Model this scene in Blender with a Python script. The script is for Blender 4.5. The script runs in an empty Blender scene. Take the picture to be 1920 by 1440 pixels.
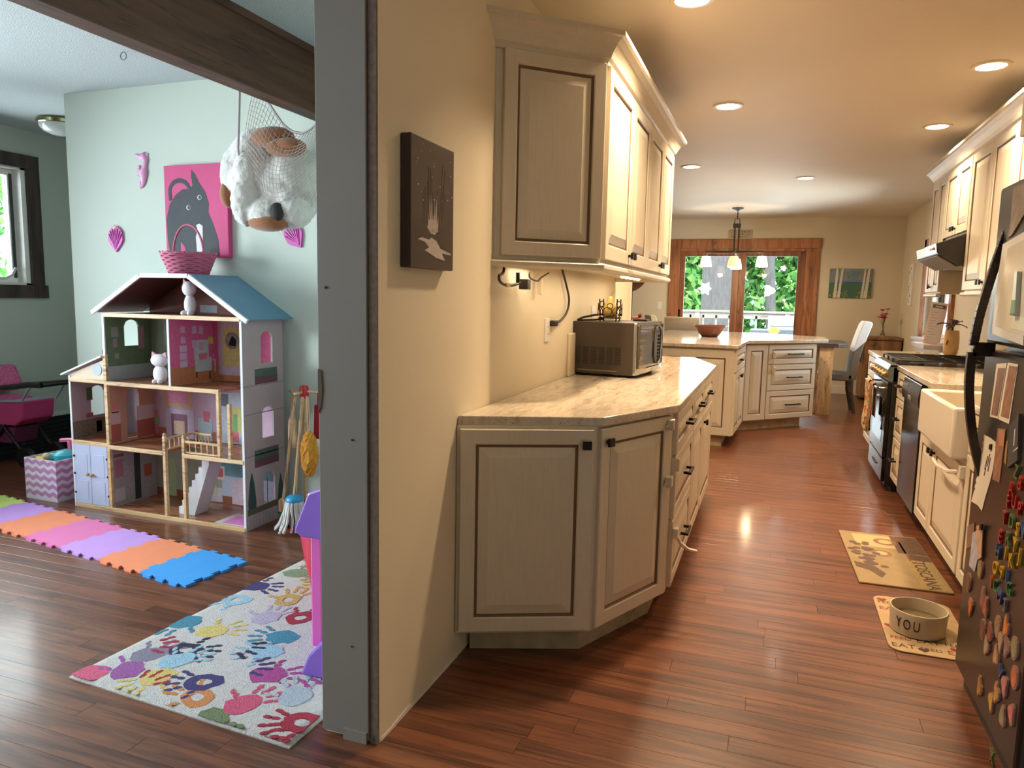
import bpy, bmesh, math, random
from mathutils import Vector, Matrix
SC = bpy.context.scene
COL = SC.collection
PI = math.pi
R = math.radians

# ---------------------------------------------------------------- camera
F_PX = 1355.0
YAW, PITCH, ROLL = R(19.75), R(6.9), R(-1.14)
CAM = Vector((0, 0, 1.35))
_f = Vector((-math.sin(YAW) * math.cos(PITCH), math.cos(YAW) * math.cos(PITCH), -math.sin(PITCH)))
_r0 = Vector((math.cos(YAW), math.sin(YAW), 0))
_d0 = _f.cross(_r0)
_r = _r0 * math.cos(ROLL) + _d0 * math.sin(ROLL)
_d = -_r0 * math.sin(ROLL) + _d0 * math.cos(ROLL)
cam_data = bpy.data.cameras.new('camera')
cam_data.sensor_width = 36
cam_data.sensor_fit = 'HORIZONTAL'
cam_data.lens = F_PX / 1920 * 36
cam_data.clip_start = 0.02
cam_data.clip_end = 300
cam = bpy.data.objects.new('camera', cam_data)
COL.objects.link(cam)
m3 = Matrix((_r, -_d, -_f)).transposed()
cam.matrix_world = Matrix.Translation(CAM) @ m3.to_4x4()
SC.camera = cam


def ray(x, y):
    return _r * ((x - 960) / F_PX) + _d * ((y - 720) / F_PX) + _f


def on_x(x, y, X):
    d = ray(x, y); return CAM + d * ((X - CAM.x) / d.x)


def on_y(x, y, Y):
    d = ray(x, y); return CAM + d * ((Y - CAM.y) / d.y)


def on_z(x, y, Z):
    d = ray(x, y); return CAM + d * ((Z - CAM.z) / d.z)


# ---------------------------------------------------------------- world, daylight, exposure
world = bpy.data.worlds.new('world')
SC.world = world
world.use_nodes = True
bg = world.node_tree.nodes['Background']
bg.inputs['Color'].default_value = (0.80, 0.93, 1.0, 1)
bg.inputs['Strength'].default_value = 4.0
SC.view_settings.view_transform = 'Standard'
SC.view_settings.look = 'None'
SC.view_settings.gamma = 1
SC.view_settings.use_curve_mapping = False
SC.view_settings.exposure = 0.0
SC.cycles.use_denoising = True
SC.cycles.max_bounces = 8
SC.cycles.diffuse_bounces = 4
SC.cycles.glossy_bounces = 4
SC.cycles.transparent_max_bounces = 12
SC.cycles.sample_clamp_indirect = 6.0
SC.cycles.caustics_reflective = False
SC.cycles.caustics_refractive = False


def area_light(name, loc, rot, sx, sy, power, color, spread=180):
    l = bpy.data.lights.new(name, 'AREA')
    l.shape = 'RECTANGLE'; l.size = sx; l.size_y = sy
    l.energy = power; l.color = color; l.spread = R(spread)
    o = bpy.data.objects.new(name, l); COL.objects.link(o)
    o.location = loc; o.rotation_euler = rot
    return o


DAY = (0.80, 0.93, 1.0)
# daylight lamps at window and door openings; side and rear windows are unseen
area_light('daylight_side_window', (-5.95, 0.9, 1.45), (0, R(-90), 0), 1.4, 3.1, 430, DAY)
area_light('daylight_rear_window', (-4.75, -4.25, 1.45), (R(90), 0, 0), 1.1, 1.5, 30, DAY)
area_light('daylight_play_window', (-5.95, 3.7, 1.83), (0, R(-90), 0), 0.95, 1.1, 30, DAY)
area_light('daylight_patio_door', (-0.5, 13.3, 3.0), (R(-52), 0, 0), 3.0, 1.6, 320, DAY)
area_light('deck_bounce_fill', (-0.5, 12.1, 1.1), (R(-98), 0, 0), 1.8, 1.8, 55, DAY)  # added fill for daylight off the deck, brightens the dining ceiling and wall
area_light('daylight_dining_window', (1.95, 9.3, 1.5), (0, R(90), 0), 1.0, 1.5, 60, DAY)

sun_d = bpy.data.lights.new('sun', 'SUN'); sun_d.energy = 3.2; sun_d.angle = R(12); sun_d.color = (1.0, 0.96, 0.88)
sun = bpy.data.objects.new('sun', sun_d); COL.objects.link(sun); sun.rotation_euler = (R(38), 0, R(-8))

# ---------------------------------------------------------------- materials
_M = {}


def lin(c):
    return tuple(((v / 255) / 12.92 if v <= 10.3 else ((v / 255 + 0.055) / 1.055) ** 2.4) for v in c)


def mat(name, c=None, rough=0.6, metal=0.0, noise=0.06, nscale=12.0, bump=0.0, bscale=60.0, spec=0.5, emit=None, estr=0.0, coat=0.0, sheen=0.0, trans=0.0, stretch=None):
    """Procedural principled material: sRGB colour c with a soft noise variation and an optional fine bump."""
    if name in _M:
        return _M[name]
    m = bpy.data.materials.new(name); m.use_nodes = True
    nt = m.node_tree; b = nt.nodes['Principled BSDF']
    L = lin(c)
    b.inputs['Roughness'].default_value = rough
    b.inputs['Metallic'].default_value = metal
    b.inputs['Specular IOR Level'].default_value = spec
    b.inputs['Coat Weight'].default_value = coat
    b.inputs['Coat Roughness'].default_value = 0.08
    b.inputs['Sheen Weight'].default_value = sheen
    b.inputs['Transmission Weight'].default_value = trans
    tc = nt.nodes.new('ShaderNodeTexCoord')
    src = tc.outputs['Object']
    if stretch:
        mp = nt.nodes.new('ShaderNodeMapping'); mp.inputs['Scale'].default_value = stretch
        nt.links.new(src, mp.inputs['Vector']); src = mp.outputs['Vector']
    n = nt.nodes.new('ShaderNodeTexNoise'); n.inputs['Scale'].default_value = nscale; n.inputs['Detail'].default_value = 4
    nt.links.new(src, n.inputs['Vector'])
    mx = nt.nodes.new('ShaderNodeMix'); mx.data_type = 'RGBA'
    mx.inputs[6].default_value = (*[max(0, v * (1 - noise * 1.6)) for v in L], 1)
    mx.inputs[7].default_value = (*[min(1, v * (1 + noise * 1.6)) for v in L], 1)
    nt.links.new(n.outputs['Fac'], mx.inputs[0])
    nt.links.new(mx.outputs[2], b.inputs['Base Color'])
    if bump:
        n2 = nt.nodes.new('ShaderNodeTexNoise'); n2.inputs['Scale'].default_value = bscale; n2.inputs['Detail'].default_value = 3
        nt.links.new(src, n2.inputs['Vector'])
        bp = nt.nodes.new('ShaderNodeBump'); bp.inputs['Strength'].default_value = bump; bp.inputs['Distance'].default_value = 0.004
        nt.links.new(n2.outputs['Fac'], bp.inputs['Height']); nt.links.new(bp.outputs['Normal'], b.inputs['Normal'])
    if emit:
        b.inputs['Emission Color'].default_value = (*lin(emit), 1); b.inputs['Emission Strength'].default_value = estr
    _M[name] = m
    return m


def wood(name, c1, c2, rough=0.4, scale=(1.2, 22, 22), coat=0.0, attr=False, spec=0.5):
    """Wood: grain stretched along local X between two sRGB colours, optionally toned by a per-piece 'tone' attribute."""
    if name in _M:
        return _M[name]
    m = bpy.data.materials.new(name); m.use_nodes = True
    nt = m.node_tree; b = nt.nodes['Principled BSDF']
    b.inputs['Roughness'].default_value = rough
    b.inputs['Coat Weight'].default_value = coat; b.inputs['Coat Roughness'].default_value = 0.12
    b.inputs['Specular IOR Level'].default_value = spec
    tc = nt.nodes.new('ShaderNodeTexCoord')
    mp = nt.nodes.new('ShaderNodeMapping'); mp.inputs['Scale'].default_value = scale
    nt.links.new(tc.outputs['Object'], mp.inputs['Vector'])
    vec = mp.outputs['Vector']
    if attr:
        at = nt.nodes.new('ShaderNodeAttribute'); at.attribute_name = 'tone'
        cb = nt.nodes.new('ShaderNodeVectorMath'); cb.operation = 'MULTIPLY_ADD'
        cb.inputs[1].default_value = (37, 53, 71)
        nt.links.new(at.outputs['Color'], cb.inputs[0]); nt.links.new(vec, cb.inputs[2]); vec = cb.outputs[0]
    n = nt.nodes.new('ShaderNodeTexNoise'); n.inputs['Scale'].default_value = 1.0; n.inputs['Detail'].default_value = 6; n.inputs['Roughness'].default_value = 0.6; n.inputs['Distortion'].default_value = 0.8
    nt.links.new(vec, n.inputs['Vector'])
    cr = nt.nodes.new('ShaderNodeValToRGB')
    cr.color_ramp.elements[0].position = 0.36; cr.color_ramp.elements[0].color = (*lin(c1), 1)
    cr.color_ramp.elements[1].position = 0.60; cr.color_ramp.elements[1].color = (*lin(c2), 1)
    nt.links.new(n.outputs['Fac'], cr.inputs['Fac'])
    out = cr.outputs['Color']
    # dark pores in wavy clusters along the grain
    mp2 = nt.nodes.new('ShaderNodeVectorMath'); mp2.operation = 'MULTIPLY'; mp2.inputs[1].default_value = (1.5, 3.4, 3.4) if attr else (1.2, 2.0, 2.0)
    nt.links.new(vec, mp2.inputs[0])
    n3 = nt.nodes.new('ShaderNodeTexNoise'); n3.inputs['Scale'].default_value = 1.0; n3.inputs['Detail'].default_value = 3; n3.inputs['Roughness'].default_value = 0.65; n3.inputs['Distortion'].default_value = 1.6
    nt.links.new(mp2.outputs[0], n3.inputs['Vector'])
    n4 = nt.nodes.new('ShaderNodeTexNoise'); n4.inputs['Scale'].default_value = 0.35; n4.inputs['Detail'].default_value = 1
    nt.links.new(vec, n4.inputs['Vector'])
    ad = nt.nodes.new('ShaderNodeMath'); ad.operation = 'MULTIPLY_ADD'; ad.inputs[1].default_value = 0.35
    nt.links.new(n4.outputs['Fac'], ad.inputs[0]); nt.links.new(n3.outputs['Fac'], ad.inputs[2])
    mr = nt.nodes.new('ShaderNodeMapRange'); mr.inputs[1].default_value = 0.50; mr.inputs[2].default_value = 0.63; mr.inputs[3].default_value = 0.42; mr.inputs[4].default_value = 1.0
    nt.links.new(ad.outputs[0], mr.inputs[0])
    mu = nt.nodes.new('ShaderNodeMix'); mu.data_type = 'RGBA'; mu.blend_type = 'MULTIPLY'; mu.inputs[0].default_value = 1
    nt.links.new(out, mu.inputs[6]); nt.links.new(mr.outputs[0], mu.inputs[7]); out = mu.outputs[2]
    if attr:
        mr2 = nt.nodes.new('ShaderNodeMapRange'); mr2.inputs[3].default_value = 0.88; mr2.inputs[4].default_value = 1.12
        nt.links.new(at.outputs['Fac'], mr2.inputs[0])
        mu2 = nt.nodes.new('ShaderNodeMix'); mu2.data_type = 'RGBA'; mu2.blend_type = 'MULTIPLY'; mu2.inputs[0].default_value = 1
        nt.links.new(out, mu2.inputs[6]); nt.links.new(mr2.outputs[0], mu2.inputs[7]); out = mu2.outputs[2]
    nt.links.new(out, b.inputs['Base Color'])
    bp = nt.nodes.new('ShaderNodeBump'); bp.inputs['Strength'].default_value = 0.12; bp.inputs['Distance'].default_value = 0.002
    nt.links.new(mr.outputs[0], bp.inputs['Height']); nt.links.new(bp.outputs['Normal'], b.inputs['Normal'])
    _M[name] = m
    return m


def granite(name='granite'):
    if name in _M:
        return _M[name]
    m = bpy.data.materials.new(name); m.use_nodes = True
    nt = m.node_tree; b = nt.nodes['Principled BSDF']
    b.inputs['Roughness'].default_value = 0.10; b.inputs['Specular IOR Level'].default_value = 0.6
    tc = nt.nodes.new('ShaderNodeTexCoord')
    mp = nt.nodes.new('ShaderNodeMapping'); mp.inputs['Scale'].default_value = (6.0, 1.2, 1.0); mp.inputs['Rotation'].default_value = (0, 0, R(28))
    nt.links.new(tc.outputs['Object'], mp.inputs['Vector'])
    n = nt.nodes.new('ShaderNodeTexNoise'); n.inputs['Scale'].default_value = 4; n.inputs['Detail'].default_value = 8; n.inputs['Distortion'].default_value = 1.2
    nt.links.new(mp.outputs['Vector'], n.inputs['Vector'])
    cr = nt.nodes.new('ShaderNodeValToRGB'); e = cr.color_ramp.elements
    e[0].position = 0.28; e[0].color = (*lin((176, 158, 138)), 1)
    e[1].position = 0.62; e[1].color = (*lin((214, 202, 184)), 1)
    k = e.new(0.45); k.color = (*lin((200, 186, 166)), 1)
    nt.links.new(n.outputs['Fac'], cr.inputs['Fac'])
    v = nt.nodes.new('ShaderNodeTexNoise'); v.inputs['Scale'].default_value = 130; v.inputs['Detail'].default_value = 2
    nt.links.new(tc.outputs['Object'], v.inputs['Vector'])
    mr = nt.nodes.new('ShaderNodeMapRange'); mr.inputs[1].default_value = 0.60; mr.inputs[2].default_value = 0.68; mr.inputs[3].default_value = 0.0; mr.inputs[4].default_value = 0.55
    nt.links.new(v.outputs['Fac'], mr.inputs[0])
    mx = nt.nodes.new('ShaderNodeMix'); mx.data_type = 'RGBA'
    nt.links.new(mr.outputs[0], mx.inputs[0]); nt.links.new(cr.outputs['Color'], mx.inputs[6]); mx.inputs[7].default_value = (*lin((78, 68, 66)), 1)
    nt.links.new(mx.outputs[2], b.inputs['Base Color'])
    _M[name] = m
    return m


def glass(name='glass', tint=(1, 1, 1), gloss=0.06):
    if name in _M:
        return _M[name]
    m = bpy.data.materials.new(name); m.use_nodes = True
    nt = m.node_tree; nt.nodes.remove(nt.nodes['Principled BSDF'])
    out = nt.nodes['Material Output']
    t = nt.nodes.new('ShaderNodeBsdfTransparent'); t.inputs['Color'].default_value = (*tint, 1)
    g = nt.nodes.new('ShaderNodeBsdfGlossy'); g.inputs['Roughness'].default_value = 0.03
    fr = nt.nodes.new('ShaderNodeFresnel'); fr.inputs['IOR'].default_value = 1.35
    mx = nt.nodes.new('ShaderNodeMixShader')
    nt.links.new(fr.outputs[0], mx.inputs[0]); nt.links.new(t.outputs[0], mx.inputs[1]); nt.links.new(g.outputs[0], mx.inputs[2])
    nt.links.new(mx.outputs[0], out.inputs['Surface'])
    _M[name] = m
    return m


def emis(name, c, s):
    if name in _M:
        return _M[name]
    m = mat(name, c, rough=0.5, emit=c, estr=s)
    return m


# ---------------------------------------------------------------- mesh helpers
class MB:
    def __init__(self):
        self.v = []; self.f = []; self.mi = []

    def add(self, verts, faces, m=0):
        n = len(self.v)
        self.v += [tuple(p) for p in verts]
        self.f += [tuple(i + n for i in q) for q in faces]
        self.mi += [m] * len(faces)
        return self

    def box(self, x0, x1, y0, y1, z0, z1, m=0):
        if x0 > x1: x0, x1 = x1, x0
        if y0 > y1: y0, y1 = y1, y0
        if z0 > z1: z0, z1 = z1, z0
        return self.add([(x0, y0, z0), (x1, y0, z0), (x1, y1, z0), (x0, y1, z0), (x0, y0, z1), (x1, y0, z1), (x1, y1, z1), (x0, y1, z1)],
                        [(0, 3, 2, 1), (4, 5, 6, 7), (0, 1, 5, 4), (1, 2, 6, 5), (2, 3, 7, 6), (3, 0, 4, 7)], m)

    def prism(self, pts, z0, z1, m=0, axis='z'):
        n = len(pts)
        if axis == 'z': g = lambda p, z: (p[0], p[1], z)
        elif axis == 'y': g = lambda p, z: (p[0], z, p[1])
        else: g = lambda p, z: (z, p[0], p[1])
        vs = [g(p, z0) for p in pts] + [g(p, z1) for p in pts]
        fs = [tuple(range(n - 1, -1, -1)), tuple(range(n, 2 * n))] + [(i, (i + 1) % n, n + (i + 1) % n, n + i) for i in range(n)]
        return self.add(vs, fs, m)

    def lathe(self, prof, n=24, c=(0, 0, 0), m=0, cap=True):
        vs = []; fs = []
        for r, z in prof:
            for i in range(n):
                a = 2 * PI * i / n
                vs.append((c[0] + r * math.cos(a), c[1] + r * math.sin(a), c[2] + z))
        for k in range(len(prof) - 1):
            for i in range(n):
                j = (i + 1) % n
                fs.append((k * n + i, k * n + j, (k + 1) * n + j, (k + 1) * n + i))
        if cap:
            fs.append(tuple(range(n - 1, -1, -1)))
            q = (len(prof) - 1) * n
            fs.append(tuple(range(q, q + n)))
        return self.add(vs, fs, m)

    def tube(self, pts, r, n=8, m=0, closed=False):
        pts = [Vector(p) for p in pts]
        k = len(pts); vs = []; fs = []
        rr = r if isinstance(r, (list, tuple)) else [r] * k
        up = None
        for i, p in enumerate(pts):
            if closed: t = pts[(i + 1) % k] - pts[i - 1]
            else: t = pts[min(i + 1, k - 1)] - pts[max(i - 1, 0)]
            t.normalize()
            if up is None:
                up = Vector((0, 0, 1)) if abs(t.z) < 0.9 else Vector((1, 0, 0))
            u = (up - t * up.dot(t)); u.normalize(); w = t.cross(u); up = u
            for j in range(n):
                a = 2 * PI * j / n
                vs.append(p + (u * math.cos(a) + w * math.sin(a)) * rr[i])
        for i in range(k if closed else k - 1):
            b = (i + 1) % k
            for j in range(n):
                c = (j + 1) % n
                fs.append((i * n + j, i * n + c, b * n + c, b * n + j))
        if not closed:
            fs.append(tuple(range(n - 1, -1, -1))); fs.append(tuple((k - 1) * n + j for j in range(n)))
        return self.add(vs, fs, m)

    def bar(self, p0, p1, w, h, m=0, up=(0, 0, 1)):
        p0 = Vector(p0); p1 = Vector(p1); t = (p1 - p0).normalized()
        u = Vector(up); s = t.cross(u)
        if s.length < 1e-4: s = t.cross(Vector((1, 0, 0)))
        s.normalize(); u = s.cross(t)
        vs = []
        for p in (p0, p1):
            for a, b in ((-1, -1), (1, -1), (1, 1), (-1, 1)):
                vs.append(p + s * (a * w / 2) + u * (b * h / 2))
        return self.add(vs, [(0, 3, 2, 1), (4, 5, 6, 7), (0, 1, 5, 4), (1, 2, 6, 5), (2, 3, 7, 6), (3, 0, 4, 7)], m)

    def ell(self, c, r, n=14, k=9, m=0):
        if not isinstance(r, (list, tuple)): r = (r, r, r)
        vs = [(c[0], c[1], c[2] - r[2])]; fs = []
        for i in range(1, k):
            t = -PI / 2 + PI * i / k
            for j in range(n):
                a = 2 * PI * j / n
                vs.append((c[0] + r[0] * math.cos(t) * math.cos(a), c[1] + r[1] * math.cos(t) * math.sin(a), c[2] + r[2] * math.sin(t)))
        vs.append((c[0], c[1], c[2] + r[2]))
        for j in range(n): fs.append((0, 1 + (j + 1) % n, 1 + j))
        for i in range(k - 2):
            for j in range(n):
                a = 1 + i * n + j; b = 1 + i * n + (j + 1) % n
                fs.append((a, b, b + n, a + n))
        q = 1 + (k - 2) * n
        for j in range(n): fs.append((q + j, q + (j + 1) % n, len(vs) - 1))
        return self.add(vs, fs, m)

    def xf(self, M, start=0):
        for i in range(start, len(self.v)):
            self.v[i] = tuple(M @ Vector(self.v[i]))
        return self

    def build(self, name, mats, parent=None, smooth=None, bevel=0.0, loc=None, rot=None, seg=2):
        me = bpy.data.meshes.new(name)
        me.from_pydata(self.v, [], self.f)
        if not isinstance(mats, (list, tuple)): mats = [mats]
        for x in mats: me.materials.append(x)
        me.polygons.foreach_set('material_index', self.mi)
        b = bmesh.new(); b.from_mesh(me); bmesh.ops.recalc_face_normals(b, faces=b.faces); b.to_mesh(me); b.free()
        if smooth:
            me.shade_smooth()
            me.set_sharp_from_angle(angle=R(smooth))
        me.update()
        o = bpy.data.objects.new(name, me); COL.objects.link(o)
        if parent: o.parent = parent
        if loc is not None: o.location = loc
        if rot is not None: o.rotation_euler = rot
        if bevel:
            bv = o.modifiers.new('bevel', 'BEVEL'); bv.width = bevel; bv.segments = seg; bv.limit_method = 'ANGLE'; bv.angle_limit = R(35); bv.harden_normals = False
        return o


def smooth_pts(pts, n=5):
    p = [Vector(q) for q in pts]; out = []
    for i in range(len(p) - 1):
        a, b, c, d = p[max(i - 1, 0)], p[i], p[i + 1], p[min(i + 2, len(p) - 1)]
        for k in range(n):
            t = k / n
            out.append(0.5 * ((2 * b) + (c - a) * t + (2 * a - 5 * b + 4 * c - d) * t * t + (3 * b - a - 3 * c + d) * t ** 3))
    return out + [p[-1]]


def tag(o, label, cat, group=None):
    o['label'] = label; o['category'] = cat
    if group: o['group'] = group
    return o


def thing(name, label, cat, loc=(0, 0, 0), rz=0.0, group=None):
    o = bpy.data.objects.new(name, None); COL.objects.link(o)
    o.empty_display_size = 0.05
    o.location = loc; o.rotation_euler = (0, 0, rz)
    return tag(o, label, cat, group)


def struct(o):
    o['kind'] = 'structure'
    return o


def dup(root, loc=None, rz=None, label=None):
    def cp(o, par):
        c = o.copy(); COL.objects.link(c); c.parent = par
        for ch in [x for x in bpy.data.objects if x.parent == o]: cp(ch, c)
        return c
    r = cp(root, None)
    if loc is not None: r.location = loc
    if rz is not None: r.rotation_euler = (0, 0, rz)
    if label: r['label'] = label
    return r


def text_mesh(s, size, ext=0.0005):
    cu = bpy.data.curves.new('lettering', 'FONT'); cu.body = s; cu.size = size; cu.extrude = ext; cu.align_x = 'CENTER'; cu.align_y = 'CENTER'; cu.resolution_u = 3
    o = bpy.data.objects.new('lettering', cu); COL.objects.link(o)
    dg = bpy.context.evaluated_depsgraph_get()
    me = bpy.data.meshes.new_from_object(o.evaluated_get(dg))
    bpy.data.objects.remove(o); bpy.data.curves.remove(cu)
    return me


def text(name, s, size, m, parent, M, ext=0.0005):
    """Lettering as a thin mesh; M maps the text plane (x right, y up, z towards the reader)."""
    me = text_mesh(s, size, ext); me.materials.clear(); me.materials.append(m)
    o = bpy.data.objects.new(name, me); COL.objects.link(o)
    if parent: o.parent = parent
    o.matrix_local = M
    return o


def facing(loc, nrm, up=(0, 0, 1), roll=0.0):
    z = Vector(nrm).normalized(); x = Vector(up).cross(z).normalized(); y = z.cross(x)
    M = Matrix((x, y, z)).transposed().to_4x4()
    return Matrix.Translation(Vector(loc)) @ M @ Matrix.Rotation(roll, 4, 'Z')


# common materials
CAB = mat('cabinet_paint', (216, 206, 186), rough=0.42, noise=0.05, nscale=6, stretch=(18, 18, 1.5))
GLAZE = mat('cabinet_glaze', (112, 90, 66), rough=0.6, noise=0.12)
BLACKMETAL = mat('black_metal', (28, 24, 22), rough=0.4, metal=0.5)
WHITE = mat('white_plastic', (232, 228, 222), rough=0.45)
TRIMWHITE = mat('trim_white', (225, 222, 214), rough=0.5)
BROWNWOOD = wood('brown_trim_wood', (136, 84, 54), (174, 116, 78), rough=0.5, scale=(14, 14, 1.2))
PINE = wood('raw_pine', (196, 150, 96), (226, 188, 138), rough=0.6, scale=(12, 12, 1.0))
GRAN = granite()
CHROME = mat('chrome', (200, 200, 200), rough=0.12, metal=1.0)
# ================================================================ the setting
CEIL = 2.60
KWALL = mat('kitchen_wall_paint', (224, 212, 186), rough=0.7, noise=0.03, nscale=3, bump=0.08, bscale=140)
FWALL = mat('far_wall_paint', (216, 204, 182), rough=0.75, noise=0.03, nscale=3, bump=0.06, bscale=140)
LWALL = mat('living_wall_paint', (206, 216, 204), rough=0.75, noise=0.02, nscale=3, bump=0.06, bscale=140)
GWALL = mat('play_wall_paint', (182, 188, 178), rough=0.8, noise=0.03, nscale=3, bump=0.1, bscale=140)
KCEIL = mat('kitchen_ceiling_paint', (224, 212, 192), rough=0.6, noise=0.02, nscale=2)
POPC = mat('popcorn_ceiling', (190, 198, 198), rough=0.9, noise=0.16, nscale=110, bump=1.0, bscale=150)
BOARD = mat('grey_post_board', (132, 126, 118), rough=0.7, noise=0.04, nscale=4, bump=0.05, bscale=40)
RAW = mat('raw_drywall_edge', (116, 104, 92), rough=0.95, noise=0.3, nscale=60, bump=0.6, bscale=90)


def wall_holes(name, axis, pos, thick, a0, a1, z0, z1, holes, m):
    """Wall slab in the plane axis=pos..pos+thick between a0..a1, with rectangular openings (a0,a1,z0,z1)."""
    mb = MB()
    cuts = sorted({a0, a1, *[h[0] for h in holes], *[h[1] for h in holes]})
    for s, e in zip(cuts, cuts[1:]):
        hs = sorted([h for h in holes if h[0] <= s and h[1] >= e], key=lambda h: h[2])
        z = z0
        for h in hs + [(0, 0, z1, z1)]:
            if h[2] > z:
                if axis == 'x': mb.box(pos, pos + thick, s, e, z, h[2])
                else: mb.box(s, e, pos, pos + thick, z, h[2])
            z = h[3]
    return struct(mb.build(name, m))


# --- floor: base slab + oak strip planks
floor_base = MB().box(-5.95, 1.9, -4.2, 11.9, -0.12, -0.004).build('floor', mat('subfloor', (40, 26, 18), rough=0.9))
struct(floor_base)
OAK = wood('oak_floor', (82, 45, 30), (126, 76, 50), rough=0.34, scale=(1.6, 24, 24), coat=0.25, attr=True)
rnd = random.Random(5)
PW = 0.083


def px_of(P):
    q = Vector(P) - CAM
    z = q.dot(_f)
    if z < 0.05: return None
    return (960 + F_PX * q.dot(_r) / z, 720 + F_PX * q.dot(_d) / z, z)


planks = []
row = 0
y = -4.0
while y < 11.7:
    x = -5.75 - rnd.random() * 0.9
    while x < 1.7:
        L = rnd.uniform(0.45, 1.5)
        x0, x1 = max(x, -5.75), min(x + L, 1.7)
        x += L
        if x1 - x0 > 0.02: planks.append((x0, x1, y, min(y + PW, 11.76), rnd.random()))
    y += PW
scored = []
for p in planks:
    c = px_of(((p[0] + p[1]) / 2, (p[2] + p[3]) / 2, 0))
    s = 0
    if c and -150 < c[0] < 2050 and 0 < c[1] < 1560:
        hid = (-1.235 < p[0] and p[1] < -0.6 and p[2] > 2.4) or (p[0] > 0.88 and p[2] > 2.0) or (-3.9 > p[1] and p[2] > 3.7) or (p[2] > 3.55 and p[0] < -1.3)
        s = 0 if hid else 1.0 / (c[2] ** 3) * (p[1] - p[0])
    scored.append((s, p))
scored.sort(key=lambda t: -t[0])


def plank_geo(mb, p):
    g = 0.0006
    x0, x1, y0, y1 = p[0] + g, p[1] - g, p[2] + g, p[3] - g
    b = 0.0003
    mb.add([(x0, y0, -0.004), (x1, y0, -0.004), (x1, y1, -0.004), (x0, y1, -0.004), (x0, y0, -b), (x1, y0, -b), (x1, y1, -b), (x0, y1, -b),
            (x0 + b, y0 + b, 0), (x1 - b, y0 + b, 0), (x1 - b, y1 - b, 0), (x0 + b, y1 - b, 0)],
           [(0, 3, 2, 1), (0, 1, 5, 4), (1, 2, 6, 5), (2, 3, 7, 6), (3, 0, 4, 7), (4, 5, 9, 8), (5, 6, 10, 9), (6, 7, 11, 10), (7, 4, 8, 11), (8, 9, 10, 11)])


def tone_attr(me, tones, per):
    a = me.color_attributes.new('tone', 'FLOAT_COLOR', 'POINT')
    vals = []
    for t in tones: vals += [t, (t * 7.3) % 1, (t * 3.1) % 1, 1] * per
    a.data.foreach_set('color', vals)


for s, p in scored[:300]:
    mb = MB(); plank_geo(mb, p)
    me = bpy.data.meshes.new('plank'); me.from_pydata(mb.v, [], mb.f); me.materials.append(OAK); tone_attr(me, [p[4]], 12)
    o = bpy.data.objects.new('plank', me); COL.objects.link(o); o.parent = floor_base
mb = MB()
for s, p in scored[300:]: plank_geo(mb, p)
me = bpy.data.meshes.new('plank_field'); me.from_pydata(mb.v, [], mb.f); me.materials.append(OAK); tone_attr(me, [p[4] for s, p in scored[300:]], 12)
o = bpy.data.objects.new('plank_field', me); COL.objects.link(o); o.parent = floor_base; o['kind'] = 'stuff'

# --- ceilings
struct(MB().box(-1.2, 1.9, -4.2, 11.9, CEIL, CEIL + 0.1).box(-3.8, -1.2, 5.6, 11.9, CEIL, CEIL + 0.1).build('ceiling', KCEIL))
struct(MB().box(-5.95, -1.2, -4.2, 6.7, CEIL + 0.0005, CEIL + 0.1).build('ceiling_living', POPC))

# --- walls
YF = 11.77
dL, dR = on_y(1268, 600, YF).x, on_y(1524, 600, YF).x
gl = [on_y(p, 520, YF + 0.03).x for p in (1283.5, 1372, 1397.5, 1494)]
wall_holes('wall_far', 'y', YF, 0.2, -3.8, 1.9, 0, CEIL, [(dL, dR, 0, 2.16)], FWALL)
wall_holes('wall_right', 'x', 1.70, 0.2, -4.2, YF, 0, CEIL, [(8.5, 9.95, 0.98, 2.02)], FWALL)
wall_holes('wall_window', 'x', -5.95, 0.2, -4.2, 6.7, 0, CEIL, [(3.0, 4.287, 1.36, 2.30), (-0.65, 2.45, 0.75, 2.15)], GWALL)
wall_holes('wall_rear', 'y', -4.2, 0.2, -5.75, 1.7, 0, CEIL, [(-5.3, -4.2, 0.7, 2.2)], mat('rear_wall_paint', (150, 138, 122), rough=0.8))
struct(MB().box(-5.75, -3.8, 6.5, 6.7, 0, CEIL).build('wall_hall', GWALL))
struct(MB().box(-4.0, -3.8, 6.5, 11.77, 0, CEIL).build('wall_dining', FWALL))
struct(MB().box(-4.43, -1.235, 3.60, 3.72, 0, CEIL).box(-4.43, -4.31, 3.72, 6.5, 0, CEIL).build('wall_living', LWALL))
# divider between kitchen and living room, its near end boarded in grey with the drywall edge bare
wd = MB().box(-1.235, -1.047, 1.79, 2.655, 0, CEIL).box(-1.235, -1.050, 2.655, 5.60, 0, CEIL).build('wall_divider', KWALL); struct(wd)
MB().box(-1.2365, -1.235, 1.79, 5.6, 0, CEIL).build('living_side_skin', LWALL, wd)
bd = MB().box(-1.237, -1.075, 1.776, 1.79, 0.012, CEIL).build('end_board', BOARD, wd, bevel=0.002)
rw = random.Random(3)
e1 = MB()
pts = [(-1.0715 + rw.uniform(-0.0015, 0.0015), z / 40 * CEIL) for z in range(41)]
e1.prism([(-1.046, CEIL), (-1.046, 0.0)] + [(x, z) for x, z in pts], 1.781, 1.7905, axis='y')
e1.build('drywall_edge', RAW, wd)
MB().box(-1.16, -1.08, 1.770, 1.777, 0.0, 0.035).build('caulk_patch', mat('caulk', (136, 130, 122), rough=0.9), wd)
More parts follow.
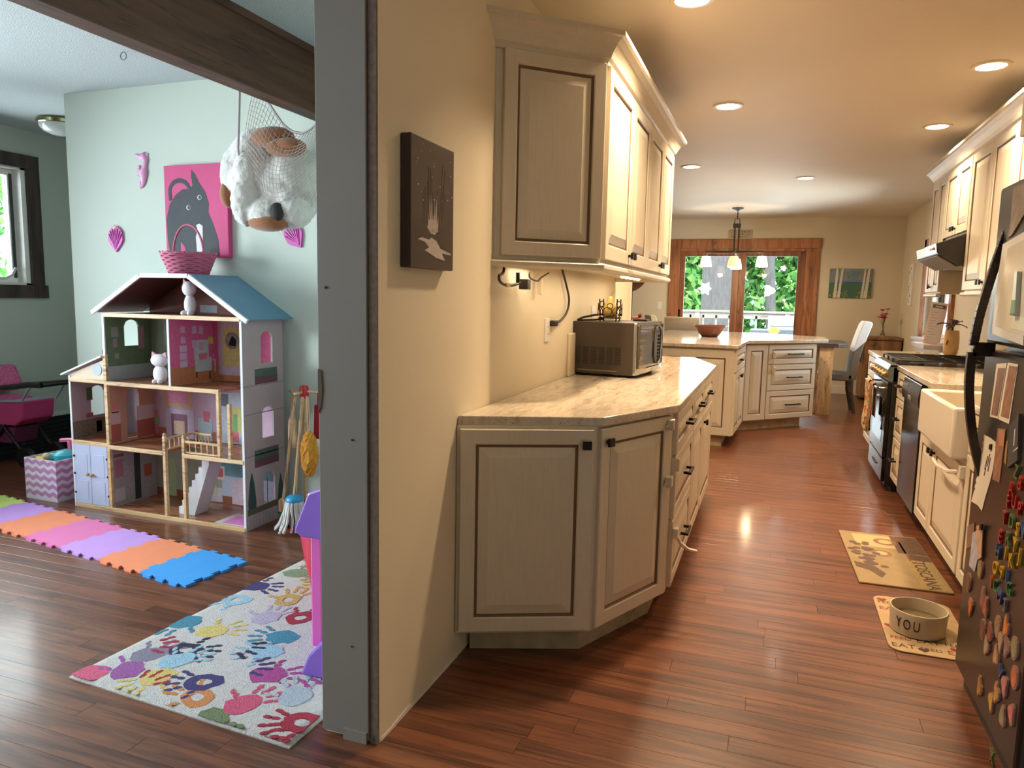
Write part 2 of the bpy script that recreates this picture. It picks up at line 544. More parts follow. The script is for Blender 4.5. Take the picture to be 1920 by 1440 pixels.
for (pz, pw) in ((1.365, 0.008), (0.93, 0.006), (0.30, 0.005)):
    MB().lathe([(pw * 0.5, 0), (pw * 0.5, 0.002)], 8).build('nail_hole', BLACKMETAL, wd, loc=(-1.16 + pw * 6 * (1 if pz < 1 else -1), 1.7755, pz), rot=(R(90), 0, 0))
MB().prism([(-1.237 , 1.13), (-1.226, 1.125), (-1.222, 1.07), (-1.228, 1.02), (-1.237, 1.0)], 1.7735, 1.7762, axis='y').build('paint_chip', mat('paint_chip', (96, 84, 74), rough=0.9), wd)
# ragged paint line along the foot of the divider on the kitchen side
rg = MB(); z = 0
pp = [(2.36, 0.0), (1.80, 0.0)]
for i in range(40): pp.append((1.80 + 0.56 * i / 39, 0.006 + rw.uniform(0, 0.012)))
rg.prism(pp, -1.048, -1.0455, axis='x'); rg.build('bare_edge', mat('bare_plaster', (226, 222, 212), rough=0.9), wd)
# stub wall beside the fridge
struct(MB().box(0.715, 1.70, 2.02, 2.165, 0, CEIL).build('wall_stub', mat('stub_paint', (196, 188, 178), rough=0.8)))
# beam
struct(MB().box(-2.415, -2.308, -4.0, 3.60, 2.276, CEIL).build('ceiling_beam', wood('beam_wood', (70, 44, 30), (98, 64, 44), rough=0.55, scale=(14, 1.2, 14)), bevel=0.004))
struct(MB().box(-2.308, -2.296, -4.0, 3.60, 2.565, 2.60).build('trim_beam', wood('beam_wood', (70, 44, 30), (98, 64, 44)), bevel=0.002))
# baseboards
struct(MB().box(0.60, 1.70, YF - 0.016, YF, 0, 0.13).build('baseboard_far', TRIMWHITE, bevel=0.004))
struct(MB().box(-3.8, -1.62, YF - 0.016, YF, 0, 0.13).build('baseboard_far', TRIMWHITE, bevel=0.004))
struct(MB().box(-4.43, -1.24, 3.585, 3.60, 0, 0.10).build('baseboard_living', TRIMWHITE, bevel=0.004))
struct(MB().box(-1.06, -1.043, 5.585, 5.63, 0.95, CEIL).box(-1.25, -1.235, 5.585, 5.63, 0, CEIL).box(-1.25, -1.043, 5.60, 5.63, 0, CEIL).build('trim_opening', TRIMWHITE, bevel=0.003))


def window_unit(name, frame_m, axis, pos, a0, a1, z0, z1, trim=0.0, inward=1, trim_m=None, sash=0.045, mull=0):
    """Window in an opening: sash frame, pane and optional casing. inward = +1/-1: room side along the axis."""
    w = bpy.data.objects.new(name, None); COL.objects.link(w); struct(w)

    def bx(mb, a, b, c, d, p0, p1):
        if axis == 'x': mb.box(p0, p1, a, b, c, d)
        else: mb.box(a, b, p0, p1, c, d)
    f = MB(); p0, p1 = pos - 0.03, pos + 0.03
    bx(f, a0, a1, z0, z0 + sash, p0, p1); bx(f, a0, a1, z1 - sash, z1, p0, p1)
    bx(f, a0, a0 + sash, z0 + sash, z1 - sash, p0, p1); bx(f, a1 - sash, a1, z0 + sash, z1 - sash, p0, p1)
    for k in range(mull):
        a = a0 + (a1 - a0) * (k + 1) / (mull + 1); bx(f, a - 0.025, a + 0.025, z0 + sash, z1 - sash, p0, p1)
    f.build('window_frame', frame_m, w, bevel=0.003)
    g = MB(); bx(g, a0 + sash, a1 - sash, z0 + sash, z1 - sash, pos - 0.004, pos + 0.004); g.build('pane', glass(), w)
    return w


W1 = window_unit('window_1', TRIMWHITE, 'x', -5.87, 3.0, 4.25, 1.38, 2.28, sash=0.045)
W2 = window_unit('window_2', TRIMWHITE, 'x', -5.88, -0.65, 2.45, 0.75, 2.15, mull=2)
W3 = window_unit('window_3', TRIMWHITE, 'y', -4.12, -5.3, -4.2, 0.7, 2.2)
W4 = window_unit('window_4', TRIMWHITE, 'x', 1.80, 8.5, 9.95, 0.98, 2.02, mull=1)
# play room window casing (dark stain), white reveal and crank
DARKTRIM = wood('dark_casing', (52, 40, 36), (74, 58, 50), rough=0.6, scale=(12, 12, 1))
for a in ((-5.75, -5.725, 4.287, 4.395, 1.365, 2.295), (-5.75, -5.725, 2.9, 4.395, 2.295, 2.40), (-5.75, -5.722, 2.9, 4.42, 1.262, 1.365)):
    MB().box(*a).build('casing_board', DARKTRIM, W1, bevel=0.003)
MB().box(-5.86, -5.75, 4.25, 4.287, 1.36, 2.30).box(-5.86, -5.75, 3.0, 4.287, 2.28, 2.30).box(-5.86, -5.75, 3.0, 4.287, 1.36, 1.38).build('reveal', TRIMWHITE, W1)
MB().box(-5.845, -5.835, 4.215, 4.24, 1.42, 2.25).build('sash_gasket', mat('gasket', (52, 58, 60), rough=0.5), W1)
MB().tube([(-5.82, 4.22, 1.50), (-5.80, 4.17, 1.44), (-5.79, 4.11, 1.415), (-5.79, 4.0, 1.41)], 0.011, 8).build('crank_handle', mat('crank', (186, 190, 192), rough=0.4), W1, smooth=40)
# dining window casing
for a in ((1.665, 1.70, 9.95, 10.06, 0.93, 2.13), (1.665, 1.70, 8.39, 8.50, 0.93, 2.13), (1.665, 1.70, 8.39, 10.06, 2.02, 2.13)):
    MB().box(*a).build('casing_board', BROWNWOOD, W4, bevel=0.003)
MB().box(1.60, 1.80, 8.36, 10.09, 0.93, 0.965).build('window_sill', mat('sill_paint', (196, 184, 180), rough=0.5), W4, bevel=0.004)

# --- patio door: casing, jamb, two sliding leaves
D1 = bpy.data.objects.new('door_1', None); COL.objects.link(D1); struct(D1)
tl, tr, tt = on_y(1256, 500, YF).x, on_y(1536, 500, YF).x, 2.29
for a in ((tl, dL + 0.02, YF - 0.03, YF, 0, 2.15), (dR - 0.02, tr, YF - 0.03, YF, 0, 2.15), (tl - 0.02, tr + 0.02, YF - 0.035, YF, 2.15, tt)):
    MB().box(*a).build('casing_board', BROWNWOOD, D1, bevel=0.004)
zt = 2.035
for a in ((dL, gl[0] - 0.11, 0, 2.16), (gl[3] + 0.11, dR, 0, 2.16), (gl[0] - 0.11, gl[3] + 0.11, 2.11, 2.16)):
    MB().box(a[0], a[1], YF + 0.0, YF + 0.12, a[2], a[3]).build('jamb', BROWNWOOD, D1, bevel=0.003)
mid = (gl[1] + gl[2]) / 2
DOORW = wood('door_leaf_wood', (116, 70, 46), (152, 98, 66), rough=0.45, scale=(14, 14, 1.2))
for k, (g0, g1, e0, e1, yy) in enumerate(((gl[0], gl[1], gl[0] - 0.11, mid, YF + 0.03), (gl[2], gl[3], mid, gl[3] + 0.11, YF + 0.055))):
    leaf = MB().box(e0, g0, yy, yy + 0.045, 0.02, 2.11).box(g1, e1, yy, yy + 0.045, 0.02, 2.11).box(g0, g1, yy, yy + 0.045, 0.02, 0.2).box(g0, g1, yy, yy + 0.045, zt, 2.11).build('door_leaf', DOORW, D1, bevel=0.003)
    MB().box(g0 - 0.005, g1 + 0.005, yy + 0.018, yy + 0.026, 0.19, zt + 0.005).build('pane', glass(), leaf)
hd = MB().box(gl[0] - 0.085, gl[0] - 0.045, YF + 0.012, YF + 0.03, 0.95, 1.2).tube([(gl[0] - 0.065, YF + 0.01, 0.99), (gl[0] - 0.065, YF - 0.02, 1.02), (gl[0] - 0.065, YF - 0.02, 1.13), (gl[0] - 0.065, YF + 0.01, 1.16)], 0.008, 8)
hd.build('door_handle', BLACKMETAL, D1)
# ================================================================ cabinetry helpers
def front_mesh(w, h, t=0.02, fw=0.058):
    """Raised-panel front: x 0..w, z 0..h, face towards -y. Glaze sits in the panel groove."""
    mb = MB()
    fw = min(fw, w * 0.28, h * 0.30)
    rise = min(0.034, (min(w, h) - 2 * fw) * 0.25)
    rings = [(0, 0), (0, t - 0.003), (0.003, t), (fw - 0.006, t), (fw - 0.002, t - 0.004), (fw + 0.003, t - 0.009), (fw + 0.009, t - 0.009), (fw + 0.009 + rise, t - 0.001), (fw + 0.012 + rise, t)]
    mi = [0, 0, 0, 0, 1, 1, 0, 0]
    vs = []
    for i, d in rings: vs += [(i, -d, i), (w - i, -d, i), (w - i, -d, h - i), (i, -d, h - i)]
    mb.v = vs
    for k in range(len(rings) - 1):
        for j in range(4):
            a = k * 4 + j; b = k * 4 + (j + 1) % 4
            mb.f.append((a, b, b + 4, a + 4)); mb.mi.append(mi[k])
    q = (len(rings) - 1) * 4
    mb.f.append((q, q + 1, q + 2, q + 3)); mb.mi.append(0)
    mb.f.append((3, 2, 1, 0)); mb.mi.append(0)
    return mb


def knob(parent, x, z, t=0.02):
    MB().box(-0.007, 0.007, -t - 0.016, -t, -0.007, 0.007).prism([(-0.016, -0.016), (0.016, -0.016), (0.016, 0.016), (-0.016, 0.016)], -t - 0.026, -t - 0.014, axis='y').build('knob', BLACKMETAL, parent, bevel=0.002, loc=(x, 0, z))


def pull(parent, x, z, L=0.11, t=0.02):
    MB().box(-L / 2, -L / 2 + 0.012, -t - 0.03, -t, -0.006, 0.006).box(L / 2 - 0.012, L / 2, -t - 0.03, -t, -0.006, 0.006).box(-L / 2 - 0.004, L / 2 + 0.004, -t - 0.036, -t - 0.026, -0.006, 0.006).build('pull', BLACKMETAL, parent, bevel=0.0015, loc=(x, 0, z))


def front(cab, o, ang, kind, x0, x1, z0, z1, hw=None, fw=0.058, m=None):
    """A door or drawer front on cabinet `cab`: o = world point of the face line's start, ang = direction of the face."""
    T = cab.location
    c, s = math.cos(ang), math.sin(ang)
    p = front_mesh(x1 - x0, z1 - z0, fw=fw).build(kind, [m or CAB, GLAZE], cab, loc=(o[0] + c * x0 - T.x, o[1] + s * x0 - T.y, z0 - T.z), rot=(0, 0, ang))
    if hw:
        if hw[0] == 'knob': knob(p, hw[1] - x0, hw[2] - z0)
        else: pull(p, hw[1] - x0, hw[2] - z0, hw[3] if len(hw) > 3 else 0.11)
    return p


def carcass(cab, pts, z0, z1, name='carcass', m=None, bevel=0.0015):
    T = cab.location
    return MB().prism([(p[0] - T.x, p[1] - T.y) for p in pts], z0 - T.z, z1 - T.z).build(name, m or CAB, cab, bevel=bevel)


def sweep(path, prof, wall0=None, wall1=None):
    """Mitred moulding: prof = (out, z) closed; path points counter to the outward normal on its right-hand side."""
    n = len(path); dirs = []
    segs = [(Vector(path[i + 1]) - Vector(path[i])).normalized() for i in range(n - 1)]
    nor = [Vector((s.y, -s.x)) for s in segs]
    for i in range(n):
        if i == 0: d = (Vector(wall0) / Vector(wall0).dot(nor[0])) if wall0 else nor[0]
        elif i == n - 1: d = (Vector(wall1) / Vector(wall1).dot(nor[-1])) if wall1 else nor[-1]
        else:
            b = (nor[i - 1] + nor[i]).normalized(); d = b / b.dot(nor[i])
        dirs.append(d)
    mb = MB(); k = len(prof); vs = []; fs = []
    for p, d in zip(path, dirs):
        for o, z in prof: vs.append((p[0] + d.x * o, p[1] + d.y * o, z))
    for i in range(n - 1):
        for j in range(k):
            l = (j + 1) % k
            fs.append((i * k + j, i * k + l, (i + 1) * k + l, (i + 1) * k + j))
    fs.append(tuple(range(k))); fs.append(tuple((n - 1) * k + j for j in range(k)))
    return mb.add(vs, fs)


# ================================================================ kitchen, long counter along the divider wall
XF = -0.372
A, B, C = (-1.044, 2.335), (-0.585, 2.54), (XF, 3.02)
angAB, angBC = math.atan2(B[1] - A[1], B[0] - A[0]), math.atan2(C[1] - B[1], C[0] - B[0])
lAB, lBC = math.hypot(B[0] - A[0], B[1] - A[1]), math.hypot(C[0] - B[0], C[1] - B[1])
WB = -1.044
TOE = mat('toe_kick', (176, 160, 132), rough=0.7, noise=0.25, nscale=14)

cab = thing('base_cabinet', 'faceted end base cabinet with two tall doors standing beside the boarded wall end', 'cabinet', (-0.8, 2.8, 0))
carcass(cab, [A, B, C, (WB, 3.02), (WB, 2.66)], 0.105, 0.89)
carcass(cab, [(-1.03, 2.44), (-0.635, 2.594), (-0.44, 3.02), (-1.0, 3.02)], 0.0, 0.105, 'toe_kick', TOE)
front(cab, A, angAB, 'door', 0.012, lAB - 0.008, 0.118, 0.878, ('knob', lAB - 0.036, 0.825))
front(cab, B, angBC, 'door', 0.014, lBC - 0.035, 0.118, 0.878, ('knob', 0.045, 0.828))

rows = [(0.70, 0.878), (0.42, 0.69), (0.118, 0.41)]
cab = thing('base_cabinet', 'three-drawer base cabinet with black bar pulls next to the faceted end cabinet', 'cabinet', (-0.7, 3.37, 0))
carcass(cab, [(XF, 3.02), (XF, 3.735), (WB, 3.735), (WB, 3.02)], 0.105, 0.89)
carcass(cab, [(-0.44, 3.02), (-0.44, 3.735), (-1.0, 3.735), (-1.0, 3.02)], 0.0, 0.105, 'toe_kick', TOE)
for z0, z1 in rows:
    front(cab, (XF, 3.02), PI / 2, 'drawer', 0.03, 0.705, z0, z1, ('pull', 0.40, (z0 + z1) / 2, 0.13), fw=0.05)
cab = thing('base_cabinet', 'narrow base cabinet with one drawer over a door, between drawers and knobbed cabinet', 'cabinet', (-0.7, 4.0, 0))
carcass(cab, [(XF, 3.735), (XF, 4.27), (WB, 4.27), (WB, 3.735)], 0.105, 0.89)
carcass(cab, [(-0.44, 3.735), (-0.44, 4.27), (-1.0, 4.27), (-1.0, 3.735)], 0.0, 0.105, 'toe_kick', TOE)
front(cab, (XF, 3.735), PI / 2, 'drawer', 0.01, 0.525, 0.70, 0.878, ('pull', 0.27, 0.79, 0.13), fw=0.05)
front(cab, (XF, 3.735), PI / 2, 'door', 0.01, 0.525, 0.118, 0.69)
cab = thing('base_cabinet', 'last base cabinet of the run, drawer over knobbed door, towards the island', 'cabinet', (-0.7, 4.6, 0))
carcass(cab, [(XF, 4.27), (XF, 4.94), (-0.56, 5.54), (WB, 5.58), (WB, 4.27)], 0.105, 0.89)
carcass(cab, [(-0.44, 4.27), (-0.44, 4.92), (-0.62, 5.48), (-1.0, 5.5), (-1.0, 4.27)], 0.0, 0.105, 'toe_kick', TOE)
front(cab, (XF, 4.27), PI / 2, 'drawer', 0.01, 0.655, 0.70, 0.878, ('pull', 0.29, 0.79, 0.13), fw=0.05)
front(cab, (XF, 4.27), PI / 2, 'door', 0.01, 0.655, 0.118, 0.69, ('knob', 0.06, 0.64))

ct = MB().prism([(-1.0455, 2.343), (-0.556, 2.548), (-0.342, 3.015), (-0.342, 4.965), (-0.54, 5.58), (-1.0455, 5.60)], 0.888, 0.922).build('countertop', GRAN, bevel=0.004)
tag(ct, 'long pale granite countertop with clipped corners carrying the microwave', 'countertop')

# ---- wall cabinets over the counter
XU = -0.70
UZ0, UZ1 = 1.495, 2.30
uc = thing('wall_cabinet', 'angled end wall cabinet with one tall raised-panel door, above the counter', 'cabinet', (-0.9, 2.9, 1.5))
U0 = (-1.0495, 2.672); U1 = (XU, 2.995)
carcass(uc, [U0, U1, (-1.0495, 2.995)], UZ0, UZ1)
angU = math.atan2(U1[1] - U0[1], U1[0] - U0[0]); lU = math.hypot(U1[0] - U0[0], U1[1] - U0[1])
front(uc, U0, angU, 'door', 0.03, lU - 0.003, UZ0 + 0.018, UZ1 - 0.012)
ys = [2.995, 3.56, 4.05, 4.53, 4.99]
for i, lab in ((0, 'double-door wall cabinet adjoining the angled end cabinet'), (2, 'double-door wall cabinet at the far end of the crowned row')):
    uc = thing('wall_cabinet', lab, 'cabinet', (-0.88, (ys[i] + ys[i + 2]) / 2, 1.5))
    carcass(uc, [(XU, ys[i]), (XU, ys[i + 2]), (-1.0495, ys[i + 2]), (-1.0495, ys[i])], UZ0, UZ1)
    w1, w2 = ys[i + 1] - ys[i], ys[i + 2] - ys[i]
    front(uc, (XU, ys[i]), PI / 2, 'door', 0.018 if i == 0 else 0.004, w1 - 0.002, UZ0 + 0.018, UZ1 - 0.012, ('knob', w1 - 0.035, UZ0 + 0.06), fw=0.065)
    front(uc, (XU, ys[i]), PI / 2, 'door', w1 + 0.002, w2 - 0.004, UZ0 + 0.018, UZ1 - 0.012, ('knob', w1 + 0.035, UZ0 + 0.06), fw=0.065)
path = [U0, U1, (XU, 4.99), (-1.0495, 4.99)]
crown = sweep(path, [(0, 2.285), (0.010, 2.285), (0.014, 2.302), (0.024, 2.309), (0.034, 2.330), (0.052, 2.358), (0.072, 2.376), (0.084, 2.380), (0.084, 2.398), (0, 2.398)], wall0=(0, -1)).build('crown_moulding', CAB)
tag(crown, 'stepped cream crown moulding capping the wall cabinets over the microwave', 'moulding')
rail = sweep(path, [(-0.004, 1.494), (0.016, 1.494), (0.024, 1.487), (0.024, 1.474), (0.014, 1.464), (-0.004, 1.464)], wall0=(0, -1)).build('light_rail', CAB)
tag(rail, 'rounded cream light rail along the underside of the wall cabinets', 'moulding')
# LED strip under the far end of the row
led = thing('led_strip', 'glowing warm LED strip fixed below the wall cabinets', 'light', (-0.86, 4.4, 1.494))
MB().box(-0.02, 0.02, -1.2, 0.52, -0.012, 0.0).build('channel', WHITE, led)
LEDM = emis('led_glow', (255, 226, 170), 8)
for k in range(5): MB().ell((0, -0.10 + k * 0.13, -0.016), (0.014, 0.03, 0.008), 8, 6).build('lens', LEDM, led, smooth=60)
area_light('led_strip_light', (-0.86, 3.95, 1.472), (0, 0, 0), 0.06, 1.7, 4.5, (1.0, 0.78, 0.52))
area_light('led_end_light', (-0.98, 2.98, 1.472), (0, 0, 0), 0.1, 0.25, 0.7, (1.0, 0.78, 0.52))

# ---- cable and driver below the wall cabinet
CABLE = mat('black_cable', (34, 26, 22), rough=0.5)
c = [on_x(x, y, -1.03) for x, y in ((1056, 512), (1062, 535), (1067, 562), (1063, 585), (1052, 600), (1041, 606))]
cd = thing('power_cord', 'black power cord looping from under the wall cabinet to the outlet', 'cord', (c[-1].x, c[-1].y, 1.13))
T = cd.location
MB().tube(smooth_pts([p - T for p in [Vector((-1.03, c[0].y - 0.02, 1.50))] + c]), 0.006, 8).build('cable', CABLE, cd, smooth=50)
MB().box(-1.052 - T.x, -1.018 - T.x, c[-1].y - 0.05 - T.y, c[-1].y + 0.012 - T.y, c[-1].z - 0.014 - T.z, c[-1].z + 0.014 - T.z).build('plug', CABLE, cd, bevel=0.004)
dr = thing('led_driver', 'small black driver box with looped wires hanging under the wall cabinet', 'power adapter', (-1.03, 2.85, 1.40))
T = dr.location
q = [on_x(x, y, -1.02) for x, y in ((944, 510), (936, 517), (938, 528), (950, 535), (966, 534), (974, 530))]
MB().tube(smooth_pts([Vector((-1.02, q[0].y + .01, 1.497)) - T] + [p - T for p in q]), 0.006, 8).build('cable', CABLE, dr, smooth=50)
q = [on_x(x, y, -1.01) for x, y in ((993, 511), (994, 521), (1008, 527), (1014, 521), (1029, 512))]
MB().tube(smooth_pts([p - T for p in q]), 0.004, 8).build('cable', CABLE, dr, smooth=50)
q = [on_x(x, y, -1.01) for x, y in ((971, 511), (971, 530))]
MB().tube([p - T for p in q], 0.009, 8).build('barrel_plug', CABLE, dr, smooth=50)
p = on_x(984, 533, -1.01)
MB().box(-0.02, 0.02, -0.022, 0.022, -0.022, 0.022).build('driver_box', CABLE, dr, bevel=0.003, loc=p - T)
p = on_x(1013, 538, -1.02)
MB().box(-0.01, 0.01, -0.012, 0.012, -0.035, 0.035).build('connector', mat('frosted_plug', (214, 200, 172), rough=0.5), dr, bevel=0.003, loc=p - T)
p = on_x(953, 535, -1.01)
MB().box(-0.003, 0.003, -0.02, 0.02, -0.008, 0.008).build('wire_label', mat('paper_label', (214, 190, 150), rough=0.8), dr, loc=p - T)


def outlet(loc, n, label, cat='outlet', toggle=False, w=0.072):
    t = thing('outlet' if not toggle else 'light_switch', label, cat, loc, math.atan2(n[1], n[0]) + PI / 2)
    MB().box(-w / 2, w / 2, -0.007, 0.001, -0.058, 0.058).build('cover_plate', WHITE, t, bevel=0.003)
    if toggle:
        MB().box(-0.006, 0.006, -0.018, -0.006, -0.012, 0.012).build('toggle', WHITE, t, bevel=0.002)
    else:
        r = MB().box(-0.018, 0.018, -0.009, -0.006, -0.034, 0.034).build('receptacle', WHITE, t, bevel=0.002)
        for z in (-0.018, 0.016):
            for x in (-0.006, 0.006): MB().box(x - 0.0012, x + 0.0012, -0.0095, -0.0088, z - 0.004, z + 0.004).build('slot', BLACKMETAL, r)
    return t


outlet((-1.050, 3.41, 1.19), (1, 0), 'white duplex outlet above the counter with a black plug in it')
outlet((-1.050, 4.36, 1.245), (1, 0), 'white outlet on the wall behind the microwave top')

# ---- microwave
mw = thing('microwave', 'dark brown microwave with mirrored front and vented flank on the granite counter', 'microwave', (-0.69, 3.87, 0.922), R(90 - 7))
# local frame: x along the front (to the far end), -y out of the front
MWB = mat('microwave_body', (56, 46, 38), rough=0.45)
MIRR = mat('mirror_front', (150, 142, 132), rough=0.04, metal=1.0)
W, Dp, Hm = 0.50, 0.385, 0.30
MB().box(0, W, 0.012, Dp, 0.014, Hm).build('body', MWB, mw, bevel=0.005)
MB().box(0.0, W, -0.006, 0.014, 0.014, Hm).build('front_frame', CHROME, mw, bevel=0.006)
dd = MB().box(0.012, 0.355, -0.022, -0.004, 0.05, Hm - 0.012).build('door', MIRR, mw, bevel=0.004)
MB().tube([(0.335, -0.03, 0.06), (0.345, -0.045, 0.1), (0.345, -0.045, 0.25), (0.335, -0.03, 0.285)], 0.008, 8).build('handle', CHROME, dd, smooth=40)
MB().prism([(0.0 + W * i / 10, -0.006 - 0.022 * math.sin(PI * i / 10)) for i in range(11)] + [(W, 0.006), (0, 0.006)], 0.03, 0.05).build('lower_rail', CHROME, mw, smooth=30)
cp = MB().box(0.36, W - 0.008, -0.016, -0.004, 0.05, Hm - 0.012).build('control_panel', MIRR, mw, bevel=0.003)
for k in range(8): MB().box(0.385, 0.475, -0.020, -0.015, 0.07 + k * 0.02, 0.084 + k * 0.02).build('button', BLACKMETAL, cp)
for k in range(6):
    g = MB()
    for j in range(9): g.box(-0.0022, 0.0005, 0.08 + k * 0.047, 0.112 + k * 0.047, 0.07 + j * 0.011, 0.074 + j * 0.011)
    g.build('vent_grille', mat('vent_dark', (14, 10, 8), rough=0.6), mw)['kind'] = 'stuff'
MB().box(-0.002, 0.002, 0.10, 0.33, 0.03, 0.036).build('seam', mat('seam_light', (120, 104, 90), rough=0.5), mw)
for x in (0.04, W - 0.04):
    for yy in (0.05, Dp - 0.05): MB().lathe([(0.014, 0), (0.014, 0.016)], 10).build('foot', BLACKMETAL, mw, loc=(x, yy, -0.001))
cbd = MB().box(-0.008, 0.008, -0.13, 0.13, 0, 0.235).build('cutting_board', mat('cream_board', (222, 208, 180), rough=0.5), bevel=0.006, loc=(-1.042, 3.93, 0.922))
tag(cbd, 'cream cutting board slipped between microwave and wall', 'cutting board')

# ---- wire stand with pear ornament, spatula and clip on top of the microwave
ZT = 0.922 + Hm
IRON = mat('dark_iron', (58, 34, 24), rough=0.5, metal=0.4)
wsx, wsy = -0.87, 4.03
ws = thing('wire_stand', 'dark scrolled wire stand with little feet on the microwave', 'stand', (wsx, wsy, ZT))
ring = [(0.062 * math.cos(a), 0.062 * math.sin(a)) for a in [2 * PI * k / 24 for k in range(24)]]
MB().tube([(x, y, 0.02) for x, y in ring], 0.004, 6, closed=True).build('base_ring', IRON, ws, smooth=60)
for k in range(4):
    a = PI / 4 + k * PI / 2; ca, sa = math.cos(a), math.sin(a)
    MB().tube([(0.06 * ca, 0.06 * sa, 0.022), (0.066 * ca, 0.066 * sa, 0.012), (0.062 * ca, 0.062 * sa, 0.0)], 0.004, 6).build('foot', IRON, ws, smooth=60)
    MB().tube([(0.062 * ca, 0.062 * sa, 0.02), (0.07 * ca, 0.07 * sa, 0.07), (0.07 * ca, 0.07 * sa, 0.125)], 0.0035, 6).build('upright', IRON, ws, smooth=60)
for k in range(8):
    a = k * PI / 4; R0 = 0.067
    for (da, zc, rr) in ((0, 0.055, 0.024), (0.2, 0.085 + 0.012 * (k % 2), 0.016)):
        loop = []
        for j in range(14):
            b = 2 * PI * j / 14
            aa = a + da + rr * math.cos(b) / R0
            loop.append((R0 * math.cos(aa), R0 * math.sin(aa), zc + rr * math.sin(b)))
        MB().tube(loop, 0.0025, 5, closed=True).build('scroll', IRON, ws, smooth=60)
MB().lathe([(0.0, 0.018), (0.064, 0.018), (0.064, 0.022), (0.0, 0.022)], 20, cap=False).build('tray', IRON, ws)
pear = thing('pear_ornament', 'yellow pear-shaped ornament sitting in the wire stand', 'ornament', (wsx, wsy, ZT + 0.022))
MB().lathe([(0.012, 0), (0.036, 0.008), (0.043, 0.03), (0.038, 0.055), (0.024, 0.078), (0.018, 0.098), (0.012, 0.112), (0.003, 0.118)], 20).build('fruit', mat('pear_gold', (206, 174, 92), rough=0.4, noise=0.15, nscale=30), pear, smooth=60)
MB().tube([(0, 0, 0.114), (0.003, 0, 0.13), (0.010, 0.0, 0.14), (0.004, 0, 0.15)], 0.003, 6).build('stem', mat('gold_stem', (180, 150, 80), rough=0.4), pear, smooth=60)
sp = thing('serving_tongs', 'dark curved tongs lying on the microwave by the wire stand', 'tongs', (-0.95, 3.99, ZT))
MB().tube([(-0.09, -0.03, 0.004), (-0.06, -0.02, 0.02), (0.0, 0.0, 0.034), (0.05, 0.03, 0.04)], 0.006, 8).build('upper_arm', BLACKMETAL, sp, smooth=50)
MB().tube([(-0.09, -0.03, 0.004), (-0.05, -0.015, 0.006), (0.0, 0.01, 0.008), (0.05, 0.03, 0.014)], 0.005, 8).build('lower_arm', BLACKMETAL, sp, smooth=50)
cl = thing('kitchen_timer', 'little red and grey gadget on the far corner of the microwave', 'gadget', (-0.74, 4.25, ZT))
MB().prism([(-0.03, -0.05), (0.05, -0.05), (0.05, 0.06), (-0.03, 0.06)], 0, 0.012).build('tray', BLACKMETAL, cl, bevel=0.003)
MB().box(-0.045, -0.005, -0.02, 0.0, 0.012, 0.026).build('clip', mat('bread_clip', (206, 140, 110), rough=0.5), cl, bevel=0.003)
MB().ell((0.0, 0.0, 0.032), (0.012, 0.012, 0.014)).build('red_bead', mat('red_bead', (160, 24, 28), rough=0.4), cl, smooth=60)

# ---- dark canvas on the divider wall
pc = thing('canvas_painting', 'dark brown canvas of white light streaks and stars on the divider wall', 'painting', (-1.0455, 2.066, 1.43), R(90))
MB().box(-0.15, 0.15, -0.034, 0.0, 0, 0.384).build('canvas', mat('dark_canvas', (62, 48, 40), rough=0.55, noise=0.1, nscale=8, bump=0.05), pc, bevel=0.003)
PAINTW = mat('streak_paint', (190, 180, 172), rough=0.7, noise=0.2, nscale=60)
PAINTG = mat('streak_paint_faint', (112, 98, 90), rough=0.7, noise=0.3, nscale=60)
rp = random.Random(8)
st = MB()
for k in range(22):
    x, z = rp.uniform(-0.135, 0.135), rp.uniform(0.2, 0.372); r = rp.uniform(0.0012, 0.0028)
    st.prism([(x + r * math.cos(a * PI / 3), z + r * math.sin(a * PI / 3)) for a in range(6)], -0.0350, -0.0340, axis='y')
st.build('star_dots', mat('star_paint', (236, 230, 220), rough=0.6), pc)['kind'] = 'stuff'
sk = MB()
for k in range(16):
    x = rp.uniform(-0.09, 0.085); z0 = rp.uniform(0.13, 0.2); z1 = rp.uniform(0.22, 0.33); w = rp.uniform(0.001, 0.0022)
    sk.prism([(x * 0.75 - w, z0), (x * 0.75 + w, z0), (x + 0.0005, z1)], -0.0348, -0.0340, axis='y')
sk.build('light_streaks', PAINTG, pc)['kind'] = 'stuff'
sk = MB()
for k in range(7):
    x = -0.03 + k * 0.009; z1 = 0.17 + 0.07 * math.sin(k * 2.1) ** 2
    sk.prism([(x - 0.006, 0.115), (x + 0.006, 0.115), (x + (x - 0.0) * 0.4, z1)], -0.0352, -0.0340, axis='y')
sk.prism([(-0.045, 0.125), (-0.02, 0.108), (0.01, 0.106), (0.03, 0.125), (0.02, 0.15), (-0.03, 0.15)], -0.0350, -0.0340, axis='y')
sk.build('bright_burst', PAINTW, pc)['kind'] = 'stuff'
MB().prism([(-0.105, 0.085), (-0.08, 0.092), (-0.03, 0.088), (-0.015, 0.096), (0.02, 0.088), (0.05, 0.066), (0.125, 0.055), (0.13, 0.05), (0.06, 0.052), (0.085, 0.03), (0.02, 0.036), (-0.06, 0.055), (-0.03, 0.065), (-0.06, 0.08)], -0.0350, -0.0340, axis='y').build('pale_reflection', PAINTW, pc)

# ---- child locks on the long counter's fronts
LOCK = mat('lock_plastic', (222, 212, 194), rough=0.4)


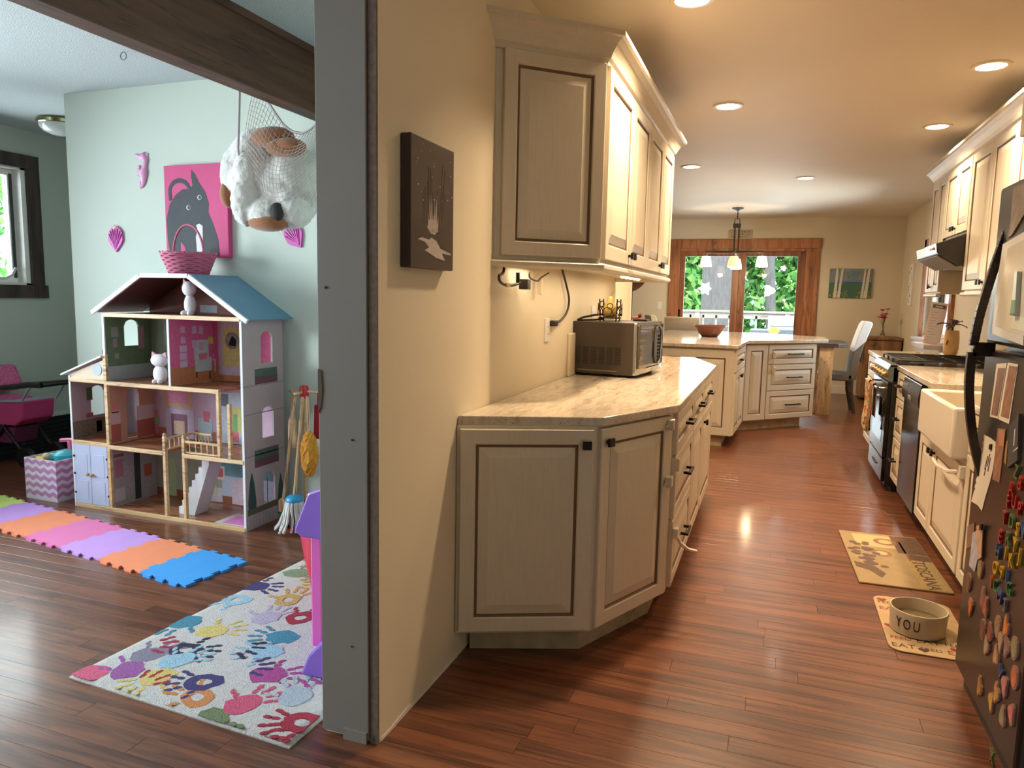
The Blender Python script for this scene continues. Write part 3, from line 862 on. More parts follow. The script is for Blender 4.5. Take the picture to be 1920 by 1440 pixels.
def strap_lock(label, pts, r=0.007, boxes=(), grp=None):
    t = thing('child_lock', label, 'child lock', pts[0], 0, grp)
    T = Vector(pts[0])
    if len(pts) > 1: MB().tube([Vector(p) - T for p in pts], r, 6).build('strap', LOCK, t, smooth=50)
    for (p, s) in boxes:
        MB().box(-s[0], s[0], -s[1], s[1], -s[2], s[2]).build('pad', LOCK, t, bevel=0.004, loc=Vector(p) - T)
    return t


def bcp(x, out, z):
    return (B[0] + math.cos(angBC) * x + math.sin(angBC) * out, B[1] + math.sin(angBC) * x - math.cos(angBC) * out, z)


strap_lock('white child lock at the top corner of the angled cabinet door', [bcp(0.435, 0.024, 0.835), bcp(0.47, 0.028, 0.845), bcp(0.50, 0.02, 0.845)], 0.006, [(bcp(0.47, 0.028, 0.845), (0.014, 0.02, 0.022))])
strap_lock('white child lock halfway down the angled cabinet door', [bcp(0.43, 0.022, 0.575), bcp(0.45, 0.03, 0.60), bcp(0.48, 0.028, 0.605)], 0.006, [(bcp(0.475, 0.028, 0.605), (0.014, 0.02, 0.022))])
strap_lock('white child lock strap dangling from the lowest drawer', [(XF + 0.03, 3.06, 0.36), (XF + 0.05, 3.07, 0.315), (XF + 0.08, 3.09, 0.285), (XF + 0.115, 3.12, 0.27)], 0.008, [((XF + 0.03, 3.06, 0.36), (0.012, 0.018, 0.022))])
strap_lock('white child lock catch on the middle drawer edge', [(XF + 0.028, 3.075, 0.655)], 0.006, [((XF + 0.026, 3.07, 0.655), (0.008, 0.016, 0.028))])
# ================================================================ kitchen, sink side
XR = 0.87
NB = -PI / 2
WR = 1.70


def rbase(label, y0, y1, fronts, extra=None):
    c = thing('base_cabinet', label, 'cabinet', (1.2, (y0 + y1) / 2, 0))
    carcass(c, [(XR, y0), (WR - 0.01, y0), (WR - 0.01, y1), (XR, y1)], 0.105, 0.65 if extra == 'sink' else 0.89)
    if extra == 'sink':
        carcass(c, [(XR, y0), (XR, y0 + 0.03), (WR - 0.01, y0 + 0.03), (WR - 0.01, y0)][::-1], 0.65, 0.89, 'side_panel')
        carcass(c, [(XR, y1 - 0.27), (WR - 0.01, y1 - 0.27), (WR - 0.01, y1), (XR, y1)], 0.65, 0.89, 'side_panel')
    carcass(c, [(XR + 0.07, y0), (WR - 0.01, y0), (WR - 0.01, y1), (XR + 0.07, y1)], 0.0, 0.105, 'toe_kick', TOE)
    for f in fronts: front(c, (XR, y1), NB, *f)
    return c


rbase('base cabinet beyond the gas stove, nearest the dining window', 6.50, 7.42, [('drawer', 0.01, 0.91, 0.70, 0.878, ('pull', 0.46, 0.79)), ('door', 0.01, 0.455, 0.118, 0.69), ('door', 0.465, 0.91, 0.118, 0.69)])
rbase('narrow drawer cabinet squeezed between stove and dishwasher', 5.375, 5.725, [('drawer', 0.012, 0.338, 0.70, 0.878, ('pull', 0.175, 0.79, 0.1), 0.045), ('drawer', 0.012, 0.338, 0.42, 0.69, ('pull', 0.175, 0.56, 0.1), 0.045), ('drawer', 0.012, 0.338, 0.118, 0.41, ('pull', 0.175, 0.27, 0.1), 0.045)])
rbase('sink base cabinet with two doors below the farmhouse sink', 3.70, 4.775, [('door', 0.02, 0.40, 0.118, 0.615, ('knob', 0.365, 0.565)), ('door', 0.408, 1.055, 0.118, 0.615, ('knob', 0.445, 0.565))], 'sink')
rbase('base cabinet between the farmhouse sink and the refrigerator', 2.895, 3.695, [('drawer', 0.01, 0.79, 0.70, 0.878, ('pull', 0.36, 0.79)), ('door', 0.01, 0.355, 0.118, 0.69, ('knob', 0.32, 0.64)), ('door', 0.365, 0.79, 0.118, 0.69)])

ct = MB().prism([(0.842, 2.89), (1.698, 2.89), (1.698, 5.725), (0.842, 5.725), (0.842, 4.50), (1.25, 4.50), (1.25, 3.70), (0.842, 3.70)], 0.888, 0.922).build('countertop', GRAN, bevel=0.003)
tag(ct, 'granite countertop cut out around the white farmhouse sink', 'countertop')
ct = MB().box(0.842, 1.698, 6.495, 7.44, 0.888, 0.922).build('countertop', GRAN, bevel=0.003)
tag(ct, 'short granite countertop beyond the gas stove holding the leafy pot', 'countertop')

# ---- farmhouse sink
PORC = mat('porcelain', (232, 222, 204), rough=0.18, noise=0.02)
sk = thing('farmhouse_sink', 'white farmhouse sink with deep apron front', 'sink', (1.02, 4.10, 0.655))
s = MB()
x0, x1, y0, y1, z0, z1, t = -0.235, 0.228, -0.397, 0.397, 0.0, 0.238, 0.03
ro = [(x0, y0), (x1, y0), (x1, y1), (x0, y1)]; ri = [(x0 + t, y0 + t), (x1 - t, y0 + t), (x1 - t, y1 - t), (x0 + t, y1 - t)]
s.add([(*p, z0) for p in ro] + [(*p, z1) for p in ro] + [(*p, z1) for p in ri] + [(*p, z0 + t) for p in ri],
      [(3, 2, 1, 0)] + [(i, (i + 1) % 4, 4 + (i + 1) % 4, 4 + i) for i in range(4)] + [(4 + i, 4 + (i + 1) % 4, 8 + (i + 1) % 4, 8 + i) for i in range(4)] + [(8 + i, 8 + (i + 1) % 4, 12 + (i + 1) % 4, 12 + i) for i in range(4)] + [(12, 13, 14, 15)])
s.build('basin', PORC, sk, bevel=0.014, smooth=50, seg=3)
MB().lathe([(0.04, 0), (0.04, 0.004), (0.02, 0.004), (0.018, 0.001)], 16).build('drain', CHROME, sk, loc=(0, 0, 0.0305), smooth=40)
fa = thing('faucet', 'curved faucet standing behind the farmhouse sink', 'faucet', (1.42, 4.1, 0.921))
MB().lathe([(0.028, 0), (0.028, 0.01), (0.018, 0.02), (0.016, 0.05)], 16).build('base', CHROME, fa, smooth=40)
MB().tube([(0, 0, 0.03), (0, 0, 0.26), (-0.03, 0, 0.33), (-0.10, 0, 0.36), (-0.17, 0, 0.33), (-0.19, 0, 0.26)], 0.012, 10).build('spout', CHROME, fa, smooth=60)
MB().tube([(0, -0.02, 0.05), (0, -0.07, 0.08)], 0.007, 8).build('lever', CHROME, fa, smooth=60)

# ---- dishwasher
BLK = mat('gloss_black', (20, 18, 18), rough=0.16, noise=0.02, spec=0.35)
BLKM = mat('satin_black', (30, 27, 25), rough=0.35, noise=0.04)
dw = thing('dishwasher', 'glossy black dishwasher built in beside the farmhouse sink', 'dishwasher', (1.15, 5.075, 0))
MB().box(-0.28, 0.5, -0.292, 0.292, 0.10, 0.885).build('tub', BLKM, dw)
MB().box(-0.305, -0.28, -0.292, 0.292, 0.10, 0.735).build('door', BLK, dw, bevel=0.004)
cp = MB().prism([(-0.28, 0.742), (-0.318, 0.742), (-0.325, 0.80), (-0.310, 0.880), (-0.28, 0.884)], -0.292, 0.292, axis='y').build('control_panel', BLK, dw, bevel=0.004)
MB().box(-0.325, -0.312, -0.05, 0.05, 0.755, 0.785).build('latch', mat('grey_latch', (120, 116, 112), rough=0.3), cp, bevel=0.004)
for k in range(5): MB().box(-0.3215, -0.314, 0.10 + 0.03 * k, 0.12 + 0.03 * k, 0.83, 0.842).build('button', mat('grey_latch', (120, 116, 112)), cp)
MB().box(-0.21, 0.4, -0.29, 0.29, 0, 0.10).build('toe_panel', BLKM, dw)

# ---- gas stove
sv = thing('gas_stove', 'black gas stove with cast iron grates and a row of brass-toned knobs', 'stove', (1.15, 6.11, 0))
MB().box(-0.33, 0.5, -0.378, 0.378, 0.04, 0.905).build('body', BLKM, sv, bevel=0.004)
MB().box(-0.35, 0.52, -0.38, 0.38, 0.905, 0.922).build('cooktop', BLK, sv, bevel=0.004)
STEEL = mat('stainless', (112, 122, 124), rough=0.3, metal=0.6)
MB().prism([(-0.33, 0.80), (-0.352, 0.80), (-0.366, 0.885), (-0.348, 0.925), (-0.30, 0.925), (-0.30, 0.80)], -0.378, 0.378, axis='y').build('control_strip', STEEL, sv, bevel=0.002)
KN = mat('brass_knob', (176, 142, 92), rough=0.35, metal=0.6)
for k in range(5):
    MB().lathe([(0.025, 0), (0.025, 0.012), (0.019, 0.014), (0.017, 0.034), (0.012, 0.036)], 16).build('knob', KN, sv, loc=(-0.358, -0.29 + 0.145 * k, 0.845), rot=(0, R(-90), 0), smooth=40)
dr = MB().box(-0.358, -0.33, -0.372, 0.372, 0.245, 0.79).build('oven_door', BLK, sv, bevel=0.005)
MB().box(-0.3595, -0.357, -0.26, 0.26, 0.34, 0.66).build('oven_window', mat('oven_glass', (10, 10, 12), rough=0.04), dr, bevel=0.001)
h = MB().tube([(-0.415, -0.33, 0.745), (-0.415, 0.33, 0.745)], 0.011, 10)
for yy in (-0.31, 0.31): h.tube([(-0.356, yy, 0.745), (-0.415, yy, 0.745)], 0.008, 8)
h.build('handle', CHROME, dr, smooth=50)
bd = MB().box(-0.355, -0.33, -0.372, 0.372, 0.07, 0.235).build('storage_drawer', BLK, sv, bevel=0.005)
MB().prism([(-0.12, 0.16), (0.12, 0.16), (0.09, 0.145), (-0.09, 0.145)], -0.362, -0.354, axis='x').build('finger_pull', BLKM, bd)
MB().box(-0.28, 0.4, -0.36, 0.36, 0, 0.05).build('plinth', BLKM, sv)
CAST = mat('cast_iron', (30, 26, 24), rough=0.55)
for gy in (-0.25, 0.0, 0.25):
    g = MB()
    g.tube([(-0.30, gy - 0.115, 0.956), (0.42, gy - 0.115, 0.956), (0.42, gy + 0.115, 0.956), (-0.30, gy + 0.115, 0.956)], 0.006, 6, closed=True)
    for gx in (-0.12, 0.06, 0.24): g.tube([(gx, gy - 0.115, 0.956), (gx, gy + 0.115, 0.956)], 0.006, 6)
    g.tube([(-0.30, gy, 0.956), (0.42, gy, 0.956)], 0.006, 6)
    for gx in (-0.30, 0.42):
        for q in (-0.115, 0.115): g.tube([(gx, gy + q, 0.956), (gx, gy + q, 0.92)], 0.006, 6)
    g.build('grate', CAST, sv, smooth=50)
for bx_, by_ in ((-0.16, -0.22), (-0.16, 0.22), (0.26, -0.22), (0.26, 0.22)):
    MB().lathe([(0.045, 0), (0.045, 0.01), (0.03, 0.018), (0.0, 0.02)], 16, cap=False).build('burner', CAST, sv, loc=(bx_, by_, 0.92), smooth=40)


def towel(label, yc, w, z0, col, spots, seed):
    t = thing('dish_towel', label, 'towel', (0.735, yc, z0))
    zt = 0.757; n = 14; rows_ = 18; rr = random.Random(seed)
    mb = MB()
    for side, off in ((1, -0.013), (-1, 0.013)):
        pass
    prof = [(-0.014 - 0.004 * math.sin(k * 0.5), z0 + (zt - z0) * k / rows_) for k in range(rows_ + 1)] + [(0.0, zt + 0.012), (0.014, zt)] + [(0.018, zt - (zt - z0) * 0.7 * k / 8) for k in range(1, 9)]
    vs = []; fs = []
    for i, (px_, pz) in enumerate(prof):
        for j in range(n + 1):
            u = j / n
            d = min(1.0, (zt - pz) * 3)
            vs.append((px_ + 0.012 * d * math.sin(u * 9 + seed) * (1 if px_ < 0.005 else 0.2), (u - 0.5) * w * (1 - 0.12 * (1 - d)), pz - z0))
    for i in range(len(prof) - 1):
        for j in range(n):
            a = i * (n + 1) + j; fs.append((a, a + 1, a + n + 2, a + n + 1))
    mi = [0] * len(fs)
    for k in range(len(fs)):
        if rr.random() < 0.34: mi[k] = rr.choice((1, 2))
    mb.add(vs, fs); mb.mi = mi
    o = mb.build('cloth', [mat('towel_' + label.split()[0], col, rough=0.95, noise=0.15, nscale=40, bump=0.3)] + spots, t, smooth=60)
    so = o.modifiers.new('thick', 'SOLIDIFY'); so.thickness = 0.004
    return t


TG = mat('towel_green', (98, 104, 72), rough=0.95); TO = mat('towel_orange', (196, 96, 58), rough=0.95); TR_ = mat('towel_red', (150, 70, 56), rough=0.95)
towel('cream floral dish towel hanging from the oven handle', 6.27, 0.20, 0.36, (216, 196, 146), [TO, TG], 1)
towel('rust patterned dish towel hanging beside the cream one on the oven handle', 6.02, 0.19, 0.40, (150, 110, 74), [TG, TR_], 4)

# ---- wall cabinets over the stove side
XW = 1.21


def rupper(label, y0, y1, z0, z1, n, knobs, rail=True):
    c = thing('wall_cabinet', label, 'cabinet', (1.45, (y0 + y1) / 2, z0))
    carcass(c, [(XW, y0), (WR - 0.002, y0), (WR - 0.002, y1), (XW, y1)], z0, z1)
    w = (y1 - y0) / n
    for k in range(n):
        kn = None
        if k in knobs: kn = ('knob', (k + 1) * w - 0.035 if knobs[k] > 0 else k * w + 0.035, z0 + 0.055)
        front(c, (XW, y1), NB, 'door', k * w + 0.003, (k + 1) * w - 0.003, z0 + 0.012, z1 - 0.012, kn, fw=0.06)
    if rail:
        T = c.location
        MB().prism([(-0.005, 0), (0.02, 0), (0.028, -0.008), (0.028, -0.02), (0.018, -0.03), (-0.005, -0.03)], y0 - T.y, y1 - T.y, axis='y').xf(Matrix.Translation((XW - T.x, 0, 0.001)) @ Matrix.Scale(-1, 4, (1, 0, 0))).build('light_rail', CAB, c)
    return c


rupper('double wall cabinet beyond the range hood, by the dining window', 6.50, 7.02, 1.44, 2.36, 2, {0: 1})
rupper('short double wall cabinet sitting on top of the range hood', 5.725, 6.495, 1.845, 2.36, 2, {0: 1, 1: -1}, rail=False)
rupper('tall triple-door wall cabinet between the range hood and the refrigerator', 4.25, 5.72, 1.44, 2.36, 3, {0: 1, 1: -1, 2: -1})
cr = sweep([(XW, 4.25), (XW, 7.02), (WR - 0.002, 7.02)], [(-o, z) for o, z in [(0, 2.345), (0.010, 2.345), (0.014, 2.362), (0.024, 2.369), (0.034, 2.390), (0.052, 2.418), (0.072, 2.436), (0.084, 2.440), (0.084, 2.458), (0, 2.458)]]).build('crown_moulding', CAB)
tag(cr, 'cream crown moulding capping the wall cabinets above the stove', 'moulding')
oc = thing('wall_cabinet', 'deep cream cabinet built in above the refrigerator', 'cabinet', (1.2, 2.58, 1.905))
carcass(oc, [(0.76, 2.19), (WR, 2.19), (WR, 2.945), (0.76, 2.945)], 1.905, 2.45)
front(oc, (0.76, 2.945), NB, 'door', 0.004, 0.385, 1.915, 2.44, ('knob', 0.35, 1.96))
front(oc, (0.76, 2.945), NB, 'door', 0.39, 0.75, 1.915, 2.44, ('knob', 0.425, 1.96))
# range hood
rh = thing('range_hood', 'black under-cabinet range hood over the gas stove', 'range hood', (1.3, 6.11, 1.6))
MB().prism([(-0.28, 0.17), (-0.27, 0.10), (-0.14, 0.02), (0.40, 0.02), (0.40, 0.245), (-0.08, 0.245)], -0.385, 0.385, axis='y').build('shell', BLKM, rh, bevel=0.003)
MB().prism([(-0.262, 0.092), (-0.142, 0.018), (-0.146, 0.011), (-0.266, 0.085)], -0.34, 0.34, axis='y').build('filter', mat('hood_filter', (150, 140, 126), rough=0.35, metal=0.6), rh)
MB().box(-0.10, 0.30, -0.30, 0.30, 0.014, 0.021).build('light_cover', mat('hood_light', (190, 178, 156), rough=0.4), rh)
MB().prism([(-0.284, 0.168), (-0.275, 0.106), (-0.271, 0.106), (-0.279, 0.168)], -0.38, -0.0, axis='y').build('front_lip', BLK, rh)
for k in range(2): MB().lathe([(0.011, 0), (0.011, 0.01), (0.004, 0.012)], 12).build('switch', WHITE, rh, loc=(-0.281, -0.22 - 0.06 * k, 0.14), rot=(0, R(-82), 0), smooth=40)

# ---- refrigerator
XFR = 0.685
fr = thing('refrigerator', 'black top-freezer refrigerator covered with magnets and photos', 'refrigerator', (1.1, 2.53, 0))
FRM = mat('fridge_black', (33, 25, 21), rough=0.28, noise=0.05, nscale=20, bump=0.05, bscale=300)
MB().box(-0.355, 0.40, -0.335, 0.335, 0.03, 1.735).build('body', FRM, fr, bevel=0.005)
fz = MB().box(-0.415, -0.36, -0.345, 0.345, 1.225, 1.74).build('freezer_door', FRM, fr, bevel=0.012)
fd = MB().box(-0.415, -0.36, -0.345, 0.345, 0.07, 1.205).build('door', FRM, fr, bevel=0.012)
MB().box(-0.385, 0.3, -0.32, 0.32, 0.0, 0.065).build('toe_grille', BLKM, fr)
HB = mat('handle_black', (40, 30, 25), rough=0.35)


def fhandle(px, par, ends):
    T = fr.location
    pts = smooth_pts([on_y(x, y, 2.80) - T for x, y in px], 4)
    mb = MB()
    for a, b in zip(pts, pts[1:]): mb.bar(a, b + (b - a) * 0.06, 0.026, 0.024, up=(0, 1, 0))
    for p in ends: mb.bar(pts[p], Vector((-0.405, pts[p].y, pts[p].z)), 0.026, 0.024, up=(0, 1, 0))
    mb.build('handle', HB, par, bevel=0.003)


fhandle([(1825, 648), (1835, 598), (1850, 545), (1868, 490), (1886, 440), (1899, 402)], fz, [0, -1])
fhandle([(1822, 660), (1818, 700), (1817, 740), (1820, 790), (1828, 840), (1840, 890)], fd, [0, -1])


def fquad(name, label, cat, px, m, th=0.002, group=None, lift=0.0, par=None):
    """A flat sheet on the refrigerator front, outline given in photo pixels."""
    ps = [on_x(x, y, XFR - lift) for x, y in px]
    c = sum(ps, Vector()) / len(ps)
    mb = MB().prism([(p.y - c.y, p.z - c.z) for p in ps], -th, 0.0, axis='x')
    if par is None:
        o = mb.build(name, m, loc=(XFR - lift, c.y, c.z)); tag(o, label, cat, group)
    else:
        o = mb.build(name, m, par, loc=Vector((XFR - lift, c.y, c.z)) - par.location)
    return o


PAPER = mat('note_paper', (224, 214, 200), rough=0.8)
ntp = [(1846, 815), (1857, 821), (1868, 830), (1867, 850), (1863, 880), (1857, 905), (1849, 930), (1842, 958), (1834, 947), (1822, 940), (1826, 926)]
for k in range(9):
    y = 920 - k * 11.5; x = 1827.5 + (920 - y) * 0.178
    ntp += [(x, y), (x + 2.4, y - 3), (x + 1.0, y - 7)]
nt_ = fquad('notepad_sheet', 'torn spiral notepad sheet stuck on the refrigerator door', 'paper', ntp, PAPER)
def on_sheet(par, px, m, name, th=0.001, lift=0.0022):
    ps = [on_x(x, y, XFR - lift) for x, y in px]; c = sum(ps, Vector()) / len(ps)
    MB().prism([(p.y - c.y, p.z - c.z) for p in ps], -th, 0.0, axis='x').build(name, m, par, loc=Vector((XFR - lift, c.y, c.z)) - Vector(par.location))
INK = mat('ink', (48, 40, 38), rough=0.8)
on_sheet(nt_, [(1857, 833), (1861, 833), (1860, 843), (1856, 843)], BLACKMETAL, 'magnet_dot', 0.004)
for (xa, ya, xb, yb) in ((1856, 851, 1850, 875), (1852, 855, 1846, 880), (1857, 858, 1852, 884), (1848, 878, 1845, 892)):
    on_sheet(nt_, [(xa, ya), (xa + 0.9, ya), (xb + 0.9, yb), (xb, yb)], INK, 'handwriting')
PH1 = mat('photo_mauve', (138, 104, 92), rough=0.35, noise=0.4, nscale=26)
PH2 = mat('photo_tan', (156, 112, 88), rough=0.35, noise=0.45, nscale=34)
p1 = fquad('photo_strip', 'narrow mauve photo strip on the refrigerator door', 'photo', [(1870, 682), (1889, 681), (1872, 785), (1857, 781)], PAPER)
on_sheet(p1, [(1872, 690), (1885, 690), (1870, 780), (1859, 777)], PH1, 'print')
p2 = fquad('photo_strip', 'white-bordered photo strip beside the mauve one', 'photo', [(1891, 680), (1910, 683), (1893, 795), (1873, 786)], PAPER)
on_sheet(p2, [(1893, 685), (1907, 688), (1891, 785), (1877, 780)], PH2, 'print')
p3 = fquad('photo_print', 'small portrait photo hanging next to the notepad sheet', 'photo', [(1872, 803), (1887, 805), (1875, 905), (1862, 899)], PH2)
on_sheet(p3, [(1874, 806), (1885, 808), (1882, 838), (1872, 836)], mat('photo_skin', (190, 132, 104), rough=0.4, noise=0.2, nscale=40), 'print')
cb_ = fquad('chalkboard_magnet', 'small dark chalkboard magnet with white scribbles', 'chalkboard', [(1898, 800), (1916, 776), (1913, 864), (1894, 878)], mat('chalk_dark', (70, 64, 60), rough=0.7, noise=0.15), 0.008)
on_sheet(cb_, [(1903, 805), (1904.5, 803), (1902, 835), (1900.5, 836)], PAPER, 'chalk_mark', lift=0.0082)
on_sheet(cb_, [(1900, 846), (1909, 838), (1909, 840), (1900, 848)], PAPER, 'chalk_mark', lift=0.0082)
fquad('wooden_magnet', 'slim gold wooden magnet tucked beside the chalkboard magnet', 'magnet', [(1891, 828), (1894, 826), (1890, 872), (1887, 866)], mat('gold_wood', (170, 128, 70), rough=0.5), 0.006)
# clustered family photos lower on the door
p5 = fquad('photo_print', 'mauve snapshot at the back of the photo cluster', 'photo', [(1815, 987), (1828, 980), (1826, 1023), (1813, 1029)], PH1)
p6 = fquad('photo_print', 'blue-and-white snapshot in the middle of the photo cluster', 'photo', [(1825, 1000), (1833, 994), (1836, 1040), (1828, 1073), (1818, 1060)], mat('photo_blue', (186, 190, 214), rough=0.35, noise=0.35, nscale=40), lift=0.003)
p7 = fquad('photo_print', 'pale portrait snapshot with black clip in the photo cluster', 'photo', [(1832, 986), (1844, 983), (1841, 1045), (1834, 1050)], mat('photo_pale', (206, 170, 140), rough=0.35, noise=0.25, nscale=34), lift=0.006)
on_sheet(p7, [(1838.5, 984), (1843.5, 983), (1842, 994), (1838, 994)], BLACKMETAL, 'clip', 0.004, 0.0085)
# framed prints and whiteboard on the freezer door
fquad('photo_print', 'dark framed print at the top of the freezer door', 'photo', [(1903, 352), (1926, 343), (1924, 400), (1900, 440), (1893, 446), (1898, 405)], mat('photo_dark', (120, 100, 84), rough=0.4, noise=0.5, nscale=30), 0.004)
wb = fquad('whiteboard', 'white-framed dry erase board on the freezer door', 'whiteboard', [(1887, 458), (1932, 432), (1926, 648), (1862, 624)], mat('board_frame', (206, 202, 196), rough=0.4), 0.010)
on_sheet(wb, [(1890, 466), (1930, 444), (1924, 630), (1866, 612)], mat('board_white', (226, 220, 206), rough=0.08), 'writing_surface', 0.001, 0.0102)
mk = fquad('dry_erase_marker', 'green dry erase marker on the whiteboard', 'marker', [(1911, 510), (1916, 509), (1911, 592), (1903, 590)], mat('marker_clear', (176, 184, 168), rough=0.3), 0.012, lift=0.0115)
on_sheet(mk, [(1906, 562), (1912, 563), (1910, 588), (1903, 586)], mat('marker_green', (58, 132, 48), rough=0.4), 'ink_barrel', 0.0125, 0.0117)
on_sheet(mk, [(1903, 587), (1910.5, 588), (1910.3, 592.5), (1902.6, 591)], BLACKMETAL, 'cap', 0.013, 0.0117)
on_sheet(wb, [(1900, 596), (1924, 596), (1923, 622), (1896, 616)], mat('sticky_note', (214, 218, 200), rough=0.8), 'sticky_note', 0.0012, 0.0113)

# letter magnets
MC = {'red': (178, 44, 40), 'yellow': (206, 158, 40), 'blue': (66, 84, 120), 'green': (96, 110, 62), 'orange': (206, 96, 44), 'leaf': (52, 110, 56), 'grey': (104, 102, 104)}
def letter(ch, col, x, y, h=0.042):
    p = on_x(x, y, XFR - 0.003)
    me = text_mesh(ch, h * 1.38, 0.0035); me.materials.clear(); me.materials.append(mat('magnet_' + col, MC[col], rough=0.3))
    o = bpy.data.objects.new('letter_magnet', me); COL.objects.link(o)
    o.matrix_world = facing((XFR - 0.0034, p.y, p.z), (-1, 0, 0), roll=R(random.Random(x).uniform(-14, 14)))
    tag(o, f'{col} plastic {"digit" if ch.isdigit() else "letter"} {ch} magnet on the refrigerator door' if ch != '1' else 'yellow plastic digit one magnet above the yellow O', 'magnet', 'letter magnets on the refrigerator')


for a in (('A', 'red', 1897, 917), ('B', 'red', 1914, 908), ('F', 'red', 1892, 942), ('U', 'red', 1903, 942), ('P', 'red', 1913, 956), ('T', 'red', 1885, 972), ('E', 'red', 1877, 1006),
          ('D', 'green', 1898, 980), ('R', 'green', 1891, 1011), ('S', 'yellow', 1909, 994), ('Y', 'yellow', 1904, 1024), ('1', 'yellow', 1887, 1039), ('K', 'yellow', 1897, 1053), ('J', 'yellow', 1913, 1043),
          ('O', 'yellow', 1867, 1066), ('9', 'yellow', 1879, 1075), ('H', 'blue', 1872, 1035), ('N', 'blue', 1918, 996), ('L', 'blue', 1890, 1084), ('I', 'orange', 1860, 1092), ('C', 'leaf', 1868, 1099),
          ('M', 'blue', 1875, 1118), ('3', 'grey', 1885, 1136), ('G', 'leaf', 1893, 1105), ('V', 'blue', 1877, 1263), ('X', 'green', 1861, 1421), ('Z', 'green', 1907, 886)):
    letter(*a)


def oval(x, y, c, a=0.030, b=0.036, group='oval picture magnets on the refrigerator', lab=None, shape=0):
    p = on_x(x, y, XFR)
    t = thing('picture_magnet', lab, 'magnet', (XFR, p.y, p.z), 0, group)
    rr = random.Random(x * 3 + y)
    n = 16
    def ol(k, s):
        r = 1.0 if shape == 0 else (1 + 0.22 * math.sin(3 * k * 2 * PI / n + x) + rr.uniform(-0.06, 0.06))
        return (a * s * r * math.cos(2 * PI * k / n), b * s * r * math.sin(2 * PI * k / n))
    rr = random.Random(x); P_ = [ol(k, 1) for k in range(n)]
    MB().prism(P_, -0.005, 0, axis='x').build('backing', mat('magnet_rim', (156, 116, 98), rough=0.5), t)
    MB().prism([(q[0] * 0.82, q[1] * 0.82) for q in P_], -0.0062, -0.0048, axis='x').build('picture', mat('magnet_pic_%d_%d_%d' % c, c, rough=0.45, noise=0.3, nscale=60), t)


ovs = [(1818, 1092, (120, 84, 66), 0, 'brown oval picture magnet below the photo cluster'), (1840, 1067, (150, 138, 96), 0, 'olive oval picture magnet touching the photo cluster'), (1822, 1137, (196, 120, 58), 1, 'orange cutout magnet below the brown oval'),
       (1845, 1121, (150, 104, 92), 1, 'small rosy cutout magnet above its twin'), (1850, 1140, (176, 96, 66), 1, 'small copper cutout magnet under the rosy one'), (1845, 1180, (116, 76, 60), 0, 'dark oval magnet with a pale figure'),
       (1858, 1188, (150, 78, 64), 1, 'slim reddish cutout magnet next to the dark oval'), (1852, 1211, (170, 150, 130), 1, 'pale grey cutout magnet under the slim reddish one'), (1873, 1175, (150, 120, 88), 0, 'tan oval magnet beside the bright orange cutout'),
       (1889, 1175, (206, 120, 50), 1, 'bright orange cutout magnet beside the tan oval'), (1879, 1202, (170, 140, 104), 1, 'mottled tan cutout magnet under the tan oval'), (1890, 1213, (140, 104, 96), 1, 'mauve cutout magnet among the orange and moss ones'),
       (1905, 1216, (140, 132, 84), 0, 'moss green oval magnet'), (1870, 1230, (190, 146, 100), 1, 'long beige bone-shaped magnet'), (1905, 1271, (190, 104, 60), 0, 'copper oval magnet with white rim'),
       (1886, 1286, (196, 120, 110), 1, 'pink and white cutout magnet'), (1839, 1289, (180, 134, 62), 1, 'lone mustard block magnet'), (1861, 1315, (206, 158, 76), 1, 'yellow giraffe-coloured cutout magnet'), (1871, 1300, (186, 140, 66), 1, 'ochre cutout magnet overlapping the yellow one'),
       (1882, 1344, (150, 136, 104), 1, 'long khaki cutout magnet'), (1899, 1338, (196, 110, 96), 1, 'salmon cutout magnet beside the khaki one')]
for x, y, c, s_, lab in ovs:
    oval(x, y, c, 0.024 if s_ else 0.028, 0.031 if s_ else 0.034, None, lab, s_)

# ---- things on the far counter and the window ledge
MB().box(1.44, 1.60, 8.30, 9.0, 0.90, 0.945).build('ledge', mat('ledge_paint', (186, 172, 170), rough=0.5), W4, bevel=0.004)
pb = on_y(1741, 649, 8.5); pt_ = on_y(1761, 570, 8.5)
mp = thing('meal_planner', 'tall pink-edged meal planner sheet propped on the window ledge', 'planner', (pb.x + 0.02, 8.50, 0.945), 0)
mp.rotation_euler = (R(-6), R(8), 0)
MB().box(-0.075, 0.075, -0.004, 0.004, 0, 0.435).build('board', mat('planner_pink', (222, 186, 172), rough=0.7), mp, bevel=0.003)
MB().box(-0.063, 0.063, -0.0052, -0.0038, 0.02, 0.42).build('sheet', mat('planner_sheet', (214, 206, 206), rough=0.7), mp)
MB().box(-0.060, 0.060, -0.0062, -0.005, 0.375, 0.412).build('title_bar', mat('planner_title', (92, 86, 88), rough=0.7), mp)
tt_ = MB()
for k in range(5): tt_.box(-0.034 + k * 0.014, -0.024 + k * 0.014, -0.0068, -0.0061, 0.386, 0.386 + 0.010 + 0.004 * (k % 2))
tt_.build('title_print', mat('sheet_white', (226, 220, 216), rough=0.7), mp)['kind'] = 'stuff'
ln = MB()
for k in range(11): ln.box(-0.055, -0.055 + 0.03 + 0.02 * ((k * 7) % 3), -0.006, -0.0051, 0.04 + k * 0.029, 0.042 + k * 0.029)
ln.build('handwriting', INK, mp)['kind'] = 'stuff'
pl = thing('plant_pot', 'tan rounded pot with a red mark holding dark striped leaves', 'plant', (1.455, 7.18, 0.922))
MB().lathe([(0.04, 0), (0.052, 0.01), (0.06, 0.06), (0.06, 0.15), (0.054, 0.21), (0.050, 0.212), (0.050, 0.19), (0.0, 0.19)], 24, cap=False).build('pot', mat('pot_tan', (206, 172, 122), rough=0.35), pl, smooth=50)
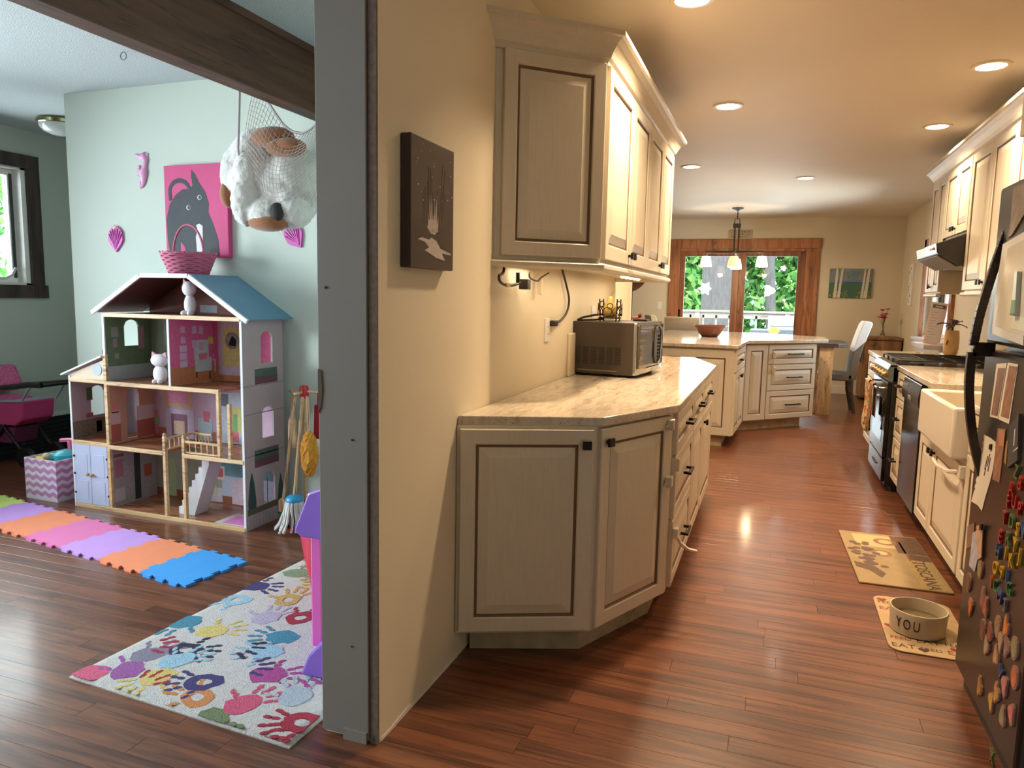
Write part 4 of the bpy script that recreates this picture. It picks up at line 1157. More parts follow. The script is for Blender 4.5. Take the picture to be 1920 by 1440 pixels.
MB().prism([(-0.055, 0.10), (-0.047, 0.125), (-0.04, 0.13), (-0.045, 0.105), (-0.052, 0.09)], -0.064, -0.04, axis='y').build('red_mark', mat('red_paint', (170, 40, 30), rough=0.5), pl)
LEAFM = mat('dark_leaf', (72, 40, 30), rough=0.5, noise=0.4, nscale=30, stretch=(1, 8, 8))
for k, (a, tilt, L) in enumerate(((0.2, 0.25, 0.10), (2.6, 0.45, 0.11), (4.2, 0.1, 0.09), (1.2, 0.9, 0.06), (5.4, 0.8, 0.07))):
    MB().tube([(0, 0, 0.19), (0.01 * math.cos(a), 0.01 * math.sin(a), 0.24), (0.02 * math.cos(a), 0.02 * math.sin(a), 0.27)], 0.003, 5).build('stem', LEAFM, pl)
    lf = MB(); pts_ = []
    for j in range(7):
        u = j / 6
        c0 = Vector((math.cos(a) * u * L + 0.02 * math.cos(a), math.sin(a) * u * L + 0.02 * math.sin(a), 0.265 + 0.05 * tilt * u * 2 - 0.05 * u * u))
        wv = Vector((-math.sin(a), math.cos(a), 0.15)) * (0.034 * math.sin(PI * min(1, u * 0.92 + 0.06)))
        pts_ += [c0 - wv, c0 + Vector((0, 0, -0.006)), c0 + wv]
    lf.add(pts_, [(j * 3 + i, j * 3 + i + 1, j * 3 + i + 4, j * 3 + i + 3) for j in range(6) for i in range(2)])
    lo = lf.build('leaf', LEAFM, pl, smooth=60); sm = lo.modifiers.new('t', 'SOLIDIFY'); sm.thickness = 0.002
# fruit by the wall beyond the sink
BAN = mat('banana', (196, 178, 84), rough=0.5, noise=0.2)
bn = thing('banana_bunch', 'bunch of greenish yellow bananas on the counter near the wall', 'bananas', (1.50, 5.28, 0.922))
for k in range(5):
    a = -0.5 + 0.25 * k
    MB().tube([(0.02 * math.sin(a), 0.03 * a, 0.19), (0.05 * math.sin(a) - 0.02, 0.09 * a, 0.15), (-0.04 + 0.05 * math.sin(a), 0.13 * a, 0.09), (-0.03, 0.13 * a, 0.03), (-0.01, 0.11 * a, 0.012)], [0.006, 0.014, 0.018, 0.014, 0.005], 8).build('banana', BAN, bn, smooth=60)
MB().tube([(0, 0, 0.185), (0.0, 0, 0.215)], 0.012, 8).build('stalk', mat('stalk', (120, 100, 50), rough=0.7), bn)
ds = thing('round_dish', 'round white dish with black rim propped by the bananas', 'dish', (1.44, 5.52, 0.99))
ds.rotation_euler = (R(65), 0, R(40))
MB().lathe([(0.0, 0.0), (0.05, 0.0), (0.075, 0.012), (0.078, 0.016), (0.05, 0.006), (0.0, 0.006)], 24, cap=False).build('bowl', WHITE, ds, smooth=50)
MB().tube([(0.077 * math.cos(2 * PI * k / 24), 0.077 * math.sin(2 * PI * k / 24), 0.014) for k in range(24)], 0.004, 6, closed=True).build('rim', BLACKMETAL, ds, smooth=60)

# ---- child lock on the sink doors
strap_lock('long white child lock strap across the doors below the sink', [(0.845, 3.72, 0.60), (0.80, 3.78, 0.585), (0.79, 3.95, 0.575), (0.80, 4.10, 0.575)], 0.010, [((0.842, 3.72, 0.60), (0.014, 0.03, 0.03))])

# ---- floor mats and pet bowl
km = thing('kitchen_mat', 'cushioned kitchen mat printed with grapes and the word TOSCANA', 'mat', (0.655, 4.18, 0), R(2))
MB().box(-0.205, 0.205, -0.42, 0.42, 0, 0.010).build('pad', mat('mat_tan', (146, 124, 88), rough=0.7, noise=0.15, nscale=14, bump=0.2, bscale=300), km, bevel=0.004)
MDK = mat('mat_brown', (92, 66, 48), rough=0.7, noise=0.3, nscale=30); MGR = mat('mat_grape', (92, 70, 64), rough=0.7, noise=0.3, nscale=60); MLT = mat('mat_cream', (182, 158, 112), rough=0.7)
def mp_box(a, m, n='print'): MB().box(*a, 0.0095, 0.0106).build(n, m, km)
mp_box((-0.14, 0.06, 0.16, 0.38), MLT, 'cream_panel'); mp_box((0.06, 0.20, 0.10, 0.40), MDK, 'brown_panel'); mp_box((0.10, 0.20, -0.0, 0.09), MDK, 'brown_panel')
mp_box((0.09, 0.10, -0.02, 0.30), mat('mat_rust', (130, 78, 54), rough=0.7), 'border_line'); mp_box((0.07, 0.185, -0.41, -0.02), mat('mat_olive', (150, 128, 82), rough=0.7, noise=0.2, nscale=40), 'olive_panel')
rk = random.Random(2)
for k in range(26):
    x, y = max(-0.175, rk.gauss(-0.12, 0.03)), rk.uniform(-0.18, 0.22)
    MB().lathe([(0.02, 0.0095), (0.02, 0.0107 + k * 0.00004)], 10).build('grape', MGR, km, loc=(x + 0.02 * (k % 2), y, 0))
MB().prism([(-0.19, -0.12), (-0.10, -0.16), (-0.06, -0.26), (-0.09, -0.33), (-0.13, -0.24), (-0.19, -0.20)], 0.0095, 0.0107).build('vine_leaf', MDK, km)
for (cx, cy, rr) in ((-0.03, 0.06, 0.05), (0.02, 0.27, 0.06)):
    MB().lathe([(rr, 0.0095), (rr, 0.0110)], 20).build('fig', mat('mat_fig', (128, 92, 64), rough=0.7, noise=0.2), km, loc=(cx, cy, 0)); MB().lathe([(rr * 0.6, 0.0109), (rr * 0.6, 0.0112)], 20).build('fig_centre', MLT, km, loc=(cx, cy, 0))
text('lettering', 'TOSCANA', 0.085, mat('mat_ink', (66, 44, 34), rough=0.8), km, Matrix.Translation((0.125, -0.215, 0.0112)) @ Matrix.Rotation(R(-90), 4, 'Z'), 0.0003)

bm_ = thing('pet_mat', 'rounded beige feeding mat printed with words and hearts under the bowl', 'mat', (0.66, 3.33, 0), 0)
def rrect(w, h, r, n=5):
    o = []
    for cx, cy, a0 in ((w - r, h - r, 0), (-w + r, h - r, 90), (-w + r, -h + r, 180), (w - r, -h + r, 270)):
        for k in range(n + 1): o.append((cx + r * math.cos(R(a0 + 90 * k / n)), cy + r * math.sin(R(a0 + 90 * k / n))))
    return o
MB().prism(rrect(0.155, 0.285, 0.05), 0, 0.006).build('pad', mat('pet_mat_beige', (176, 150, 112), rough=0.8, noise=0.1, nscale=40), bm_, bevel=0.002)
PR = mat('pet_red', (140, 44, 34), rough=0.8); PK = mat('pet_brown', (66, 46, 36), rough=0.8)
words_ = [(('EAT', 'FEED')[k % 2], (PK, PR)[(k // 2) % 2], (0.05, 0.036)[k % 2]) for k in range(12)]
for k, (w_, m_, s_) in enumerate(words_):
    text('lettering', w_, s_, m_, bm_, Matrix.Translation((-0.10 + (k % 3) * 0.098, -0.235 + (k // 3) * 0.07 + (0.23 if k > 5 else 0), 0.0062)), 0.0003)
for k, (x, y) in enumerate(((-0.12, 0.235), (-0.02, 0.255), (-0.125, -0.05), (-0.03, -0.245), (0.09, -0.2))):
    h_ = [(x + 0.0013 * 16 * math.sin(t_) ** 3, y + 0.0013 * (13 * math.cos(t_) - 5 * math.cos(2 * t_) - 2 * math.cos(3 * t_) - math.cos(4 * t_))) for t_ in [2 * PI * j / 20 for j in range(20)]]
    MB().prism(h_, 0.0055, 0.0068).build('heart', PR if k % 2 == 0 else PK, bm_)
bw = thing('pet_bowl', 'grey stoneware pet bowl lettered YOU, holding water', 'bowl', (0.635, 3.27, 0.006))
BWM = mat('stoneware', (196, 182, 156), rough=0.35, noise=0.05)
MB().lathe([(0.09, 0), (0.102, 0.004), (0.108, 0.095), (0.106, 0.10), (0.102, 0.10), (0.097, 0.012), (0.0, 0.010)], 40, cap=False).build('bowl', BWM, bw, smooth=40)
MB().lathe([(0.0985, 0.05), (0.0, 0.05)], 32, cap=False).build('water', mat('water', (110, 96, 70), rough=0.03, spec=0.6), bw)
for k, ch in enumerate('YOU'):
    a = R(-140 + k * 19); rr = 0.1063
    text('lettering', ch, 0.062, mat('bowl_ink', (44, 38, 34), rough=0.6), bw, facing((rr * math.cos(a), rr * math.sin(a), 0.052), (math.cos(a), math.sin(a), -0.06)) @ Matrix.Scale(0.62, 4, (1, 0, 0)), 0.0008)
# ================================================================ island
ZI = 0.92
E0, E1, E2, E3 = (-1.0, 6.86), (-0.315, 6.86), (-0.265, 7.78), (0.45, 8.50)
CABI = mat('island_paint', (208, 198, 178), rough=0.45, noise=0.06, nscale=6, stretch=(18, 18, 1.5))
ic = thing('island_cabinet', 'island end cabinet with a broad raised panel on its near end', 'cabinet', (-0.6, 7.3, 0))
carcass(ic, [E0, E1, E2, (-1.0, 7.78)], 0.105, ZI, m=CABI)
carcass(ic, [(-0.95, 6.90), (-0.395, 6.90), (-0.395, 7.75), (-0.95, 7.75)], 0, 0.105, 'toe_kick', TOE)
front(ic, E0, 0, 'end_panel', 0.01, 0.68, 0.112, 0.90, fw=0.075, m=CABI)
a2 = math.atan2(E2[1] - E1[1], E2[0] - E1[0]); l2 = math.hypot(E2[0] - E1[0], E2[1] - E1[1])
front(ic, E1, a2, 'drawer', 0.012, l2 - 0.1, 0.70, 0.905, ('pull', 0.3, 0.80), m=CABI)
front(ic, E1, a2, 'door', 0.012, 0.40, 0.115, 0.69, ('knob', 0.36, 0.64), m=CABI)
front(ic, E1, a2, 'door', 0.406, l2 - 0.1, 0.115, 0.69, ('knob', 0.44, 0.64), m=CABI)
a3 = math.atan2(E3[1] - E2[1], E3[0] - E2[0]); l3 = math.hypot(E3[0] - E2[0], E3[1] - E2[1])
c3, s3 = math.cos(a3), math.sin(a3)
def e3(x, d, ): return (E2[0] + c3 * x - s3 * d, E2[1] + s3 * x + c3 * d)
ic = thing('island_cabinet', 'narrow single-door island cabinet in the angled corner', 'cabinet', (-0.3, 8.1, 0))
carcass(ic, [e3(0, 0), e3(0.31, 0), e3(0.31, 0.6), e3(0.0, 0.6)], 0.105, ZI, m=CABI)
carcass(ic, [e3(0.02, 0.07), e3(0.31, 0.07), e3(0.31, 0.55), e3(0.02, 0.55)], 0, 0.105, 'toe_kick', TOE)
front(ic, E2, a3, 'door', 0.012, 0.306, 0.115, 0.905, fw=0.065, m=CABI)
ic = thing('island_cabinet', 'three-drawer island cabinet with dark bar pulls facing the aisle', 'cabinet', (0.0, 8.6, 0))
carcass(ic, [e3(0.31, 0), e3(l3, 0), e3(l3, 0.6), e3(0.31, 0.6)], 0.105, ZI, m=CABI)
carcass(ic, [e3(0.31, 0.07), e3(l3 - 0.1, 0.07), e3(l3 - 0.1, 0.55), e3(0.31, 0.55)], 0, 0.105, 'toe_kick', TOE)
for z0, z1 in ((0.70, 0.905), (0.42, 0.69), (0.115, 0.41)):
    front(ic, E2, a3, 'drawer', 0.318, l3 - 0.01, z0, z1, ('pull', (0.318 + l3) / 2 + 0.02, (z0 + z1) / 2, 0.20), fw=0.055, m=CABI)
lk = e3(0.385, -0.03)
strap_lock('white child lock joining the upper two island drawers', [(lk[0], lk[1], 0.79), (lk[0], lk[1], 0.64)], 0.005, [((lk[0], lk[1], 0.79), (0.015, 0.015, 0.028)), ((lk[0], lk[1], 0.64), (0.018, 0.018, 0.028))])
isl = MB().prism([(-1.18, 6.82), (-0.285, 6.82), (-0.23, 7.735), (0.57, 8.535), (0.57, 9.2), (-0.1, 9.75), (-1.3, 9.75), (-1.3, 6.95)], ZI, ZI + 0.032).build('island_countertop', GRAN, bevel=0.003)
tag(isl, 'polished granite island top with an angled inner corner under the brown bowl', 'countertop')
lgp = MB().box(-1.06, -1.0, 6.90, 6.98, 0, ZI).build('support_post', wood('dark_post', (48, 32, 24), (66, 46, 34), scale=(14, 14, 1.2)), bevel=0.003)
tag(lgp, 'dark post carrying the overhanging corner of the island top', 'post')
bo = thing('mixing_bowl', 'speckled brown flared bowl on the island top', 'bowl', (-0.66, 8.28, ZI + 0.032))
MB().lathe([(0.085, 0), (0.09, 0.004), (0.12, 0.04), (0.16, 0.10), (0.178, 0.118), (0.182, 0.122), (0.176, 0.126), (0.155, 0.105), (0.11, 0.035), (0.0, 0.02)], 36, cap=False).build('bowl', mat('brown_glaze', (116, 66, 52), rough=0.2, noise=0.2, nscale=60), bo, smooth=50)

# ---- bar table with plank legs
DKW = wood('dark_tabletop', (62, 50, 44), (88, 74, 66), rough=0.35, scale=(1.2, 14, 14))
bt = thing('bar_table', 'dark-topped bar table on raw pine plank legs behind the island', 'table', (0.62, 9.8, 0))
MB().prism([(-0.22, -0.42), (0.12, -0.42), (0.24, -0.28), (0.24, 0.55), (-0.22, 0.55)], 0.822, 0.868).build('tabletop', DKW, bt, bevel=0.004)
for (yy, x0, x1) in ((-0.36, -0.08, 0.075), (0.45, -0.08, 0.075), (-0.28, -0.12, -0.085)):
    lg = MB().box(x0, x1, yy - 0.02, yy + 0.02, 0, 0.823).build('plank_leg', PINE, bt, bevel=0.002)
    if x1 - x0 > 0.1:
        rk = random.Random(int(yy * 100))
        for k in range(9):
            MB().lathe([(rk.uniform(0.003, 0.008), 0), (0.003, 0.0015)], 8).build('knot', mat('pine_knot', (112, 66, 34), rough=0.7), lg, loc=(rk.uniform(x0 + 0.02, x1 - 0.02), yy - 0.0195, rk.uniform(0.05, 0.78)), rot=(R(90), 0, 0))


def parsons(label, loc, rz, m, cover=None, group=None):
    t = thing('dining_chair', label, 'chair', loc, rz, group)
    # faces +y in its own frame; back at -y
    MB().box(-0.23, 0.23, -0.21, 0.25, 0.40, 0.49).build('seat', m, t, bevel=0.02, seg=3, smooth=60)
    bp = [(-0.20 - 0.03 * u - 0.10 * u * u, 0.42 + 0.68 * u) for u in [k / 10 for k in range(11)]]
    prof = [(y - 0.045, z) for y, z in bp] + [(bp[-1][0] - 0.035, 1.12), (bp[-1][0] + 0.02, 1.125)] + [(y + 0.045, z) for y, z in bp[::-1]]
    MB().prism(prof, -0.23, 0.23, axis='x').build('backrest', m, t, smooth=50, bevel=0.008)
    if cover:
        q = [(y - 0.052, z) for y, z in bp if z > 0.86] + [(bp[-1][0] - 0.04, 1.13), (bp[-1][0] + 0.025, 1.135)] + [(y + 0.052, z) for y, z in bp[::-1] if z > 0.72]
        MB().prism(q, -0.236, 0.236, axis='x').build('white_cover', cover, t, smooth=50, bevel=0.008)
    for sx in (-0.2, 0.2):
        MB().bar((sx, 0.22, 0.41), (sx, 0.23, 0.0), 0.042, 0.042, up=(0, 1, 0)).build('leg', DKW, t, bevel=0.003)
        MB().tube([(sx, -0.19, 0.42), (sx, -0.20, 0.25), (sx, -0.25, 0.0)], [0.03, 0.027, 0.02], 4).build('leg', DKW, t)
    return t


GREYF = mat('grey_upholstery', (112, 102, 92), rough=0.9, noise=0.12, nscale=40, bump=0.2, bscale=300, sheen=0.2)
CREAMF = mat('cream_upholstery', (206, 192, 168), rough=0.9, noise=0.06, nscale=20, bump=0.15, bscale=300)
parsons('grey upholstered dining chair with white cover on its back, by the bar table', (0.74, 9.90, 0), R(90), GREYF, mat('white_cover', (222, 222, 226), rough=0.85, noise=0.04))
parsons('cream dining chair with broad flat back behind the island', (-1.15, 10.2, 0), R(0), CREAMF)
parsons('cream dining chair turned edge-on beside the patio door', (-1.42, 10.95, 0), R(-70), CREAMF)

# ---- small pine cabinet with flowers
sc_ = thing('pine_cabinet', 'small old pine cupboard standing in the dining corner', 'cabinet', (1.44, 11.45, 0))
OLDP = wood('old_pine', (118, 82, 50), (156, 114, 74), rough=0.6, scale=(12, 12, 1.2))
MB().box(-0.24, 0.24, -0.24, 0.28, 0.03, 0.85).build('carcass', OLDP, sc_, bevel=0.004)
MB().box(-0.265, 0.262, -0.265, 0.30, 0.85, 0.885).build('top', OLDP, sc_, bevel=0.006)
MB().box(-0.165, 0.235, -0.258, -0.238, 0.06, 0.84).build('door', OLDP, sc_, bevel=0.006)
MB().box(-0.235, -0.17, -0.252, -0.238, 0.06, 0.50).build('stile', OLDP, sc_, bevel=0.003)
MB().box(-0.2405, -0.20, -0.20, 0.10, 0.52, 0.76).build('opening', mat('recess_shade', (32, 24, 18), rough=0.9), sc_)  # dark panel on the uncut flank; its colour stands for shade in a hollow
MB().lathe([(0.012, 0), (0.016, 0.012), (0.010, 0.02)], 12).build('knob', OLDP, sc_, loc=(-0.13, -0.258, 0.78), rot=(R(90), 0, 0))
vs_ = thing('flower_vase', 'glass bud vase with pink blossoms on the pine cupboard', 'vase', (1.455, 11.40, 0.885))
MB().lathe([(0.03, 0), (0.036, 0.02), (0.03, 0.05), (0.014, 0.08), (0.013, 0.12), (0.018, 0.15)], 16).build('vase', mat('vase_glass', (206, 200, 180), rough=0.08, trans=0.8, noise=0.0), vs_, smooth=50)
STEM = mat('flower_stem', (104, 96, 58), rough=0.7); PETAL = mat('pink_petal', (206, 96, 120), rough=0.8, noise=0.2, nscale=20); PETAL2 = mat('mauve_petal', (164, 84, 96), rough=0.8, noise=0.2, nscale=20)
rf = random.Random(4)
for k in range(11):
    a = rf.uniform(0, 2 * PI); r = rf.uniform(0.01, 0.075); z = rf.uniform(0.27, 0.41)
    MB().tube([(0, 0, 0.05), (0, 0, 0.14), (r * math.cos(a) * 0.6, r * math.sin(a) * 0.6, z * 0.75), (r * math.cos(a), r * math.sin(a), z)], 0.0025, 5).build('stem', STEM, vs_)
    f = MB()
    for j in range(6):
        b = j * PI / 3; f.ell((r * math.cos(a) + 0.017 * math.cos(b), r * math.sin(a) + 0.017 * math.sin(b), z + rf.uniform(-0.006, 0.008)), (0.016, 0.016, 0.009), 6, 5)
    f.build('blossom', PETAL if k % 3 else PETAL2, vs_, smooth=60)

# ---- far wall pictures, sign, plate, switch
bp_ = thing('canvas_painting', 'landscape canvas of white birches against blue sky on the far wall', 'painting', (1.022, YF, 1.425))
MB().box(-0.285, 0.285, -0.028, 0, 0, 0.425).build('canvas', mat('canvas_edge', (110, 120, 120), rough=0.7), bp_, bevel=0.002)
def pbox(pts, m, n, lv=1): MB().prism(pts, -0.028 - 0.0006 * lv, -0.0275, axis='y').build(n, m, bp_)
pbox([(-0.283, 0.20), (0.283, 0.20), (0.283, 0.423), (-0.283, 0.423)], mat('sky_paint', (112, 134, 156), rough=0.7, noise=0.35, nscale=5, stretch=(1, 1, 4)), 'sky')
pbox([(-0.283, 0.002), (0.283, 0.002), (0.283, 0.19), (0.12, 0.205), (-0.02, 0.215), (-0.16, 0.20), (-0.283, 0.215)], mat('hill_paint', (66, 104, 84), rough=0.7, noise=0.25, nscale=6), 'hills', 2)
pbox([(-0.283, 0.19), (-0.1, 0.215), (0.283, 0.20), (0.283, 0.23), (-0.05, 0.24), (-0.283, 0.225)], mat('lake_paint', (70, 96, 130), rough=0.7, noise=0.2, nscale=6), 'ridge', 3)
lvb = MB(); rl_ = random.Random(6)
for k in range(220):
    if k < 130: x, z = rl_.choice((rl_.uniform(-0.28, -0.02), rl_.uniform(0.10, 0.28))), rl_.uniform(0.26, 0.42)
    else: x, z = rl_.choice((rl_.uniform(-0.28, -0.03), rl_.uniform(0.09, 0.28))), rl_.uniform(0.005, 0.11)
    r = rl_.uniform(0.006, 0.013)
    lvb.prism([(x + r * math.cos(j * PI / 2), z + r * math.sin(j * PI / 2)) for j in range(4)], -0.0308, -0.029, axis='y')
lvb.build('leaf_dabs', mat('dab_paint', (156, 146, 84), rough=0.7, noise=0.4, nscale=40), bp_)['kind'] = 'stuff'
for (xb, xt, w) in ((-0.20, -0.185, 0.022), (-0.15, -0.115, 0.020), (0.16, 0.19, 0.018), (0.205, 0.24, 0.024)):
    pbox([(xb - w, 0.002), (xb + w, 0.002), (xt + w * 0.6, 0.423), (xt - w * 0.6, 0.423)], mat('birch_paint', (214, 206, 192), rough=0.7, noise=0.2, nscale=30, stretch=(1, 1, 3)), 'birch_trunk', 6)
rp_ = thing('canvas_painting', 'tall narrow white canvas with pink flower on the window wall', 'painting', (1.70, 10.93, 1.335), R(-90))
MB().box(-0.13, 0.13, -0.022, 0, 0, 0.55).build('canvas', mat('white_canvas', (232, 228, 222), rough=0.8), rp_, bevel=0.002)
rl_ = random.Random(9)
for k in range(12):
    x, z = rl_.uniform(-0.09, 0.09), 0.05 + k * 0.04; r = rl_.uniform(0.012, 0.028)
    MB().prism([(x + r * rl_.uniform(0.5, 1.2) * math.cos(j * PI / 4), z + r * math.sin(j * PI / 4)) for j in range(8)], -0.0228, -0.0215, axis='y').build('brush_mark', mat('ink_mark', (62, 54, 54), rough=0.8) if k not in (9, 10, 8) else mat('rose_mark', (196, 84, 104), rough=0.8), rp_)
sg = thing('wall_sign', 'small rustic sign resting on the patio door casing behind the chandelier', 'sign', (-0.55, YF - 0.012, 2.29))
MB().box(-0.17, 0.17, -0.014, 0.0, 0, 0.135).build('board', mat('sign_board', (176, 160, 134), rough=0.8, noise=0.15), sg, bevel=0.002)
t_ = MB(); rs = random.Random(12)
for r_ in range(3):
    for k in range(9): t_.box(-0.14 + k * 0.031, -0.14 + k * 0.031 + rs.uniform(0.006, 0.02), -0.0152, -0.0138, 0.03 + r_ * 0.035, 0.03 + r_ * 0.035 + rs.uniform(0.008, 0.02))
t_.build('lettering', mat('sign_ink', (84, 72, 60), rough=0.8), sg)['kind'] = 'stuff'
wpz = thing('wall_plate', 'round brown wooden disc hung on the far wall near the switch', 'wall decor', (-2.28, YF, 1.80))
MB().lathe([(0.0, 0.0), (0.34, 0.0), (0.345, 0.012), (0.33, 0.022), (0.29, 0.016), (0.0, 0.014)], 40, cap=False).build('disc', wood('plate_wood', (96, 58, 38), (128, 82, 56)), wpz, rot=(R(90), 0, 0), smooth=40)
outlet((-1.74, YF, 1.255), (0, -1), 'white light switch on the far wall beside the patio door', 'switch', True)

# ---- chandelier
BRZ = mat('bronze', (58, 44, 34), rough=0.5)
yc = 10.42
def cz(x, y): return on_y(x, y, yc)
c0 = on_z(1384, 390, CEIL)
ch = thing('chandelier', 'bronze chandelier with three glowing glass shades over the dining area', 'chandelier', (c0.x, yc, CEIL))
T = ch.location
MB().lathe([(0.0, 0), (0.075, 0), (0.075, -0.012), (0.03, -0.03), (0.012, -0.04)], 24, cap=False).build('canopy', BRZ, ch, smooth=40)
z_ = [cz(1384, y).z - CEIL for y in (398, 410, 420, 425, 470, 476)]
for k in range(5):
    za = -0.035 - (abs(z_[1]) - 0.03) * k / 5
    MB().tube([(0.008 * math.cos(b) * (1 if k % 2 else 0.2), 0.008 * math.cos(b) * (0.2 if k % 2 else 1), za - 0.02 + 0.018 * math.sin(b)) for b in [2 * PI * j / 10 for j in range(10)]], 0.003, 5, closed=True).build('chain_link', BRZ, ch, smooth=60)
MB().tube([(0, 0, -0.03), (0, 0, z_[1] + 0.01)], 0.0035, 6).build('wire', BRZ, ch)
MB().tube([(-0.035, 0, z_[2]), (-0.03, 0, z_[1]), (0.03, 0, z_[1]), (0.035, 0, z_[2])], 0.006, 6).build('loop', BRZ, ch)
MB().box(-0.05, 0.05, -0.03, 0.03, z_[3] - 0.02, z_[2] + 0.005).build('collar', BRZ, ch, bevel=0.004)
for sx in (-0.036, 0.02): MB().box(sx - 0.0, sx + 0.022, -0.012, 0.012, z_[4], z_[3]).build('column', BRZ, ch, bevel=0.002)
zb = z_[4]
MB().box(-0.40, 0.36, -0.012, 0.012, zb - 0.03, zb).build('arm', BRZ, ch, bevel=0.002)
MB().box(-0.012, 0.012, -0.36, 0.30, zb - 0.05, zb - 0.02).build('arm', BRZ, ch, bevel=0.002)
SHADE = mat('lit_shade', (255, 240, 205), rough=0.5, emit=(255, 224, 160), estr=2.6)
SHADE2 = mat('front_shade', (236, 222, 190), rough=0.5, emit=(255, 224, 160), estr=0.9)
for (sx, sy, mm) in ((-0.385, 0, SHADE), (0.345, 0, SHADE), (0, -0.34, SHADE2), (0, 0.28, SHADE)):
    zz = zb - 0.03 - (0.02 if sy else 0)
    MB().tube([(sx, sy, zz + 0.01), (sx, sy, zz - 0.05)], 0.014, 8).build('socket', BRZ, ch, smooth=60)
    MB().lathe([(0.05, zz - 0.045), (0.056, zz - 0.05), (0.072, zz - 0.12), (0.08, zz - 0.185), (0.076, zz - 0.185), (0.052, zz - 0.055)], 24, cap=False).build('lamp_shade', mm, ch, loc=(sx, sy, 0), smooth=40)
    l = bpy.data.lights.new('chandelier_bulb', 'POINT'); l.energy = 16; l.color = (1, 0.76, 0.46); l.shadow_soft_size = 0.04
    lo = bpy.data.objects.new('chandelier_bulb', l); COL.objects.link(lo); lo.location = (T.x + sx, T.y + sy, T.z + zz - 0.2)

# ---- recessed ceiling lights
LENS = emis('downlight_lens', (255, 244, 220), 30)
TRIMW = mat('downlight_trim', (226, 210, 184), rough=0.4)
WARM = (1.0, 0.735, 0.46)
spots = [((-0.40, 3.245), 'recessed ceiling light above the clipped counter corner', 1.0), ((-0.36, 5.02), 'recessed ceiling light near the far end of the crowned wall cabinets', 1.0), ((-0.82, 7.15), 'recessed ceiling light over the island end panel', 0.7),
         ((0.22, 8.05), 'recessed ceiling light over the island drawers', 0.7), ((1.0, 5.96), 'recessed ceiling light in front of the range hood', 0.6), ((0.99, 4.56), 'recessed ceiling light nearest the refrigerator cabinet', 0.75)]
for (x, y), lab, k in spots:
    t = thing('recessed_light', lab, 'ceiling light', (x, y, CEIL))
    MB().lathe([(0.068, -0.001), (0.095, -0.001), (0.092, -0.007), (0.072, -0.009), (0.068, -0.004)], 28, cap=False).build('trim_ring', TRIMW, t, smooth=40)
    MB().lathe([(0.0, -0.006), (0.072, -0.006), (0.072, -0.002)], 28, cap=False).build('lens', LENS, t)
    l = bpy.data.lights.new('downlight', 'AREA'); l.shape = 'DISK'; l.size = 0.13; l.energy = 31 * k; l.color = WARM; l.spread = R(128)
    lo = bpy.data.objects.new('downlight', l); COL.objects.link(lo); lo.location = (x, y, CEIL - 0.013)

# ================================================================ outside the patio door
struct(MB().box(-14, 12, 12.0, 40, -0.9, -0.75).build('lawn', mat('lawn', (92, 132, 60), rough=0.95, noise=0.3, nscale=3)))
DECK = wood('deck_wood', (150, 146, 140), (184, 180, 174), rough=0.8, scale=(1.2, 14, 14))
dk = struct(MB().box(-3.5, 3.5, 11.98, 15.6, -0.30, -0.09).build('deck_frame', DECK))
for k in range(25): MB().box(-3.5, 3.5, 11.98 + k * 0.145, 11.98 + k * 0.145 + 0.138, -0.09, -0.06).build('deck_board', DECK, dk)
rl = thing('deck_railing', 'weathered grey deck railing outside the patio door', 'railing', (-0.5, 15.5, -0.06))
yr = 15.5; zr = on_y(1320, 581, yr).z + 0.06
MB().box(-3.0, 4.0, -0.07, 0.07, zr - 0.04, zr).build('top_rail', DECK, rl, bevel=0.004)
MB().box(-3.0, 4.0, -0.02, 0.02, zr - 0.16, zr - 0.04).build('upper_rail', DECK, rl)
MB().box(-3.0, 4.0, -0.02, 0.02, 0.08, 0.16).build('lower_rail', DECK, rl)
for k in range(27): MB().box(-2.98 + k * 0.26, -2.94 + k * 0.26, -0.02, 0.02, 0.1, zr - 0.1).build('baluster', DECK, rl)
for x in (-1.0, 0.75, 2.6): MB().box(x - 0.05, x + 0.05, -0.05, 0.05, 0, zr - 0.04).build('post', DECK, rl, bevel=0.003)
g0 = on_y(1405, 615, 13.6); g1 = on_y(1503, 600, 13.6); gt = on_y(1470, 580, 13.6).z
gr = thing('gas_grill', 'pale blue covered gas grill on the deck', 'grill', ((g0.x + g1.x) / 2 + 0.12, 13.6, -0.06))
GRB = mat('grill_blue', (168, 190, 214), rough=0.45); GRD = mat('grill_grey', (120, 136, 158), rough=0.45)
w = (g1.x - g0.x) / 2 + 0.1
zl = 0.80
MB().box(-w * 0.6, w, -0.28, 0.28, 0.12, zl).build('cabinet', GRB, gr, bevel=0.01)
MB().box(-w, w, -0.3, 0.3, zl, zl + 0.12).build('firebox', GRD, gr, bevel=0.01)
MB().prism([(-0.30, zl + 0.12), (-0.28, zl + 0.28), (-0.14, zl + 0.36), (0.2, zl + 0.36), (0.30, zl + 0.22), (0.30, zl + 0.12)], -w * 0.45, w * 0.98, axis='x').build('lid', GRB, gr, bevel=0.01)
for k in range(3): MB().lathe([(0.03, 0), (0.028, 0.03)], 12).build('knob', GRD, gr, loc=(-0.2 + 0.28 * k, -0.3, zl + 0.06), rot=(R(90), 0, 0))
MB().tube([(-0.2, -0.36, zl + 0.2), (w * 0.8, -0.36, zl + 0.2)], 0.012, 8).build('handle', GRD, gr)
MB().box(-w - 0.28, -w, -0.22, 0.22, zl + 0.0, zl + 0.03).build('side_shelf', mat('shelf_wood', (150, 116, 84), rough=0.7), gr)
for sx in (-w * 0.5, w * 0.9):
    for sy in (-0.2, 0.2): MB().lathe([(0.04, 0), (0.04, 0.13)], 10).build('wheel', BLACKMETAL, gr, loc=(sx, sy, 0))

